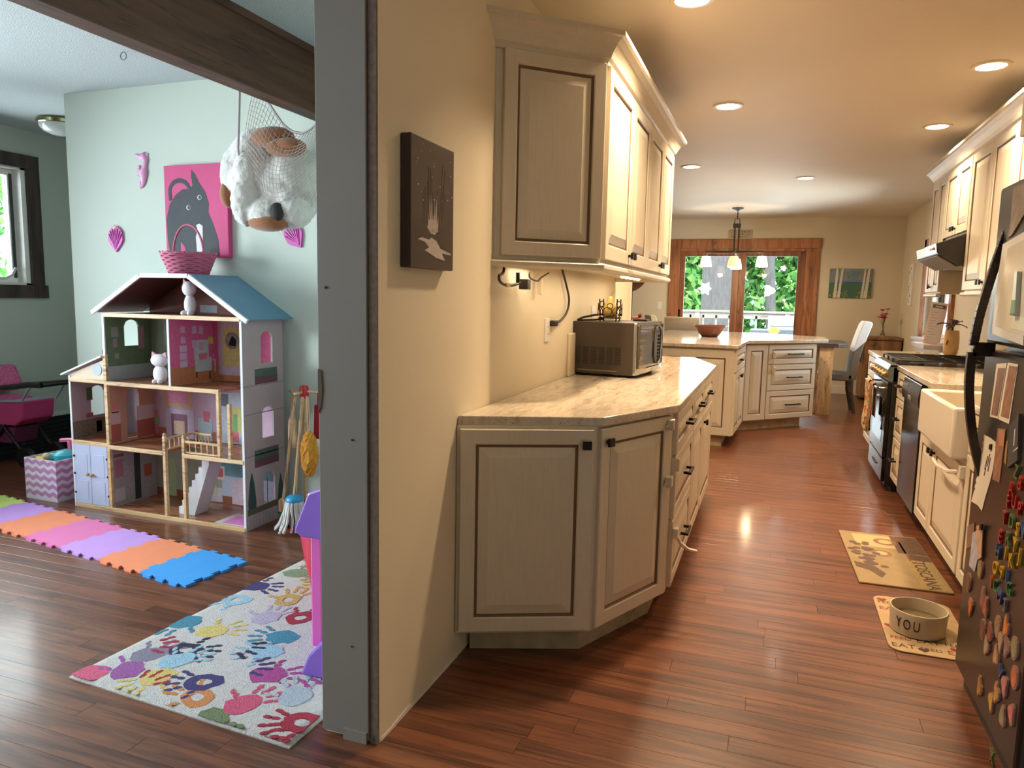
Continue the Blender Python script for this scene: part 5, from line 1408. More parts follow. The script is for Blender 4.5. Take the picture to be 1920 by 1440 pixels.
BARK = mat('bark', (112, 108, 110), rough=0.95, noise=0.35, nscale=10, bump=1.0, bscale=18, stretch=(3, 3, 0.5))
LEAFC = []
for k, c in enumerate(((112, 178, 92), (146, 206, 112), (92, 158, 92), (170, 214, 130))):
    m = mat('leaf_%d' % k, c, rough=0.7, noise=0.2, nscale=6)
    LEAFC.append(m)


def foliage(mb, c, r, n, size, rr):
    for k in range(n):
        while True:
            p = Vector((rr.uniform(-1, 1), rr.uniform(-1, 1), rr.uniform(-1, 1)))
            if 0.25 < p.length < 1: break
        q = Vector((c[0] + p.x * r[0], c[1] + p.y * r[1], c[2] + p.z * r[2]))
        u = Vector((rr.uniform(-1, 1), rr.uniform(-1, 1), rr.uniform(-1, 1))).normalized()
        w = u.cross(Vector((rr.uniform(-1, 1), rr.uniform(-1, 1), rr.uniform(-1, 1)))).normalized()
        s = size * rr.uniform(0.6, 1.3)
        mb.add([q - u * s, q + w * s * 0.5, q + u * s, q - w * s * 0.5], [(0, 1, 2, 3)], rr.randrange(4))


def tree(label, x, y, trunk, h, crowns, n, size, seed, lean=0.0):
    t = thing('tree', label, 'tree', (x, y, -0.78))
    rr = random.Random(seed)
    if trunk: MB().tube([(0, 0, -0.1), (lean * 0.1, 0, 0.4), (lean * 0.4, 0, h * 0.4), (lean * 0.7, 0, h * 0.75), (lean, 0, h)], [trunk * 1.35, trunk, trunk * 0.92, trunk * 0.8, trunk * 0.6], 14).build('trunk', BARK, t, smooth=60)
    mb = MB()
    for c, r in crowns: foliage(mb, c, r, n, size, rr)
    o = mb.build('foliage', LEAFC, t); o['kind'] = 'stuff'
    return t


tp = on_y(1348, 560, 18.5)
tree('thick grey-barked tree just beyond the deck railing', tp.x, 18.5, 0.40, 7.5, [((-0.5, 0.5, 6.5), (3, 2, 1.5))], 1500, 0.10, 1, lean=-0.15)
t2 = on_y(1461, 520, 19.5)
tree('slim bluish trunk leaning behind the grill', t2.x, 19.5, 0.13, 6.5, [((0, 0.5, 6.0), (2.0, 1.5, 1.2))], 900, 0.09, 2, lean=-0.5)
for k, (x, y, lab) in enumerate(((-6.0, 24, 'leafy green tree far beyond the deck, at the wall side'), (-3.4, 23, 'bright green tree filling the view behind the thick trunk'), (-0.6, 25, 'broad green tree behind the slim trunk'), (2.4, 24, 'green tree behind the deck post and grill'), (5.2, 25, 'pale green tree at the edge of the garden'))):
    tree(lab, x, y, 0.16, 4.5, [((0, 0, 2.0), (2.3, 1.6, 2.0)), ((0.4, 0, 4.6), (2.4, 1.6, 1.8)), ((-0.4, 0.5, 6.6), (2.2, 1.6, 1.6))], 3400, 0.16, 10 + k)
tree('pale green tree outside the play room window', -10.5, 6.5, 0.15, 4.0, [((0, 0, 2.2), (1.6, 1.8, 1.6)), ((0.2, 0.2, 4.0), (1.5, 1.6, 1.2))], 1500, 0.10, 33)
# stickers on the patio door glass
def sticker(label, x, y, pts_r, m):
    p = on_y(x, y, YF + (0.047 if x < 1390 else 0.072))
    n = len(pts_r)
    o = MB().prism([(r * math.cos(2 * PI * k / n), r * math.sin(2 * PI * k / n)) for k, r in enumerate(pts_r)], -0.001, 0.0, axis='y').build('window_sticker', m, loc=p)
    tag(o, label, 'sticker')
SW = mat('sticker_white', (226, 232, 240), rough=0.6, trans=0.75, noise=0.0); SY = mat('sticker_yellow', (226, 214, 90), rough=0.6, trans=0.75, noise=0.0); SP = mat('sticker_pink', (226, 160, 150), rough=0.6, trans=0.75, noise=0.0); SB = mat('sticker_blue', (150, 210, 220), rough=0.6, trans=0.75, noise=0.0)
sticker('yellow flower sticker on the patio door glass above the grill', 1451, 621, [0.09, 0.055] * 6, SY)
sticker('white cloud sticker on the patio door pane crossed by the trunk', 1322, 541, [0.10, 0.07, 0.12, 0.07] * 3, SW)
sticker('pink blossom sticker high on the patio door pane', 1469, 503, [0.05, 0.035] * 5, SP)
sticker('white rainbow-cloud sticker in the middle of the patio door pane', 1442, 545, [0.10, 0.08, 0.06, 0.08] * 3, SW)
sticker('small rose sticker on the pane near the slim trunk', 1470, 563, [0.03, 0.02] * 5, SP)
sticker('orange and teal butterfly sticker low on the pane', 1411, 567, [0.045, 0.02] * 4, SB)
sticker('turquoise bird sticker just above the railing', 1411, 605, [0.06, 0.03, 0.045] * 3, SB)
# ================================================================ living room: doll house
DT = Vector((-3.4, 3.39, 0))
dh = thing('doll_house', 'tall open-front wooden doll house with blue roof against the pale wall', 'doll house', DT)
DPINE = wood('doll_pine', (206, 166, 116), (228, 196, 150), rough=0.5, scale=(2, 16, 16))
DWHITE = mat('doll_white', (226, 228, 232), rough=0.5)
YA, YB = 3.215, 3.565


def dpart(mb, name, m, par=None, **k):
    o = mb.build(name, m, par or dh, **k)
    o.location = Vector(o.location) - (DT if par is None else Vector())
    return o


def arched(axis, p0, p1, u0, u1, z0, z1, holes):
    """Panel with arched openings (a, b, bottom, spring, rise)."""
    mb = MB()
    def q(a, b, c, d, c2=None, d2=None):
        if d - c < 1e-4 and (d2 is None or d2 - c2 < 1e-4): return
        c2 = c if c2 is None else c2; d2 = d if d2 is None else d2
        pts = [(a, c), (b, c2), (b, d2), (a, d)]
        mb.prism(pts, p0, p1, axis=axis)
    if not holes: q(u0, u1, z0, z1); return mb
    a, b = holes[0][0], holes[0][1]
    q(u0, a, z0, z1); q(b, u1, z0, z1)
    n = 8; hs = sorted(holes, key=lambda h: h[2])
    for i in range(n):
        s, e = a + (b - a) * i / n, a + (b - a) * (i + 1) / n
        top = lambda h, u: h[3] + h[4] * math.sqrt(max(0, 1 - ((u - (a + b) / 2) / ((b - a) / 2)) ** 2))
        lo_s = lo_e = z0
        for h in hs:
            q(s, e, lo_s, h[2], lo_e, h[2]); lo_s, lo_e = top(h, s), top(h, e)
        q(s, e, lo_s, z1, lo_e, z1)
    return mb


# outer walls
RX = -2.735
wy0, wy1 = on_x(487, 650, RX).y, on_x(509, 650, RX).y
hz = []
for (xm, yt, yb) in ((498, 621, 680), (498, 762, 820), (501, 884, 941)):
    a, b = on_x(xm, yt, RX).z, on_x(xm, yb, RX).z
    hz.append((wy0, wy1, b, a - 0.035, 0.035))
MAUVE = mat('doll_mauve', (168, 150, 152), rough=0.6, noise=0.05)
sw_ = dpart(arched('x', RX - 0.006, RX + 0.006, YA, YB, 0, 1.2, hz), 'side_wall', MAUVE)
MB().box(RX - 0.007, RX + 0.007, YA - 0.003, YA, 0, 1.2).build('edge_strip', DWHITE, dh, loc=-DT)
LX = -3.735
GREEN = mat('doll_green', (104, 122, 94), rough=0.7, noise=0.2, nscale=18)
PEACH = mat('doll_peach', (196, 150, 126), rough=0.7, noise=0.1); GREYW = mat('doll_grey', (160, 156, 160), rough=0.7, noise=0.25, nscale=70)
lz = [on_x(247, 600, LX).y, on_x(262, 600, LX).y]
lu0, lu1 = on_x(233, 630, LX + .006).y, on_x(261, 630, LX + .006).y
z0_, z1_ = on_x(247, 648, LX).z, on_x(247, 599, LX).z
dpart(arched('x', LX - 0.006, LX + 0.006, YA, YB, 0.80, 1.2, [(lu0, lu1, z0_, z1_ - 0.04, 0.04)]), 'upper_left_wall', GREEN)
lu0, lu1 = on_x(238, 780, LX + .006).y, on_x(262, 780, LX + .006).y
dpart(arched('x', LX - 0.006, LX + 0.006, YA, YB, 0.41, 0.785, [(lu0, lu1, 0.43, 0.70, 0.04)]), 'middle_left_wall', PEACH)
dpart(arched('x', LX - 0.006, LX + 0.006, YA, YB, 0.02, 0.395, []), 'lower_left_wall', GREYW)
dpart(MB().box(LX - 0.012, LX + 0.010, YA - 0.006, YA + 0.012, 0, 0.96), 'corner_post', DPINE)
dpart(MB().box(LX - 0.008, LX + 0.008, YA - 0.004, YA + 0.004, 0.80, 1.2), 'edge_strip', DWHITE)
# back panels per room
def back(x0, x1, z0, z1, c, nm, noise=0.1, ns=14):
    return dpart(MB().box(x0, x1, YB - 0.006, YB, z0, z1), nm, mat('doll_' + nm, c, rough=0.7, noise=noise, nscale=ns))
DVX = -3.243
back(LX, DVX, 0.80, 1.2, (150, 168, 146), 'upper_sage_panel', 0.15); pk = back(DVX, RX, 0.80, 1.2, (222, 110, 156), 'pink_panel', 0.18, 60)
back(LX, RX, 0.41, 0.79, (206, 176, 200), 'lilac_panel', 0.12); back(LX, -3.2, 0.02, 0.40, (166, 172, 150), 'moss_panel', 0.2); back(-3.2, RX, 0.02, 0.40, (112, 150, 160), 'teal_panel', 0.12)
dpart(MB().prism([(-3.735, 1.2), (-2.735, 1.2), (-2.735, 1.22), (-3.073, 1.43), (-3.413, 1.43), (-3.735, 1.25)], YB - 0.006, YB, axis='y'), 'attic_panel', mat('doll_attic', (150, 96, 84), rough=0.7, noise=0.25, nscale=9))
dpart(MB().box(DVX - 0.006, DVX, YA, YB, 0.80, 1.2), 'divider', GREYW)
dpart(MB().box(DVX, DVX + 0.005, YA, YB, 0.80, 1.2), 'divider_face', mat('doll_pink_panel', (222, 110, 156)))
dpart(MB().box(DVX - 0.007, DVX + 0.007, YA - 0.004, YA, 0.80, 1.19), 'edge_strip', DWHITE)
# floors
FLP = wood('doll_floor', (150, 92, 66), (186, 126, 92), rough=0.25, scale=(3, 20, 20))
def shelf(x0, x1, y0, y1, z, nm='floor_shelf', top=FLP):
    s = dpart(MB().box(x0, x1, y0, y1, z - 0.012, z), nm, top)
    return s
shelf(LX, RX, YA, YB, 0.020); shelf(LX, -3.32, YA, YB, 0.408); shelf(-3.32, -3.16, 3.42, YB, 0.408); shelf(-3.16, RX, YA, YB, 0.408)
shelf(LX, -2.893, YA, YB, 0.797); shelf(-2.893, RX, 3.40, YB, 0.797); shelf(LX, RX, YA, YB, 1.205, top=mat('attic_floor', (150, 100, 80), rough=0.6))
for (x0, x1, z) in ((LX, -3.312, 0.40), (-3.168, RX, 0.40), (LX, -2.893, 0.789), (LX, RX, 1.197), (LX, RX, 0.012), (-4.03, LX, 0.012), (-4.03, LX, 0.41), (-4.03, LX, 0.795)):
    dpart(MB().box(x0, x1, YA - 0.007, YA + 0.004, z - 0.013, z + 0.011), 'shelf_edge', DPINE, bevel=0.002)
# roof
ROOF = mat('doll_roof_blue', (96, 140, 168), rough=0.55, noise=0.12, nscale=5); BROWN_IN = mat('doll_brown', (120, 72, 70), rough=0.7, noise=0.12)
def slab2(p, q_, t, nm, m, y0=3.2, y1=3.60):
    d = Vector((q_[0] - p[0], q_[1] - p[1])).normalized(); nn = Vector((-d.y, d.x)) * t
    dpart(MB().prism([p, q_, (q_[0] + nn.x, q_[1] + nn.y), (p[0] + nn.x, p[1] + nn.y)], y0, y1, axis='y'), nm, m)
eL, rL, rR, eR = (-3.793, 1.212), (-3.413, 1.432), (-3.073, 1.432), (-2.682, 1.192)
slab2(eL, rL, 0.007, 'roof_slope', ROOF); slab2(rL, rR, 0.007, 'roof_top', ROOF); slab2(rR, eR, 0.007, 'roof_slope', ROOF)
slab2(eL, rL, -0.005, 'roof_lining', BROWN_IN, 3.205, 3.56); slab2(rL, rR, -0.005, 'roof_lining', BROWN_IN, 3.205, 3.56); slab2(rR, (-2.74, 1.232), -0.005, 'roof_lining', BROWN_IN, 3.205, 3.56)
for p, q_ in ((eL, rL), (rL, rR), (rR, eR)): slab2((p[0], p[1] - 0.016), (q_[0], q_[1] - 0.016), 0.024, 'gable_trim', DWHITE, 3.19, 3.204)
# wing
WX = -4.03
wz = [(on_x(169, 750, WX).y, on_x(195, 750, WX).y, on_x(182, 777, WX).z, on_x(182, 722, WX).z - 0.04, 0.04)]
LIL = mat('doll_lilac', (160, 148, 162), rough=0.7, noise=0.1)
dpart(arched('x', WX - 0.005, WX + 0.005, YA, YB, 0, 0.81, wz), 'wing_wall', LIL)
dpart(MB().box(WX - 0.007, WX + 0.007, YA - 0.004, YA, 0, 0.82), 'edge_strip', DWHITE)
dpart(MB().box(WX, LX, YB - 0.006, YB, 0, 0.81), 'wing_back_panel', LIL)
shelf(WX, LX, YA, YB, 0.416); dpart(MB().prism([(WX, 0.80), (LX, 0.80), (LX, 0.93), (WX, 0.828)], YA, YA + 0.008, axis='y'), 'wing_gable', mat('doll_cream', (226, 208, 180), rough=0.6))
dpart(MB().lathe([(0.036, 0), (0.036, 0.002)], 20), 'gable_medallion', mat('doll_paleblue', (186, 200, 222), rough=0.6), loc=(-3.80, YA - 0.0005, 0.865), rot=(R(90), 0, 0))
slab2((-4.081, 0.818), (-3.745, 0.945), 0.009, 'wing_roof', DWHITE, 3.195, 3.58)
dpart(MB().box(-3.785, -3.745, 3.24, 3.28, 0.94, 0.985), 'chimney', mat('chimney_brown', (112, 92, 86), rough=0.7))
PBLUE = mat('doll_doorblue', (190, 204, 232), rough=0.4)
for (x0, x1, kx) in ((-4.022, -3.890, -3.905), (-3.888, -3.752, -3.872)):
    d_ = dpart(MB().box(x0, x1, YA - 0.004, YA + 0.006, 0.024, 0.398), 'door', PBLUE, bevel=0.002)
    for (a, b) in ((0.05, 0.17), (0.20, 0.34)): MB().box(x0 + 0.025, x1 - 0.025, YA - 0.0055, YA - 0.003, a, b).build('door_panel', PBLUE, d_, bevel=0.001)
    MB().ell((kx, YA - 0.014, 0.213), (0.011, 0.011, 0.009), 10, 7).build('knob', mat('gold_knob', (196, 160, 90), rough=0.4), d_, smooth=60)
    for hz_ in (0.09, 0.21, 0.32): MB().box((x0 if x0 < -4 else x1) - 0.005, (x0 if x0 < -4 else x1) + 0.005, YA - 0.008, YA - 0.003, hz_ - 0.006, hz_ + 0.006).build('hinge', BLACKMETAL, d_)
# posts, railings, stairs
for (x, z0, z1, y) in ((-3.306, 0.02, 0.50, YA + 0.006), (-3.163, 0.02, 0.50, YA + 0.006), (-2.905, 0.408, 0.80, YA + 0.006), (-2.843, 0.408, 0.72, YA + 0.02)):
    p_ = dpart(MB().box(x - 0.010, x + 0.010, y - 0.010, y + 0.010, z0, z1), 'post', DPINE, bevel=0.002)
    if z1 < 0.6: MB().ell((x, y, z1 + 0.009), 0.011, 10, 7).build('finial', DPINE, p_, smooth=60)
def railing(a, b):
    r_ = MB().bar((a[0], a[1], 0.482), (b[0], b[1], 0.482), 0.012, 0.012).bar((a[0], a[1], 0.420), (b[0], b[1], 0.420), 0.010, 0.008)
    o = dpart(r_, 'railing', DPINE)
    for k in range(1, 6):
        u = k / 6; MB().bar((a[0] + (b[0] - a[0]) * u, a[1] + (b[1] - a[1]) * u, 0.422), (a[0] + (b[0] - a[0]) * u, a[1] + (b[1] - a[1]) * u, 0.48), 0.006, 0.006).build('baluster', DPINE, o)
railing((-3.163, YA + 0.006), (-2.91, YA + 0.006)); railing((-3.306, YA + 0.006), (-3.306, 3.44)); railing((-3.306, 3.44), (-3.16, 3.44))
st_ = [(-3.285, 0.02)]
for k in range(9): st_ += [(-3.285 + 0.026 * k, 0.02 + 0.0425 * (k + 1)), (-3.285 + 0.026 * (k + 1), 0.02 + 0.0425 * (k + 1))]
st_ += [(-3.051, 0.34), (-3.27 + 0.10, 0.02)]
dpart(MB().prism(st_, 3.29, 3.40, axis='y'), 'stairs', DWHITE)
# printed decoration (flat print on the panels)
_lv = 0.0
def pr(x0, x1, z0, z1, c, nm='print', lv=1, y=None):
    m = mat('print_%d_%d_%d' % c, c, rough=0.7, noise=0.15, nscale=50)
    global _lv; _lv += 0.05; lv = lv + _lv % 0.8
    yy = (YB - 0.006) if y is None else y
    if not (x0 <= LX + 0.001 and x1 >= RX - 0.001) and z0 < 1.2 and not (x0 == DVX or x0 == -3.20):
        # laid out as seen through the open front: carry each print back to the panel it is printed on
        p0, p1 = 452.4 + (x0 + 2.735) * 255, 452.4 + (x1 + 2.735) * 255
        if 0.8 <= z0 < 1.2 and p0 < 400:
            ya, yb = [3.215 + (p - 316.6) / 83.4 * 0.35 for p in (p0, p1)]
            k = (ya + yb) / 2 / 3.215
            dpart(MB().box(DVX + 0.0045, DVX + 0.0052 + 0.0008 * lv, ya, min(yb, YB - 0.008), 1.35 - (1.35 - z0) * k, 1.35 - (1.35 - z1) * k), nm, m)
            return
        x0, x1 = [max(LX, min(RX, -3.735 + (p - 284.5) * 0.00426)) for p in (p0, p1)]
        z0, z1 = [1.35 - (1.35 - z) * 1.09 for z in (z0, z1)]
        z0 = max(z0, 0.025 if z1 < 0.40 else 0.41 if z1 < 0.8 else 0.80); z1 = max(z1, z0 + 0.004)
    dpart(MB().box(x0, x1, yy - 0.0008 * lv, yy + 0.0005, z0, z1), nm, m)
# pink room
CH = (190, 214, 214)
pr(-3.095, -2.985, 0.965, 1.075, CH, 'armchair_print', 2); pr(-3.09, -2.965, 0.90, 0.975, CH, 'armchair_print', 3); pr(-3.06, -3.0, 0.965, 1.0, (220, 130, 160), 'cushion_print', 4)
for x in (-3.08, -2.98): pr(x - 0.004, x + 0.004, 0.86, 0.90, (50, 40, 40), 'chair_leg_print', 2)
pr(DVX, RX, 0.80, 0.90, (196, 130, 90), 'floor_print', 1); pr(-2.90, RX, 0.88, 1.18, (214, 190, 216), 'window_surround_print', 1); pr(-2.87, RX, 0.93, 1.15, (220, 200, 130), 'window_print', 2)
for (x, z) in ((-3.09, 1.13), (-3.04, 1.13), (-3.09, 1.05), (-3.04, 1.04)): pr(x - 0.018, x + 0.018, z - 0.022, z + 0.022, (214, 176, 206), 'frame_print', 2)
pr(-2.985, -2.945, 1.055, 1.095, (226, 210, 120), 'frame_print', 2); pr(-2.955, -2.90, 0.965, 0.975, (236, 226, 230), 'side_table_print', 3); pr(-2.93, -2.922, 0.89, 0.965, (236, 226, 230), 'side_table_print', 3); pr(-2.945, -2.91, 0.975, 1.0, (240, 200, 210), 'flower_print', 3)
dpart(MB().lathe([(0.052, 0), (0.052, 0.002)], 24), 'round_picture', mat('round_pic', (150, 146, 140), rough=0.6, noise=0.6, nscale=40), loc=(-3.09, YB - 0.009, 1.05), rot=(R(90), 0, 0))
dpart(MB().prism([(-0.03, -0.03), (0.02, -0.035), (0.03, 0.0), (0.0, 0.03), (-0.015, 0.01)], -0.001, 0, axis='y'), 'picture_figure', BLACKMETAL, loc=(-3.085, YB - 0.0115, 1.05))
# dresser print on the divider's pink face
for k in range(3): dpart(MB().box(DVX + 0.0045, DVX + 0.0058, 3.29, 3.345, 0.90 + 0.045 * k, 0.938 + 0.045 * k), 'dresser_print', mat('print_lilac', (206, 190, 214), rough=0.7))
dpart(MB().box(DVX + 0.0045, DVX + 0.0056, YA, YB, 0.80, 0.90), 'floor_print', mat('print_196_130_90', (196, 130, 90)))
for z in (1.06, 1.12): dpart(MB().box(DVX + 0.0045, DVX + 0.0058, 3.30, 3.335, z - 0.02, z + 0.02), 'frame_print', mat('print_214_176_206', (214, 176, 206)))
# green room: skirting, notes, dress
for (a, b, c, d, col, nm) in ((YA, YB, 0.80, 0.885, (172, 176, 178), 'skirting_print'), (3.26, 3.31, 1.06, 1.12, (150, 150, 140), 'note_print'), (3.27, 3.30, 1.0, 1.05, (160, 140, 140), 'note_print'), (3.455, 3.50, 0.98, 1.12, (176, 128, 140), 'dress_print'), (3.28, 3.31, 0.93, 0.96, (150, 156, 130), 'note_print')):
    dpart(MB().box(LX + 0.0055, LX + 0.0068, a, b, c, d), nm, mat('print_%d_%d_%d' % col, col, rough=0.7, noise=0.1))
# peach room: skirting and table on its wall
for (a, b, c, d, col, nm) in ((YA, 3.30, 0.42, 0.53, (176, 96, 84), 'skirting_print'), (3.42, YB, 0.42, 0.53, (176, 96, 84), 'skirting_print'), (3.42, YB, 0.53, 0.62, (206, 184, 190), 'dado_print'), (YA, 3.30, 0.53, 0.61, (206, 176, 180), 'dado_print'), (3.24, 3.29, 0.60, 0.607, (120, 60, 60), 'console_print'), (3.25, 3.28, 0.625, 0.66, (226, 120, 130), 'lamp_print')):
    dpart(MB().box(LX + 0.0055, LX + 0.0068, a, b, c, d), nm, mat('print_%d_%d_%d' % col, col, rough=0.7, noise=0.1))
# middle back wall: fireplace, picture, plants, kitchen
pr(LX, RX, 0.41, 0.47, (180, 106, 90), 'floor_print'); pr(-3.30, -3.09, 0.46, 0.66, (214, 200, 226), 'mantel_print', 2); pr(-3.26, -3.14, 0.50, 0.63, (150, 110, 130), 'firebox_print', 3); pr(-3.24, -3.16, 0.51, 0.59, (226, 196, 170), 'fire_print', 4)
pr(-3.31, -3.11, 0.675, 0.785, (214, 180, 120), 'gilt_frame_print', 2); pr(-3.295, -3.125, 0.69, 0.775, (226, 150, 180), 'picture_print', 3); pr(-3.44, -3.36, 0.50, 0.64, (220, 130, 160), 'curtain_print', 2); pr(-3.40, -3.35, 0.56, 0.60, (150, 200, 140), 'leaf_print', 3)
pr(-3.06, -2.96, 0.44, 0.62, (186, 208, 222), 'sofa_print', 2); pr(-3.02, -2.98, 0.60, 0.66, (224, 120, 140), 'rose_print', 3); pr(-2.93, RX, 0.42, 0.78, (196, 206, 222), 'kitchen_print', 2); pr(-2.92, -2.84, 0.70, 0.77, (110, 116, 130), 'hood_print', 3); pr(-2.83, RX - 0.01, 0.55, 0.70, (214, 206, 140), 'window_print', 3); pr(-2.81, -2.78, 0.56, 0.66, (120, 186, 110), 'plant_print', 4); pr(-2.815, -2.775, 0.50, 0.56, (220, 120, 130), 'pot_print', 4)
# lower floor
for (a, b, c, d, col, nm) in ((3.245, 3.30, 0.20, 0.31, (170, 110, 136), 'mirror_print'), (3.235, 3.31, 0.05, 0.13, (196, 186, 190), 'cabinet_print'), (3.24, 3.31, 0.325, 0.345, (140, 90, 70), 'shelf_print'), (3.385, 3.43, 0.03, 0.39, (44, 48, 60), 'doorway_print'), (3.46, 3.52, 0.16, 0.24, (170, 90, 70), 'bench_print')):
    dpart(MB().box(LX + 0.0055, LX + 0.0068, a, b, c, d), nm, mat('print_%d_%d_%d' % col, col, rough=0.7, noise=0.1))
pr(LX, RX, 0.02, 0.07, (150, 88, 60), 'floor_print'); pr(-3.34, -3.24, 0.07, 0.36, (176, 196, 150), 'cupboard_print', 2); pr(-3.20, RX, 0.07, 0.20, (196, 206, 224), 'dado_print', 1); pr(-3.02, -2.90, 0.13, 0.22, (214, 206, 216), 'bench_print', 2); pr(-3.02, -2.94, 0.18, 0.24, (206, 214, 160), 'pillow_print', 3); pr(-2.83, RX - 0.005, 0.10, 0.28, (224, 200, 212), 'armchair_print', 3)
for x in (-2.99, -2.91): pr(x - 0.03, x + 0.03, 0.27, 0.35, (226, 214, 206), 'frame_print', 2); pr(x - 0.018, x + 0.018, 0.285, 0.335, (206, 90, 100), 'picture_print', 3)
dpart(MB().box(-2.97, -2.75, YA + 0.01, 3.42, 0.0205, 0.0215), 'rug_print', mat('print_grey_rug', (206, 196, 190), rough=0.8)); dpart(MB().box(-2.93, -2.76, YA + 0.03, 3.38, 0.0212, 0.0222), 'rug_centre_print', mat('print_pink_rug', (214, 120, 186), rough=0.8))
# wing print: hanging plant, shelf of pots, stone wall
for (a, b, c, d, col, nm) in ((3.32, 3.36, 0.65, 0.73, (70, 92, 66), 'hanging_plant_print'), (YA, YB, 0.42, 0.53, (112, 104, 92), 'stone_wall_print'), (3.31, 3.36, 0.54, 0.57, (150, 80, 90), 'pot_print'), (3.38, 3.42, 0.44, 0.51, (190, 136, 80), 'planter_print')):
    dpart(MB().box(WX + 0.0045, WX + 0.006, a, b, c, d), nm, mat('print_%d_%d_%d' % col, col, rough=0.7, noise=0.35, nscale=60))
# attic prints
pr(-3.33, -3.2, 1.215, 1.26, (190, 196, 206), 'bed_print', 2); pr(-3.05, -2.95, 1.215, 1.33, (206, 170, 146), 'wardrobe_print', 2); pr(-3.12, -3.05, 1.34, 1.40, (206, 140, 140), 'frame_print', 2); pr(-2.90, -2.76, 1.215, 1.25, (214, 206, 196), 'toy_box_print', 2)
# outside print on the side wall: window boxes, trees, fence
def so(ya, yb, za, zb, c, nm, lv=1):
    dpart(MB().box(RX + 0.0055, RX + 0.006 + 0.0008 * lv, ya, yb, za, zb), nm, mat('print_%d_%d_%d' % c, c, rough=0.7, noise=0.35, nscale=80))
for (xa, xb, yt, ym, yb) in ((476, 518, 690, 705, 718), (476, 521, 840, 858, 872)):
    a, b = on_x(xa, ym, RX).y, on_x(xb, ym, RX).y; z1, z2, z3 = [on_x(495, q, RX).z for q in (yt, ym, yb)]
    so(a, b, z2, z1, (72, 88, 84), 'bush_print', 1); so(a, b, z3, z2, (100, 62, 72), 'window_box_print', 2)
for xm in (471, 525):
    yb_ = on_x(xm, 920, RX).y; zt_, zb_ = on_x(xm, 885, RX).z, on_x(xm, 962, RX).z
    dpart(MB().prism([(yb_ - 0.03, zb_), (yb_ + 0.03, zb_), (yb_ + 0.034, zb_ + 0.06), (yb_ + 0.02, zt_ - 0.07), (yb_, zt_), (yb_ - 0.02, zt_ - 0.07), (yb_ - 0.034, zb_ + 0.06)], RX + 0.0055, RX + 0.0072, axis='x'), 'cypress_print', mat('print_cypress', (46, 68, 66), rough=0.7))
for k in range(12): so(3.225 + k * 0.028, 3.238 + k * 0.028, 0.01, 0.105, (172, 160, 166), 'picket_print', 1)
so(3.23, 3.55, 0.085, 0.12, (92, 84, 70), 'hedge_print', 2)
for z in (0.42, 0.66, 0.82): so(YA, YB, z, z + 0.006, (140, 122, 126), 'cornice_print', 1)
so(wy0 + 0.03, wy0 + 0.035, hz[2][2], hz[2][3], (60, 66, 80), 'glazing_bar', 1)

# white kitten cutouts standing in the doll house
def kitten(label, x, y, z, s, sq):
    t = thing('toy_kitten', label, 'toy', (x, y, z))
    wm = mat('kitten_white', (226, 218, 222), rough=0.7, noise=0.06); pm = mat('kitten_pink', (206, 150, 166), rough=0.7)
    MB().ell((0, 0, 0.042 * s), (0.030 * s * sq, 0.02 * s, 0.044 * s)).build('body', wm, t, smooth=60)
    h = MB().ell((0, -0.004, 0.105 * s), (0.036 * s * sq, 0.022 * s, 0.03 * s)).build('head', wm, t, smooth=60)
    for sx in (-1, 1):
        MB().prism([(sx * 0.034 * s * sq, 0.115 * s), (sx * 0.030 * s * sq, 0.145 * s), (sx * 0.010 * s, 0.130 * s)], -0.008, 0.004, axis='y').build('ear', pm, h)
        MB().ell((sx * 0.015 * s, -0.018 * s, 0.01 * s), (0.012 * s, 0.014 * s, 0.011 * s), 8, 6).build('paw', wm, t, smooth=60)
kitten('white toy kitten standing in the doll house attic', -3.13, 3.27, 1.205, 1.45, 0.85)
kitten('greyish toy kitten seated in the green doll house room', -3.40, 3.30, 0.797, 1.3, 1.3)

# ---- basket on the roof
bk = thing('wicker_basket', 'pink wicker basket with tall handle on the doll house roof', 'basket', (-3.255, 3.40, 1.439))
WICK = mat('pink_wicker', (196, 104, 132), rough=0.8, noise=0.2, nscale=40)
MB().lathe([(0.0, 0.004), (0.105, 0.004), (0.105, 0.0), (0.0, 0.0)], 24, cap=False).build('base', WICK, bk)
for k in range(11):
    z = 0.006 + k * 0.0115; r = 0.106 + k * 0.0045
    MB().tube([(r * math.cos(2 * PI * j / 40) * (1 + 0.02 * math.sin(j * PI + k * PI)), r * math.sin(2 * PI * j / 40) * (1 + 0.02 * math.sin(j * PI / 2 + k * PI)), z + 0.003 * math.sin(j * PI / 2 + k * PI)) for j in range(40)], 0.0068, 5, closed=True).build('weave_ring', WICK, bk, smooth=60)
for k in range(20):
    a = 2 * PI * k / 20; MB().tube([(0.104 * math.cos(a), 0.104 * math.sin(a), 0), (0.155 * math.cos(a), 0.155 * math.sin(a), 0.132)], 0.004, 5).build('stake', WICK, bk)
MB().tube([(0.112 * math.cos(b), 0.0, 0.12 + 0.17 * math.sin(b)) for b in [PI * j / 16 for j in range(17)]], 0.007, 6).build('handle', WICK, bk, smooth=60)

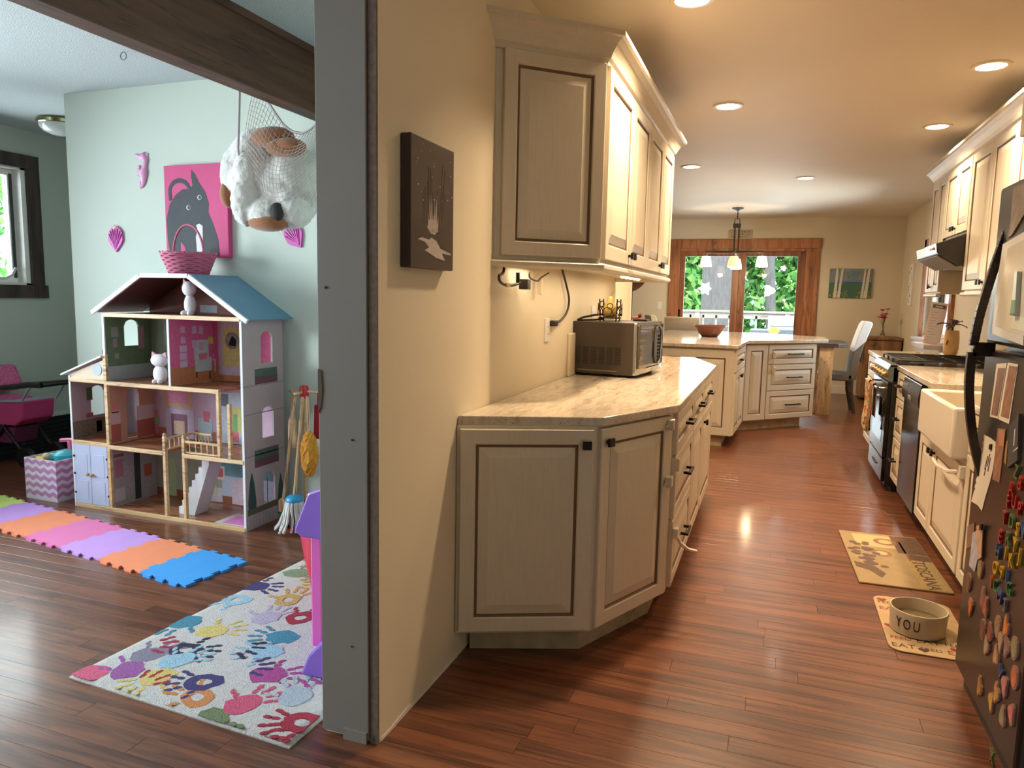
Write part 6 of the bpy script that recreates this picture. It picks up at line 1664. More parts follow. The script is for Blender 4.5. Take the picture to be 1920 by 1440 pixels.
# ---- cat canvas, seahorse and shells on the wall
YW = 3.60
cp_ = thing('canvas_painting', 'bright pink canvas of a black cat above the doll house', 'painting', (-3.345, YW, 1.55))
MB().box(-0.24, 0.24, -0.035, 0, 0, 0.555).build('canvas', mat('hot_pink', (206, 66, 126), rough=0.65, noise=0.08, nscale=8), cp_, bevel=0.003)
BCAT = mat('cat_black', (58, 62, 66), rough=0.7, noise=0.15, nscale=20)
def catp(pts, m=BCAT, nm='painted_cat', lv=1): MB().prism([(x * 0.48 - 0.24, z * 0.555) for x, z in pts], -0.035 - 0.0008 * lv, -0.0345, axis='y').build(nm, m, cp_)
catp([(0.06, 0.02), (0.03, 0.2), (0.02, 0.42), (0.08, 0.58), (0.18, 0.68), (0.30, 0.74), (0.42, 0.74), (0.46, 0.78), (0.44, 0.88), (0.45, 0.945), (0.50, 0.90), (0.57, 0.80), (0.66, 0.70), (0.71, 0.58), (0.70, 0.48), (0.77, 0.36), (0.84, 0.2), (0.86, 0.02)])
tl_ = [(0.14 + 0.16 * math.cos(a) + 0.11, 0.72 + 0.115 * math.sin(a)) for a in [PI * k / 10 for k in range(11)]]
MB().tube([((x) * 0.48 - 0.24, -0.0352, z * 0.555) for x, z in [(0.41, 0.70)] + tl_ + [(0.10, 0.62)]], 0.014, 6).xf(Matrix.Translation((0, -0.0353, 0)) @ Matrix.Scale(0.08, 4, (0, 1, 0)) @ Matrix.Translation((0, 0.0352, 0))).build('painted_tail', BCAT, cp_)
WP = mat('white_paint', (224, 226, 226), rough=0.7)
catp([(0.50, 0.06), (0.49, 0.22), (0.52, 0.30), (0.50, 0.35), (0.55, 0.365), (0.60, 0.34), (0.60, 0.22), (0.58, 0.06)], WP, 'white_chest', 2)
for (x, z) in ((0.565, 0.645), (0.385, 0.54)):
    catp([(x + 0.034 * math.cos(k * PI / 6), z + 0.026 * math.sin(k * PI / 6)) for k in range(12)], WP, 'painted_eye', 2); catp([(x + 0.006 + 0.022 * math.cos(k * PI / 6), z + 0.021 * math.sin(k * PI / 6)) for k in range(12)], BCAT, 'painted_pupil', 3)
catp([(0.24, 0.02), (0.245, 0.17), (0.30, 0.12), (0.34, 0.02)], mat('hot_pink', (206, 66, 126)), 'pink_gap', 2)
PSH = mat('shell_magenta', (206, 82, 176), rough=0.5, noise=0.08); PSH2 = mat('seahorse_pink', (222, 160, 200), rough=0.5, noise=0.05)
def shell(label, x, z, rz, star):
    t = thing('shell_ornament', label, 'wall decor', (x, YW, z)); t.rotation_euler = (0, rz, 0)
    out = [(0.0, -0.085)]
    for k in range(13):
        a = R(-35 + 250 * k / 12); r = 0.072 * (1.0 + 0.05 * (k % 2)); out.append((r * 0.85 * math.cos(a), 0.01 + r * math.sin(a)))
    MB().prism(out, -0.012, 0, axis='y').build('shell', PSH, t, bevel=0.003)
    for k in range(7):
        a = R(20 + 140 * k / 6); MB().tube([(0, -0.013, -0.065), (0.055 * math.cos(a), -0.014, 0.01 + 0.055 * math.sin(a))], [0.002, 0.006], 5).build('rib', PSH, t, smooth=60)
    if star:
        MB().prism([((0.02 if k % 2 == 0 else 0.008) * math.cos(PI / 2 + k * PI / 5), 0.07 + (0.02 if k % 2 == 0 else 0.008) * math.sin(PI / 2 + k * PI / 5)) for k in range(10)], -0.016, -0.011, axis='y').build('starfish', mat('star_cream', (226, 206, 170), rough=0.6), t)
p_ = on_y(219, 448, YW); shell('magenta shell wall ornament with a little cream starfish', p_.x, p_.z, 0, True)
p_ = on_y(553, 442, YW); shell('magenta shell wall ornament below the hanging toy net', p_.x, p_.z, R(-35), False)
p_ = on_y(268, 320, YW)
sh = thing('seahorse_ornament', 'pale pink seahorse wall ornament', 'wall decor', (p_.x, YW, p_.z))
MB().tube([(-0.05, -0.008, 0.10), (-0.02, -0.01, 0.085), (0.012, -0.012, 0.09), (0.03, -0.012, 0.06), (0.022, -0.012, 0.02), (0.008, -0.014, -0.015), (0.01, -0.012, -0.05), (0.0, -0.01, -0.085), (-0.02, -0.01, -0.10), (-0.03, -0.01, -0.082), (-0.018, -0.01, -0.072)], [0.008, 0.014, 0.026, 0.022, 0.016, 0.034, 0.022, 0.016, 0.012, 0.009, 0.007], 8).xf(Matrix.Scale(0.5, 4, (0, 1, 0))).build('body', PSH2, sh, smooth=60)
for k in range(5): MB().prism([(-0.03 - 0.016, -0.03 + k * 0.014), (-0.02, -0.037 + k * 0.014), (-0.02, -0.023 + k * 0.014)], -0.008, -0.001, axis='y').build('fin', PSH2, sh)
MB().prism([(0.03, 0.10), (0.05, 0.105), (0.045, 0.06), (0.03, 0.05)], -0.006, 0, axis='y').build('crest', PSH2, sh)

# ---- net hammock with plush bear
FUR = mat('white_fur', (214, 212, 206), rough=1.0, noise=0.12, nscale=30, bump=0.8, bscale=90, sheen=0.6); FURB = mat('brown_plush', (150, 96, 58), rough=1.0, noise=0.2, nscale=30, bump=0.6, bscale=120, sheen=0.4)
br = thing('plush_bear', 'big white plush bear with brown paws bundled in the hanging net', 'plush toy', (-2.6, 3.34, 1.68))
T = Vector((-2.6, 3.34, 1.68))
def ells(mb, L):
    for c, r in L: mb.ell(Vector(c) - T, r, 16, 12)
body = MB()
ells(body, [((-2.70, 3.36, 2.06), (0.17, 0.15, 0.17)), ((-2.80, 3.32, 1.98), (0.10, 0.11, 0.17)), ((-2.70, 3.24, 1.93), (0.085, 0.08, 0.10)), ((-2.67, 3.20, 1.82), (0.075, 0.075, 0.13)), ((-2.66, 3.22, 1.98), (0.08, 0.08, 0.10)),
            ((-2.52, 3.36, 1.90), (0.19, 0.17, 0.21)), ((-2.44, 3.34, 1.98), (0.13, 0.15, 0.14)), ((-2.56, 3.26, 1.76), (0.13, 0.12, 0.09)), ((-2.42, 3.28, 1.80), (0.10, 0.10, 0.12))])
bo_ = body.build('body', FUR, br, smooth=180)
rm = bo_.modifiers.new('remesh', 'REMESH'); rm.mode = 'VOXEL'; rm.voxel_size = 0.012; rm.use_smooth_shade = True
smm = bo_.modifiers.new('smooth', 'SMOOTH'); smm.iterations = 6
tx = bpy.data.textures.new('fur_clumps', 'CLOUDS'); tx.noise_scale = 0.022; tx.noise_depth = 2
dm = bo_.modifiers.new('fur', 'DISPLACE'); dm.texture = tx; dm.strength = 0.02; dm.mid_level = 0.5
for nm, L in (('paw_pad', [((-2.835, 3.27, 1.875), (0.045, 0.055, 0.075))]), ('ear', [((-2.52, 3.24, 2.15), (0.13, 0.07, 0.055))]), ('brown_limb', [((-2.42, 3.22, 2.09), (0.12, 0.06, 0.05))]), ('paw_pad', [((-2.54, 3.22, 1.71), (0.12, 0.08, 0.045))]), ('dark_nose', [((-2.46, 3.185, 1.76), (0.04, 0.03, 0.05))])):
    b_ = MB(); ells(b_, L); b_.build(nm, FURB if nm != 'dark_nose' else mat('nose_black', (48, 42, 42), rough=0.8), br, smooth=180)
nt = thing('toy_hammock', 'pale mesh toy hammock slung from the ceiling corner beside the beam', 'net', (-2.55, 3.3, 1.66))
T = Vector((-2.55, 3.3, 1.66))
NETM = mat('net_cord', (196, 184, 178), rough=0.8)
NT = [on_y(x, y, 3.22) for x, y in ((472, 182), (487, 184), (503, 192), (517, 214), (533, 236), (550, 248), (568, 250), (584, 241), (600, 226))]
def ntop(u):
    k = min(int(u * 8), 7); f = u * 8 - k
    return NT[k] * (1 - f) + NT[k + 1] * f
def nbot(u): return Vector((-2.70 + 0.42 * u, 3.30, 1.92 - 0.27 * math.sin(PI * (0.12 + 0.8 * u))))
def nsurf(u, v):
    p = ntop(u) * (1 - v) + nbot(u) * v
    p.y -= 0.13 * math.sin(PI * min(1, v * 1.02)) * (0.45 + 0.55 * math.sin(PI * u))
    return p - T
NU, NV = 22, 24
net = MB()
for i in range(NU):
    for j in range(NV):
        a = nsurf(i / NU, j / NV); b = nsurf((i + 1) / NU, j / NV); c = nsurf(i / NU, (j + 1) / NV)
        net.tube([a, b], 0.0015, 3); net.tube([a, c], 0.0015, 3)
no = net.build('netting', NETM, nt); no['kind'] = 'stuff'
ROPE = mat('hammock_rope', (190, 180, 184), rough=0.8)
MB().tube([Vector((-2.70, 3.22, 2.598)) - T, Vector((-2.70, 3.21, 2.36)) - T, Vector((-2.70, 3.19, 2.1)) - T, Vector((-2.70, 3.20, 1.95)) - T], 0.007, 6).build('strap', ROPE, nt, smooth=60)
MB().tube([Vector((-2.64, 3.24, 2.598)) - T] + [ntop(0.22 + 0.78 * k / 12) - T for k in range(13)] + [Vector((-2.12, 3.3, 2.36)) - T, Vector((-2.0, 3.4, 2.598)) - T], 0.007, 6).build('edge_rope', ROPE, nt, smooth=60)
MB().tube([Vector((-2.76, 3.44, 2.16)) - T, Vector((-2.78, 3.42, 2.20)) - T, Vector((-2.77, 3.40, 2.25)) - T, Vector((-2.74, 3.42, 2.22)) - T], 0.006, 6).build('side_loop', ROPE, nt, smooth=60)

# ---- ceiling hook and flush light
p_ = on_z(231, 97, CEIL)
hk = thing('ceiling_hook', 'small metal ring hook screwed into the textured ceiling', 'hook', (p_.x, p_.y, CEIL))
MB().tube([(0.02 * math.cos(b), 0, -0.022 + 0.02 * math.sin(b)) for b in [2 * PI * k / 16 for k in range(16)]], 0.0025, 6, closed=True).build('ring', mat('hook_steel', (120, 126, 120), rough=0.4, metal=0.8), hk, smooth=60)
fl = thing('flush_light', 'brass-rimmed white glass ceiling light in the play room', 'ceiling light', (-5.13, 4.13, CEIL))
MB().lathe([(0.0, 0), (0.15, 0), (0.16, -0.015), (0.155, -0.035), (0.145, -0.04)], 32, cap=False).build('rim', mat('brass', (176, 176, 130), rough=0.2, metal=0.9), fl, smooth=40)
MB().lathe([(0.145, -0.035), (0.14, -0.06), (0.11, -0.09), (0.06, -0.11), (0.0, -0.117)], 32, cap=False).build('glass_dome', mat('milk_glass', (206, 212, 210), rough=0.15), fl, smooth=60)

# ---- foam play tiles
TA = R(-8.5); tu = Vector((math.cos(TA), math.sin(TA), 0)); tv = Vector((-math.sin(TA), math.cos(TA), 0))
TO_ = Vector((-2.455, 2.48, 0)); TP = 0.327; TW = 0.352
def tile_outline():
    n = 7; d = 0.018; o = []
    L = TP; s = L / n
    def teeth(a, b, out, flip):
        pts = []; dirv = (b - a) / n; 
        for k in range(n):
            p, q = a + dirv * k, a + dirv * (k + 1)
            if (k % 2 == 0) != flip: pts += [p + dirv * 0.08, p + out * d - dirv * 0.04, q + out * d + dirv * 0.04, q - dirv * 0.08]
            else: pts += [p, q]
        return pts
    A_, B_, C_, D_ = Vector((0, 0)), Vector((L, 0)), Vector((L, TW)), Vector((0, TW))
    o += teeth(A_, B_, Vector((0, -1)), True); o += teeth(B_, C_, Vector((-1, 0)), True); o += teeth(C_, D_, Vector((0, 1)), True); o += teeth(D_, A_, Vector((-1, 0)), True)
    return [(p.x, p.y) for p in o]
tcol = [('sky blue', (58, 152, 226)), ('orange', (236, 140, 98)), ('lavender', (196, 150, 222)), ('pink', (222, 118, 172)), ('orange', (236, 140, 98)), ('lavender', (196, 150, 222)), ('lime green', (206, 226, 116)), ('pink', (222, 118, 172))]
tlab = ['sky blue foam play tile at the free end of the strip', 'orange foam play tile joined to the sky blue one', 'lavender foam play tile between an orange and a pink one', 'pink foam play tile with a faint squiggle', 'orange foam play tile beyond the pink one', 'lavender foam play tile next to the lime green one', 'lime green foam play tile near the chevron bin', 'pink foam play tile beyond the lime green one']
ol = tile_outline()
for k, (cn, c) in enumerate(tcol):
    o = MB().prism(ol, 0, 0.011).build('foam_tile', mat('foam_' + cn.replace(' ', '_'), c, rough=0.85, noise=0.04, nscale=14, bump=0.2, bscale=250), loc=TO_ - tu * TP * (k + 1), rot=(0, 0, TA))
    tag(o, tlab[k], 'play mat', 'foam play tiles')

# ---- handprint rug
rg_ = thing('area_rug', 'pale grey rug covered in colourful handprints beside the boarded wall end', 'rug', (-1.72, 2.352, 0), R(-3))
T = Vector((-1.72, 2.352, 0))
RUGM = mat('rug_pile', (188, 184, 180), rough=1.0, noise=0.16, nscale=60, bump=1.0, bscale=160, sheen=0.3)
rgm = MB(); nx, ny = 48, 68; rr = random.Random(1)
for j in range(ny + 1):
    for i in range(nx + 1):
        e = min(i, nx - i, j, ny - j)
        rgm.v.append((-0.482 + (0.958 - 0.05 * j / ny) * i / nx, -0.66 + 1.34 * j / ny, (0.004 if e == 0 else 0.012) + (rr.uniform(-0.0008, 0.0008) if e else 0)))
for j in range(ny):
    for i in range(nx):
        a = j * (nx + 1) + i; rgm.f.append((a, a + 1, a + nx + 2, a + nx + 1)); rgm.mi.append(0)
rgm.prism([(-0.482, -0.66), (0.476, -0.66), (0.426, 0.68), (-0.482, 0.68)], 0.0, 0.0045)
rgm.build('pile', RUGM, rg_, smooth=60)
HC = {'pink': (206, 92, 122), 'purple': (150, 86, 150), 'grey': (130, 122, 140), 'yellow': (206, 186, 112), 'orange': (198, 130, 78), 'navy': (62, 56, 108), 'red': (160, 42, 62), 'olive': (112, 124, 88), 'black': (44, 40, 62), 'teal': (66, 132, 156), 'sky': (150, 186, 204), 'green': (130, 144, 112), 'gold': (188, 160, 92), 'lav': (178, 168, 190), 'rose': (200, 84, 116), 'magenta': (164, 70, 134), 'mist': (170, 180, 190)}
hands = [(450, 965, 'pink', 200, 0), (640, 950, 'purple', 120, 0), (745, 872, 'grey', 60, 0), (790, 985, 'yellow', 250, 0), (985, 1085, 'orange', 160, 1), (1020, 1010, 'navy', 200, 1), (650, 1045, 'red', 80, 2), (1060, 1190, 'olive', 330, 0), (930, 850, 'black', 10, 1), (1060, 755, 'yellow', 40, 0), (930, 710, 'teal', 250, 0), (1185, 600, 'sky', 200, 1), (1275, 530, 'navy', 10, 0), (1480, 465, 'green', 20, 0), (1440, 600, 'gold', 100, 1), (1410, 785, 'teal', 190, 0),
         (1330, 690, 'lav', 90, 0), (1500, 690, 'red', 60, 1), (1510, 1215, 'red', 200, 1), (1210, 1125, 'rose', 70, 0), (1335, 975, 'magenta', 20, 0), (1480, 1080, 'mist', 120, 0), (1330, 860, 'sky', 200, 0), (880, 905, 'sky', 60, 0), (700, 830, 'red', 30, 2), (1180, 940, 'navy', 30, 2), (1160, 830, 'black', 5, 2), (1430, 520, 'gold', 30, 2), (1240, 1260, 'red', 20, 2), (1090, 620, 'teal', 200, 2), (1550, 395, 'purple', 20, 2), (1540, 560, 'black', 0, 2), (1480, 960, 'magenta', 0, 2), (1450, 420, 'orange', 30, 2)]
rh_ = random.Random(21)
def blob(mb, cx, cy, a, b, ang, seed, hole=False):
    n = 16; rr = random.Random(seed); P_ = []
    for k in range(n):
        r = 1 + rr.uniform(-0.13, 0.13); x, y = a * r * math.cos(2 * PI * k / n), b * r * math.sin(2 * PI * k / n)
        P_.append((cx + x * math.cos(ang) - y * math.sin(ang), cy + x * math.sin(ang) + y * math.cos(ang)))
    if not hole: mb.prism(P_, 0.0115, RZ)
    else:
        I_ = [(cx + (x - cx) * 0.42, cy + (y - cy) * 0.38) for x, y in P_]
        for k in range(n):
            l = (k + 1) % n; mb.prism([P_[k], P_[l], I_[l], I_[k]], 0.0115, RZ)
for k, (x, y, c, ang, kind) in enumerate(hands):
    p = Matrix.Rotation(R(3), 3, 'Z') @ (on_z(x * 0.375, 900 + y * 0.375, 0.012) - T)
    a = R(ang); mb = MB(); RZ = 0.0129 + k * 0.00004
    if kind < 2: blob(mb, p.x, p.y, 0.064, 0.054, a, k, kind == 1)
    for f, (fa, L, off) in enumerate(((-32, 0.05, 0.082), (-11, 0.058, 0.092), (11, 0.056, 0.092), (32, 0.048, 0.084), (80, 0.045, 0.07))):
        if kind == 2 and f == 4: continue
        for s in (0, 1):
            q = a + R(fa); d = off + s * 0.028
            blob(mb, p.x + math.cos(q) * d, p.y + math.sin(q) * d, 0.0155, 0.0085, a + R(fa * 0.6), k * 7 + f * 2 + s)
    # keep every stroke on the rug
    mb.v = [(min(max(v[0], -0.478), 0.47 - 0.05 * (v[1] + 0.66) / 1.34), min(max(v[1], -0.656), 0.676), v[2]) for v in mb.v]
    mb.build('handprint', mat('rug_' + c, HC[c], rough=1.0, noise=0.15, nscale=60, bump=1.0, bscale=160), rg_)['kind'] = 'stuff'

# ---- chevron bin with toys
bi = thing('storage_bin', 'fabric storage bin with pink chevrons beside the doll house', 'bin', (-4.325, 3.36, 0), R(-2))
BINL = mat('bin_white', (222, 214, 226), rough=0.9); BINP = mat('bin_pink', (190, 136, 176), rough=0.9, noise=0.08)
b_ = MB(); w, hgt, t = 0.145, 0.265, 0.008
b_.box(-w, w, -w, w, 0, t).box(-w, w, -w, -w + t, t, hgt).box(-w, w, w - t, w, t, hgt).box(-w, -w + t, -w + t, w - t, t, hgt).box(w - t, w, -w + t, w - t, t, hgt)
b_.build('shell', BINL, bi)
for k in range(5):
    z = 0.022 + k * 0.05
    for face in (0, 1):
        pts = []; n = 8
        for j in range(n + 1): pts.append((-w + 2 * w * j / n, z + (0.018 if j % 2 else 0.0)))
        poly = pts + [(x, min(zz + 0.026, hgt - 0.001)) for x, zz in pts[::-1]]
        if face == 0: MB().prism(poly, -w - 0.0012, -w + 0.001, axis='y').build('chevron', BINP, bi)
        else: MB().prism(poly, w - 0.001, w + 0.0012, axis='x').build('chevron', BINP, bi)
ty = thing('toy_cup', 'turquoise plastic toy heaped in the chevron bin', 'toy', (-4.27, 3.35, 0.21))
MB().lathe([(0.03, 0), (0.07, 0.03), (0.075, 0.07), (0.05, 0.09), (0.0, 0.095)], 14, cap=False).build('cup', mat('toy_teal', (70, 186, 200), rough=0.35), ty, smooth=40)
MB().ell((-0.06, -0.04, 0.05), (0.05, 0.04, 0.03)).build('lobe', mat('toy_teal', (70, 186, 200)), ty, smooth=60)
ty = thing('toy_block', 'yellow plastic toy lying in the chevron bin', 'toy', (-4.37, 3.29, 0.20))
MB().prism([(-0.05, -0.04), (0.04, -0.05), (0.05, 0.04), (-0.04, 0.05)], 0, 0.07).build('shell', mat('toy_yellow', (226, 186, 70), rough=0.4), ty, bevel=0.01)
MB().ell((0.03, -0.02, 0.075), (0.025, 0.025, 0.02)).build('bump', mat('toy_cream', (222, 206, 170), rough=0.5), ty, smooth=60)
ty = thing('toy_scoop', 'bright pink plastic toy scoop sticking out of the chevron bin', 'toy', (-4.30, 3.42, 0.16))
MB().bar((0.0, 0, 0.0), (-0.02, 0, 0.19), 0.03, 0.02, up=(0, 1, 0)).build('stem', mat('toy_pink', (236, 110, 160), rough=0.35), ty, bevel=0.006)
MB().bar((-0.10, 0, 0.185), (0.11, 0.02, 0.205), 0.03, 0.026).build('grip', mat('toy_pink', (236, 110, 160)), ty, bevel=0.008)

# ---- toy broom set
rk_ = thing('broom_rack', 'red topped wooden rack for the toy broom set', 'rack', (-2.50, 3.45, 0))
DOW = wood('toy_dowel', (190, 152, 110), (214, 182, 142), rough=0.6, scale=(20, 20, 2))
MB().lathe([(0.0, 0), (0.14, 0), (0.14, 0.012), (0.0, 0.012)], 24, cap=False).build('base', mat('toy_red', (186, 36, 48), rough=0.4), rk_)
MB().tube([(0, 0, 0.01), (0, 0, 0.77)], 0.010, 8).build('pole', DOW, rk_, smooth=60)
hd_ = MB().lathe([(0.022, 0.75), (0.026, 0.76), (0.026, 0.81), (0.018, 0.822)], 14).build('head', mat('toy_red', (186, 36, 48)), rk_, smooth=40)
MB().tube([(-0.10, 0.0, 0.785), (0.10, 0, 0.79)], 0.008, 8).tube([(0, -0.09, 0.785), (0, 0.06, 0.785)], 0.008, 8).build('peg', DOW, hd_, smooth=60)
bm = thing('toy_broom', 'small wooden toy broom with green bristles leaning on the rack', 'toy broom', (-2.58, 3.35, 0))
MB().tube([(0.0, 0, 0.16), (0.05, 0.06, 0.76)], 0.010, 8).build('handle', DOW, bm, smooth=60)
MB().prism([(-0.028, 0.10), (0.028, 0.10), (0.026, 0.165), (0.01, 0.18), (-0.01, 0.18), (-0.026, 0.165)], -0.012, 0.012, axis='y').build('head', DOW, bm, bevel=0.003)
for k in range(9): MB().bar((-0.022 + k * 0.0055, 0, 0.102), (-0.034 + k * 0.008, -0.005, 0.004), 0.005, 0.012, up=(0, 1, 0)).build('bristle', mat('green_bristle', (32, 106, 76), rough=0.7), bm)
mo = thing('toy_mop', 'toy mop with blue cap and white string head', 'toy mop', (-2.49, 3.33, 0))
MB().tube([(0.0, 0, 0.18), (-0.005, 0.10, 0.76)], 0.010, 8).build('handle', DOW, mo, smooth=60)
MB().ell((0, 0, 0.185), (0.05, 0.05, 0.032)).build('cap', mat('mop_blue', (48, 150, 200), rough=0.4), mo, smooth=60)
rm_ = random.Random(5)
for k in range(34):
    a = 2 * PI * k / 34 + rm_.uniform(-0.1, 0.1); r0 = 0.042; r1 = rm_.uniform(0.06, 0.115)
    MB().tube([(r0 * math.cos(a), r0 * math.sin(a), 0.178), (r0 * 1.25 * math.cos(a), r0 * 1.25 * math.sin(a), 0.13), (r1 * 0.75 * math.cos(a + 0.1), r1 * 0.75 * math.sin(a + 0.1), rm_.uniform(0.05, 0.08)), (r1 * math.cos(a), r1 * math.sin(a), 0.016)], 0.0075, 5).build('mop_string', mat('mop_white', (206, 204, 200), rough=0.95, bump=0.5, bscale=200), mo, smooth=60)
du = thing('toy_duster', 'gold fluffy toy duster hanging from the broom rack', 'toy duster', (-2.435, 3.40, 0.30))
MB().tube([(0, 0, 0.27), (-0.015, 0.01, 0.47)], 0.009, 8).build('handle', DOW, du, smooth=60)
df = MB(); df.ell((0, 0, 0.14), (0.05, 0.045, 0.135), 24, 22)
for i, v in enumerate(df.v):
    s = 1 + rm_.uniform(-0.14, 0.14); df.v[i] = (v[0] * s, v[1] * s, v[2])
df.build('fluff', mat('gold_fluff', (206, 142, 48), rough=0.9, noise=0.3, nscale=60, bump=1, bscale=120), du)
dp = thing('toy_dustpan', 'red toy dustpan hung behind the duster', 'toy dustpan', (-2.46, 3.53, 0.50))
MB().prism([(-0.04, 0.0), (0.07, 0.0), (0.075, 0.13), (0.02, 0.20), (-0.03, 0.20)], 0, 0.02, axis='y').build('pan', mat('toy_red', (186, 36, 48)), dp, bevel=0.004)
MB().bar((0, 0.01, 0.19), (0, 0.01, 0.27), 0.022, 0.016, up=(0, 1, 0)).build('handle', mat('toy_red', (186, 36, 48)), dp, bevel=0.003)
sb_ = thing('toy_scrub_paddle', 'flat wooden toy paddle hanging from the rack peg', 'toy', (-2.60, 3.47, 0.44))
MB().prism([(-0.032, 0), (0.032, 0), (0.03, 0.16), (0.012, 0.20), (0.010, 0.32), (-0.010, 0.32), (-0.012, 0.20), (-0.03, 0.16)], 0, 0.014, axis='y').build('paddle', DOW, sb_, bevel=0.003)

# ---- red bucket and purple-pink toy stand
bc = thing('toy_bucket', 'red metal bucket with cut-out handles and green toys inside', 'bucket', (-1.80, 2.70, 0.0115))
RED = mat('bucket_red', (196, 40, 66), rough=0.3, noise=0.05)
MB().lathe([(0.0, 0.003), (0.105, 0.0), (0.108, 0.01), (0.118, 0.08), (0.122, 0.085), (0.122, 0.095), (0.126, 0.10), (0.128, 0.11), (0.158, 0.30), (0.164, 0.304), (0.160, 0.312), (0.154, 0.305), (0.125, 0.11), (0.100, 0.012)], 40, cap=False).build('pail', RED, bc, smooth=40)
q = math.atan2(-2.7, 1.83)
MB().lathe([(0.0, 0), (0.034, 0), (0.034, 0.004), (0.0, 0.004)], 16, cap=False).xf(Matrix.Scale(0.5, 4, (0, 1, 0))).build('handle_slot', mat('slot_dark', (40, 70, 36), rough=0.8), bc, loc=(0.155 * math.cos(q), 0.155 * math.sin(q), 0.262), rot=(R(80), 0, q + PI / 2))
MB().lathe([(0.0, 0.26), (0.149, 0.26)], 24, cap=False).build('green_contents', mat('green_toys', (86, 112, 58), rough=0.7, noise=0.4, nscale=30), bc)
pu = thing('toy_stand', 'pink toy stand with purple roof and feet leaning by the wall end', 'toy', (-1.392, 2.16, 0.0125))
PUR = mat('toy_purple', (136, 98, 196), rough=0.35, noise=0.04); HPK = mat('toy_hotpink', (226, 106, 190), rough=0.35, noise=0.04)
MB().prism([(-0.165, 0.0), (0.07, 0.0), (0.06, 0.10), (-0.01, 0.16), (-0.06, 0.155), (-0.13, 0.08)], -0.145, 0.16, axis='y').xf(Matrix.Translation((0.06, 0, 0.0))).build('foot', PUR, pu, bevel=0.01)
MB().prism([(-0.165, 0.0), (0.07, 0.0), (0.06, 0.10), (-0.01, 0.16), (-0.06, 0.155), (-0.13, 0.08)], 0.45, 0.62, axis='y').xf(Matrix.Translation((0.06, 0, 0.0))).build('foot', PUR, pu, bevel=0.01)
for (x, yy) in ((-0.085, -0.10), (0.02, -0.10), (-0.085, 0.5), (0.02, 0.5)): MB().box(x, x + 0.045, yy, yy + 0.05, 0.09, 0.55).build('upright', HPK, pu, bevel=0.006)
for z in (0.13, 0.48): MB().box(-0.081, 0.061, -0.096, 0.546, z, z + 0.05).build('cross_rail', HPK, pu, bevel=0.006)
MB().prism([(-0.125, 0.52), (-0.095, 0.50), (0.07, 0.50), (0.07, 0.70), (0.03, 0.70), (-0.065, 0.66)], -0.14, 0.58, axis='y').build('roof', PUR, pu, bevel=0.008)
for k in range(4): MB().bar((-0.118 + 0.017 * k, -0.135, 0.54 + 0.036 * k), (-0.118 + 0.017 * k, 0.575, 0.54 + 0.036 * k), 0.010, 0.012).build('roof_ridge', PUR, pu, bevel=0.002)
MB().box(-0.07, 0.06, 0.10, 0.38, 0.24, 0.40).build('purple_tray', PUR, pu, bevel=0.008)

# ---- doll stroller and dark heater by the window wall
stl = thing('doll_stroller', 'pink doll stroller with black frame parked by the dark heater', 'toy stroller', (-5.42, 3.90, 0))
PK_ = mat('stroller_pink', (196, 62, 116), rough=0.85, noise=0.1); PKF = mat('pink_floral', (206, 96, 136), rough=0.9, noise=0.5, nscale=60)
MB().prism([(-0.26, 0.47), (0.20, 0.50), (0.18, 0.36), (0.10, 0.31), (-0.16, 0.30), (-0.26, 0.34)], -0.13, 0.13, axis='y').build('basket', PK_, stl, bevel=0.012)
MB().prism([(-0.25, 0.468), (0.19, 0.497), (0.19, 0.510), (-0.25, 0.482)], -0.135, 0.135, axis='y').build('basket_rim', mat('stroller_grey', (170, 172, 180), rough=0.5), stl, bevel=0.003)
MB().ell((-0.08, 0, 0.495), (0.17, 0.11, 0.03)).build('blanket', PKF, stl, smooth=60)
MB().tube([(-0.24, -0.14, 0.57), (0.05, -0.14, 0.60), (0.30, -0.14, 0.635), (0.42, -0.14, 0.64)], [0.016, 0.02, 0.022, 0.024], 8).build('push_handle', BLKM, stl, smooth=60)
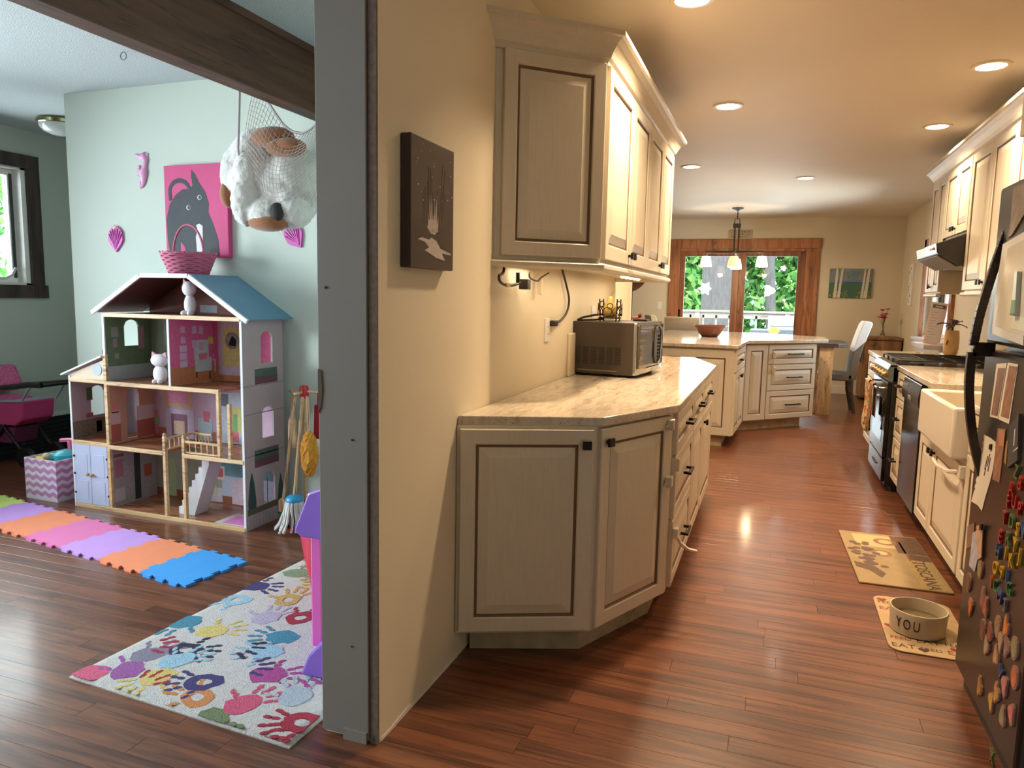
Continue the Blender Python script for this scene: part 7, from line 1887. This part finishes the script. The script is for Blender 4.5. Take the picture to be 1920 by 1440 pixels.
MB().tube([(-0.24, 0.14, 0.57), (0.05, 0.14, 0.60), (0.42, 0.14, 0.64), (0.42, -0.14, 0.64)], 0.018, 8).build('push_handle', BLKM, stl, smooth=60)
MB().bar((0.30, -0.14, 0.62), (0.20, -0.14, 0.50), 0.014, 0.014).bar((0.30, 0.14, 0.62), (0.20, 0.14, 0.50), 0.014, 0.014).build('brace', mat('stroller_grey', (170, 172, 180)), stl)
MB().prism([(-0.30, 0.72), (-0.20, 0.75), (-0.12, 0.60), (-0.14, 0.54), (-0.30, 0.55)], -0.13, 0.13, axis='y').build('canopy', PKF, stl, bevel=0.03)
for sy in (-0.12, 0.12):
    MB().tube([(0.18, sy, 0.50), (-0.22, sy, 0.09)], 0.010, 8).tube([(-0.22, sy, 0.48), (0.18, sy, 0.09)], 0.010, 8).build('frame_leg', BLKM, stl, smooth=60)
    for sx in (-0.23, 0.19): MB().tube([(sx, sy - 0.022, 0.075), (sx, sy + 0.022, 0.075)], 0.075, 18).build('wheel', BLKM, stl, smooth=40)
MB().prism([(-0.16, 0.29), (0.06, 0.29), (0.02, 0.16), (-0.12, 0.16)], -0.10, 0.10, axis='y').build('lower_basket', mat('stroller_plum', (110, 44, 78), rough=0.85), stl, bevel=0.01)
he = thing('baseboard_heater', 'low black slatted heater along the play room wall', 'heater', (-5.66, 4.9, 0))
MB().box(-0.088, 0.07, -1.6, 1.55, 0.0, 0.285).build('casing', mat('heater_black', (28, 30, 34), rough=0.5), he, bevel=0.004)
MB().box(-0.089, 0.075, -1.6, 1.55, 0.285, 0.298).build('top_strip', mat('heater_white', (186, 188, 184), rough=0.6), he, bevel=0.002)
for k in range(6): MB().box(0.07, 0.078, -1.55, 1.5, 0.05 + k * 0.036, 0.068 + k * 0.036).build('slat', mat('heater_slat', (40, 42, 46), rough=0.4), he)
wn = MB().tube([(-5.30, 4.22, 0.30), (-5.22, 4.20, 0.02)], 0.006, 6).build('toy_wand', mat('wand_white', (196, 190, 180), rough=0.5)); tag(wn, 'thin white stick leaning in front of the dark heater', 'stick')
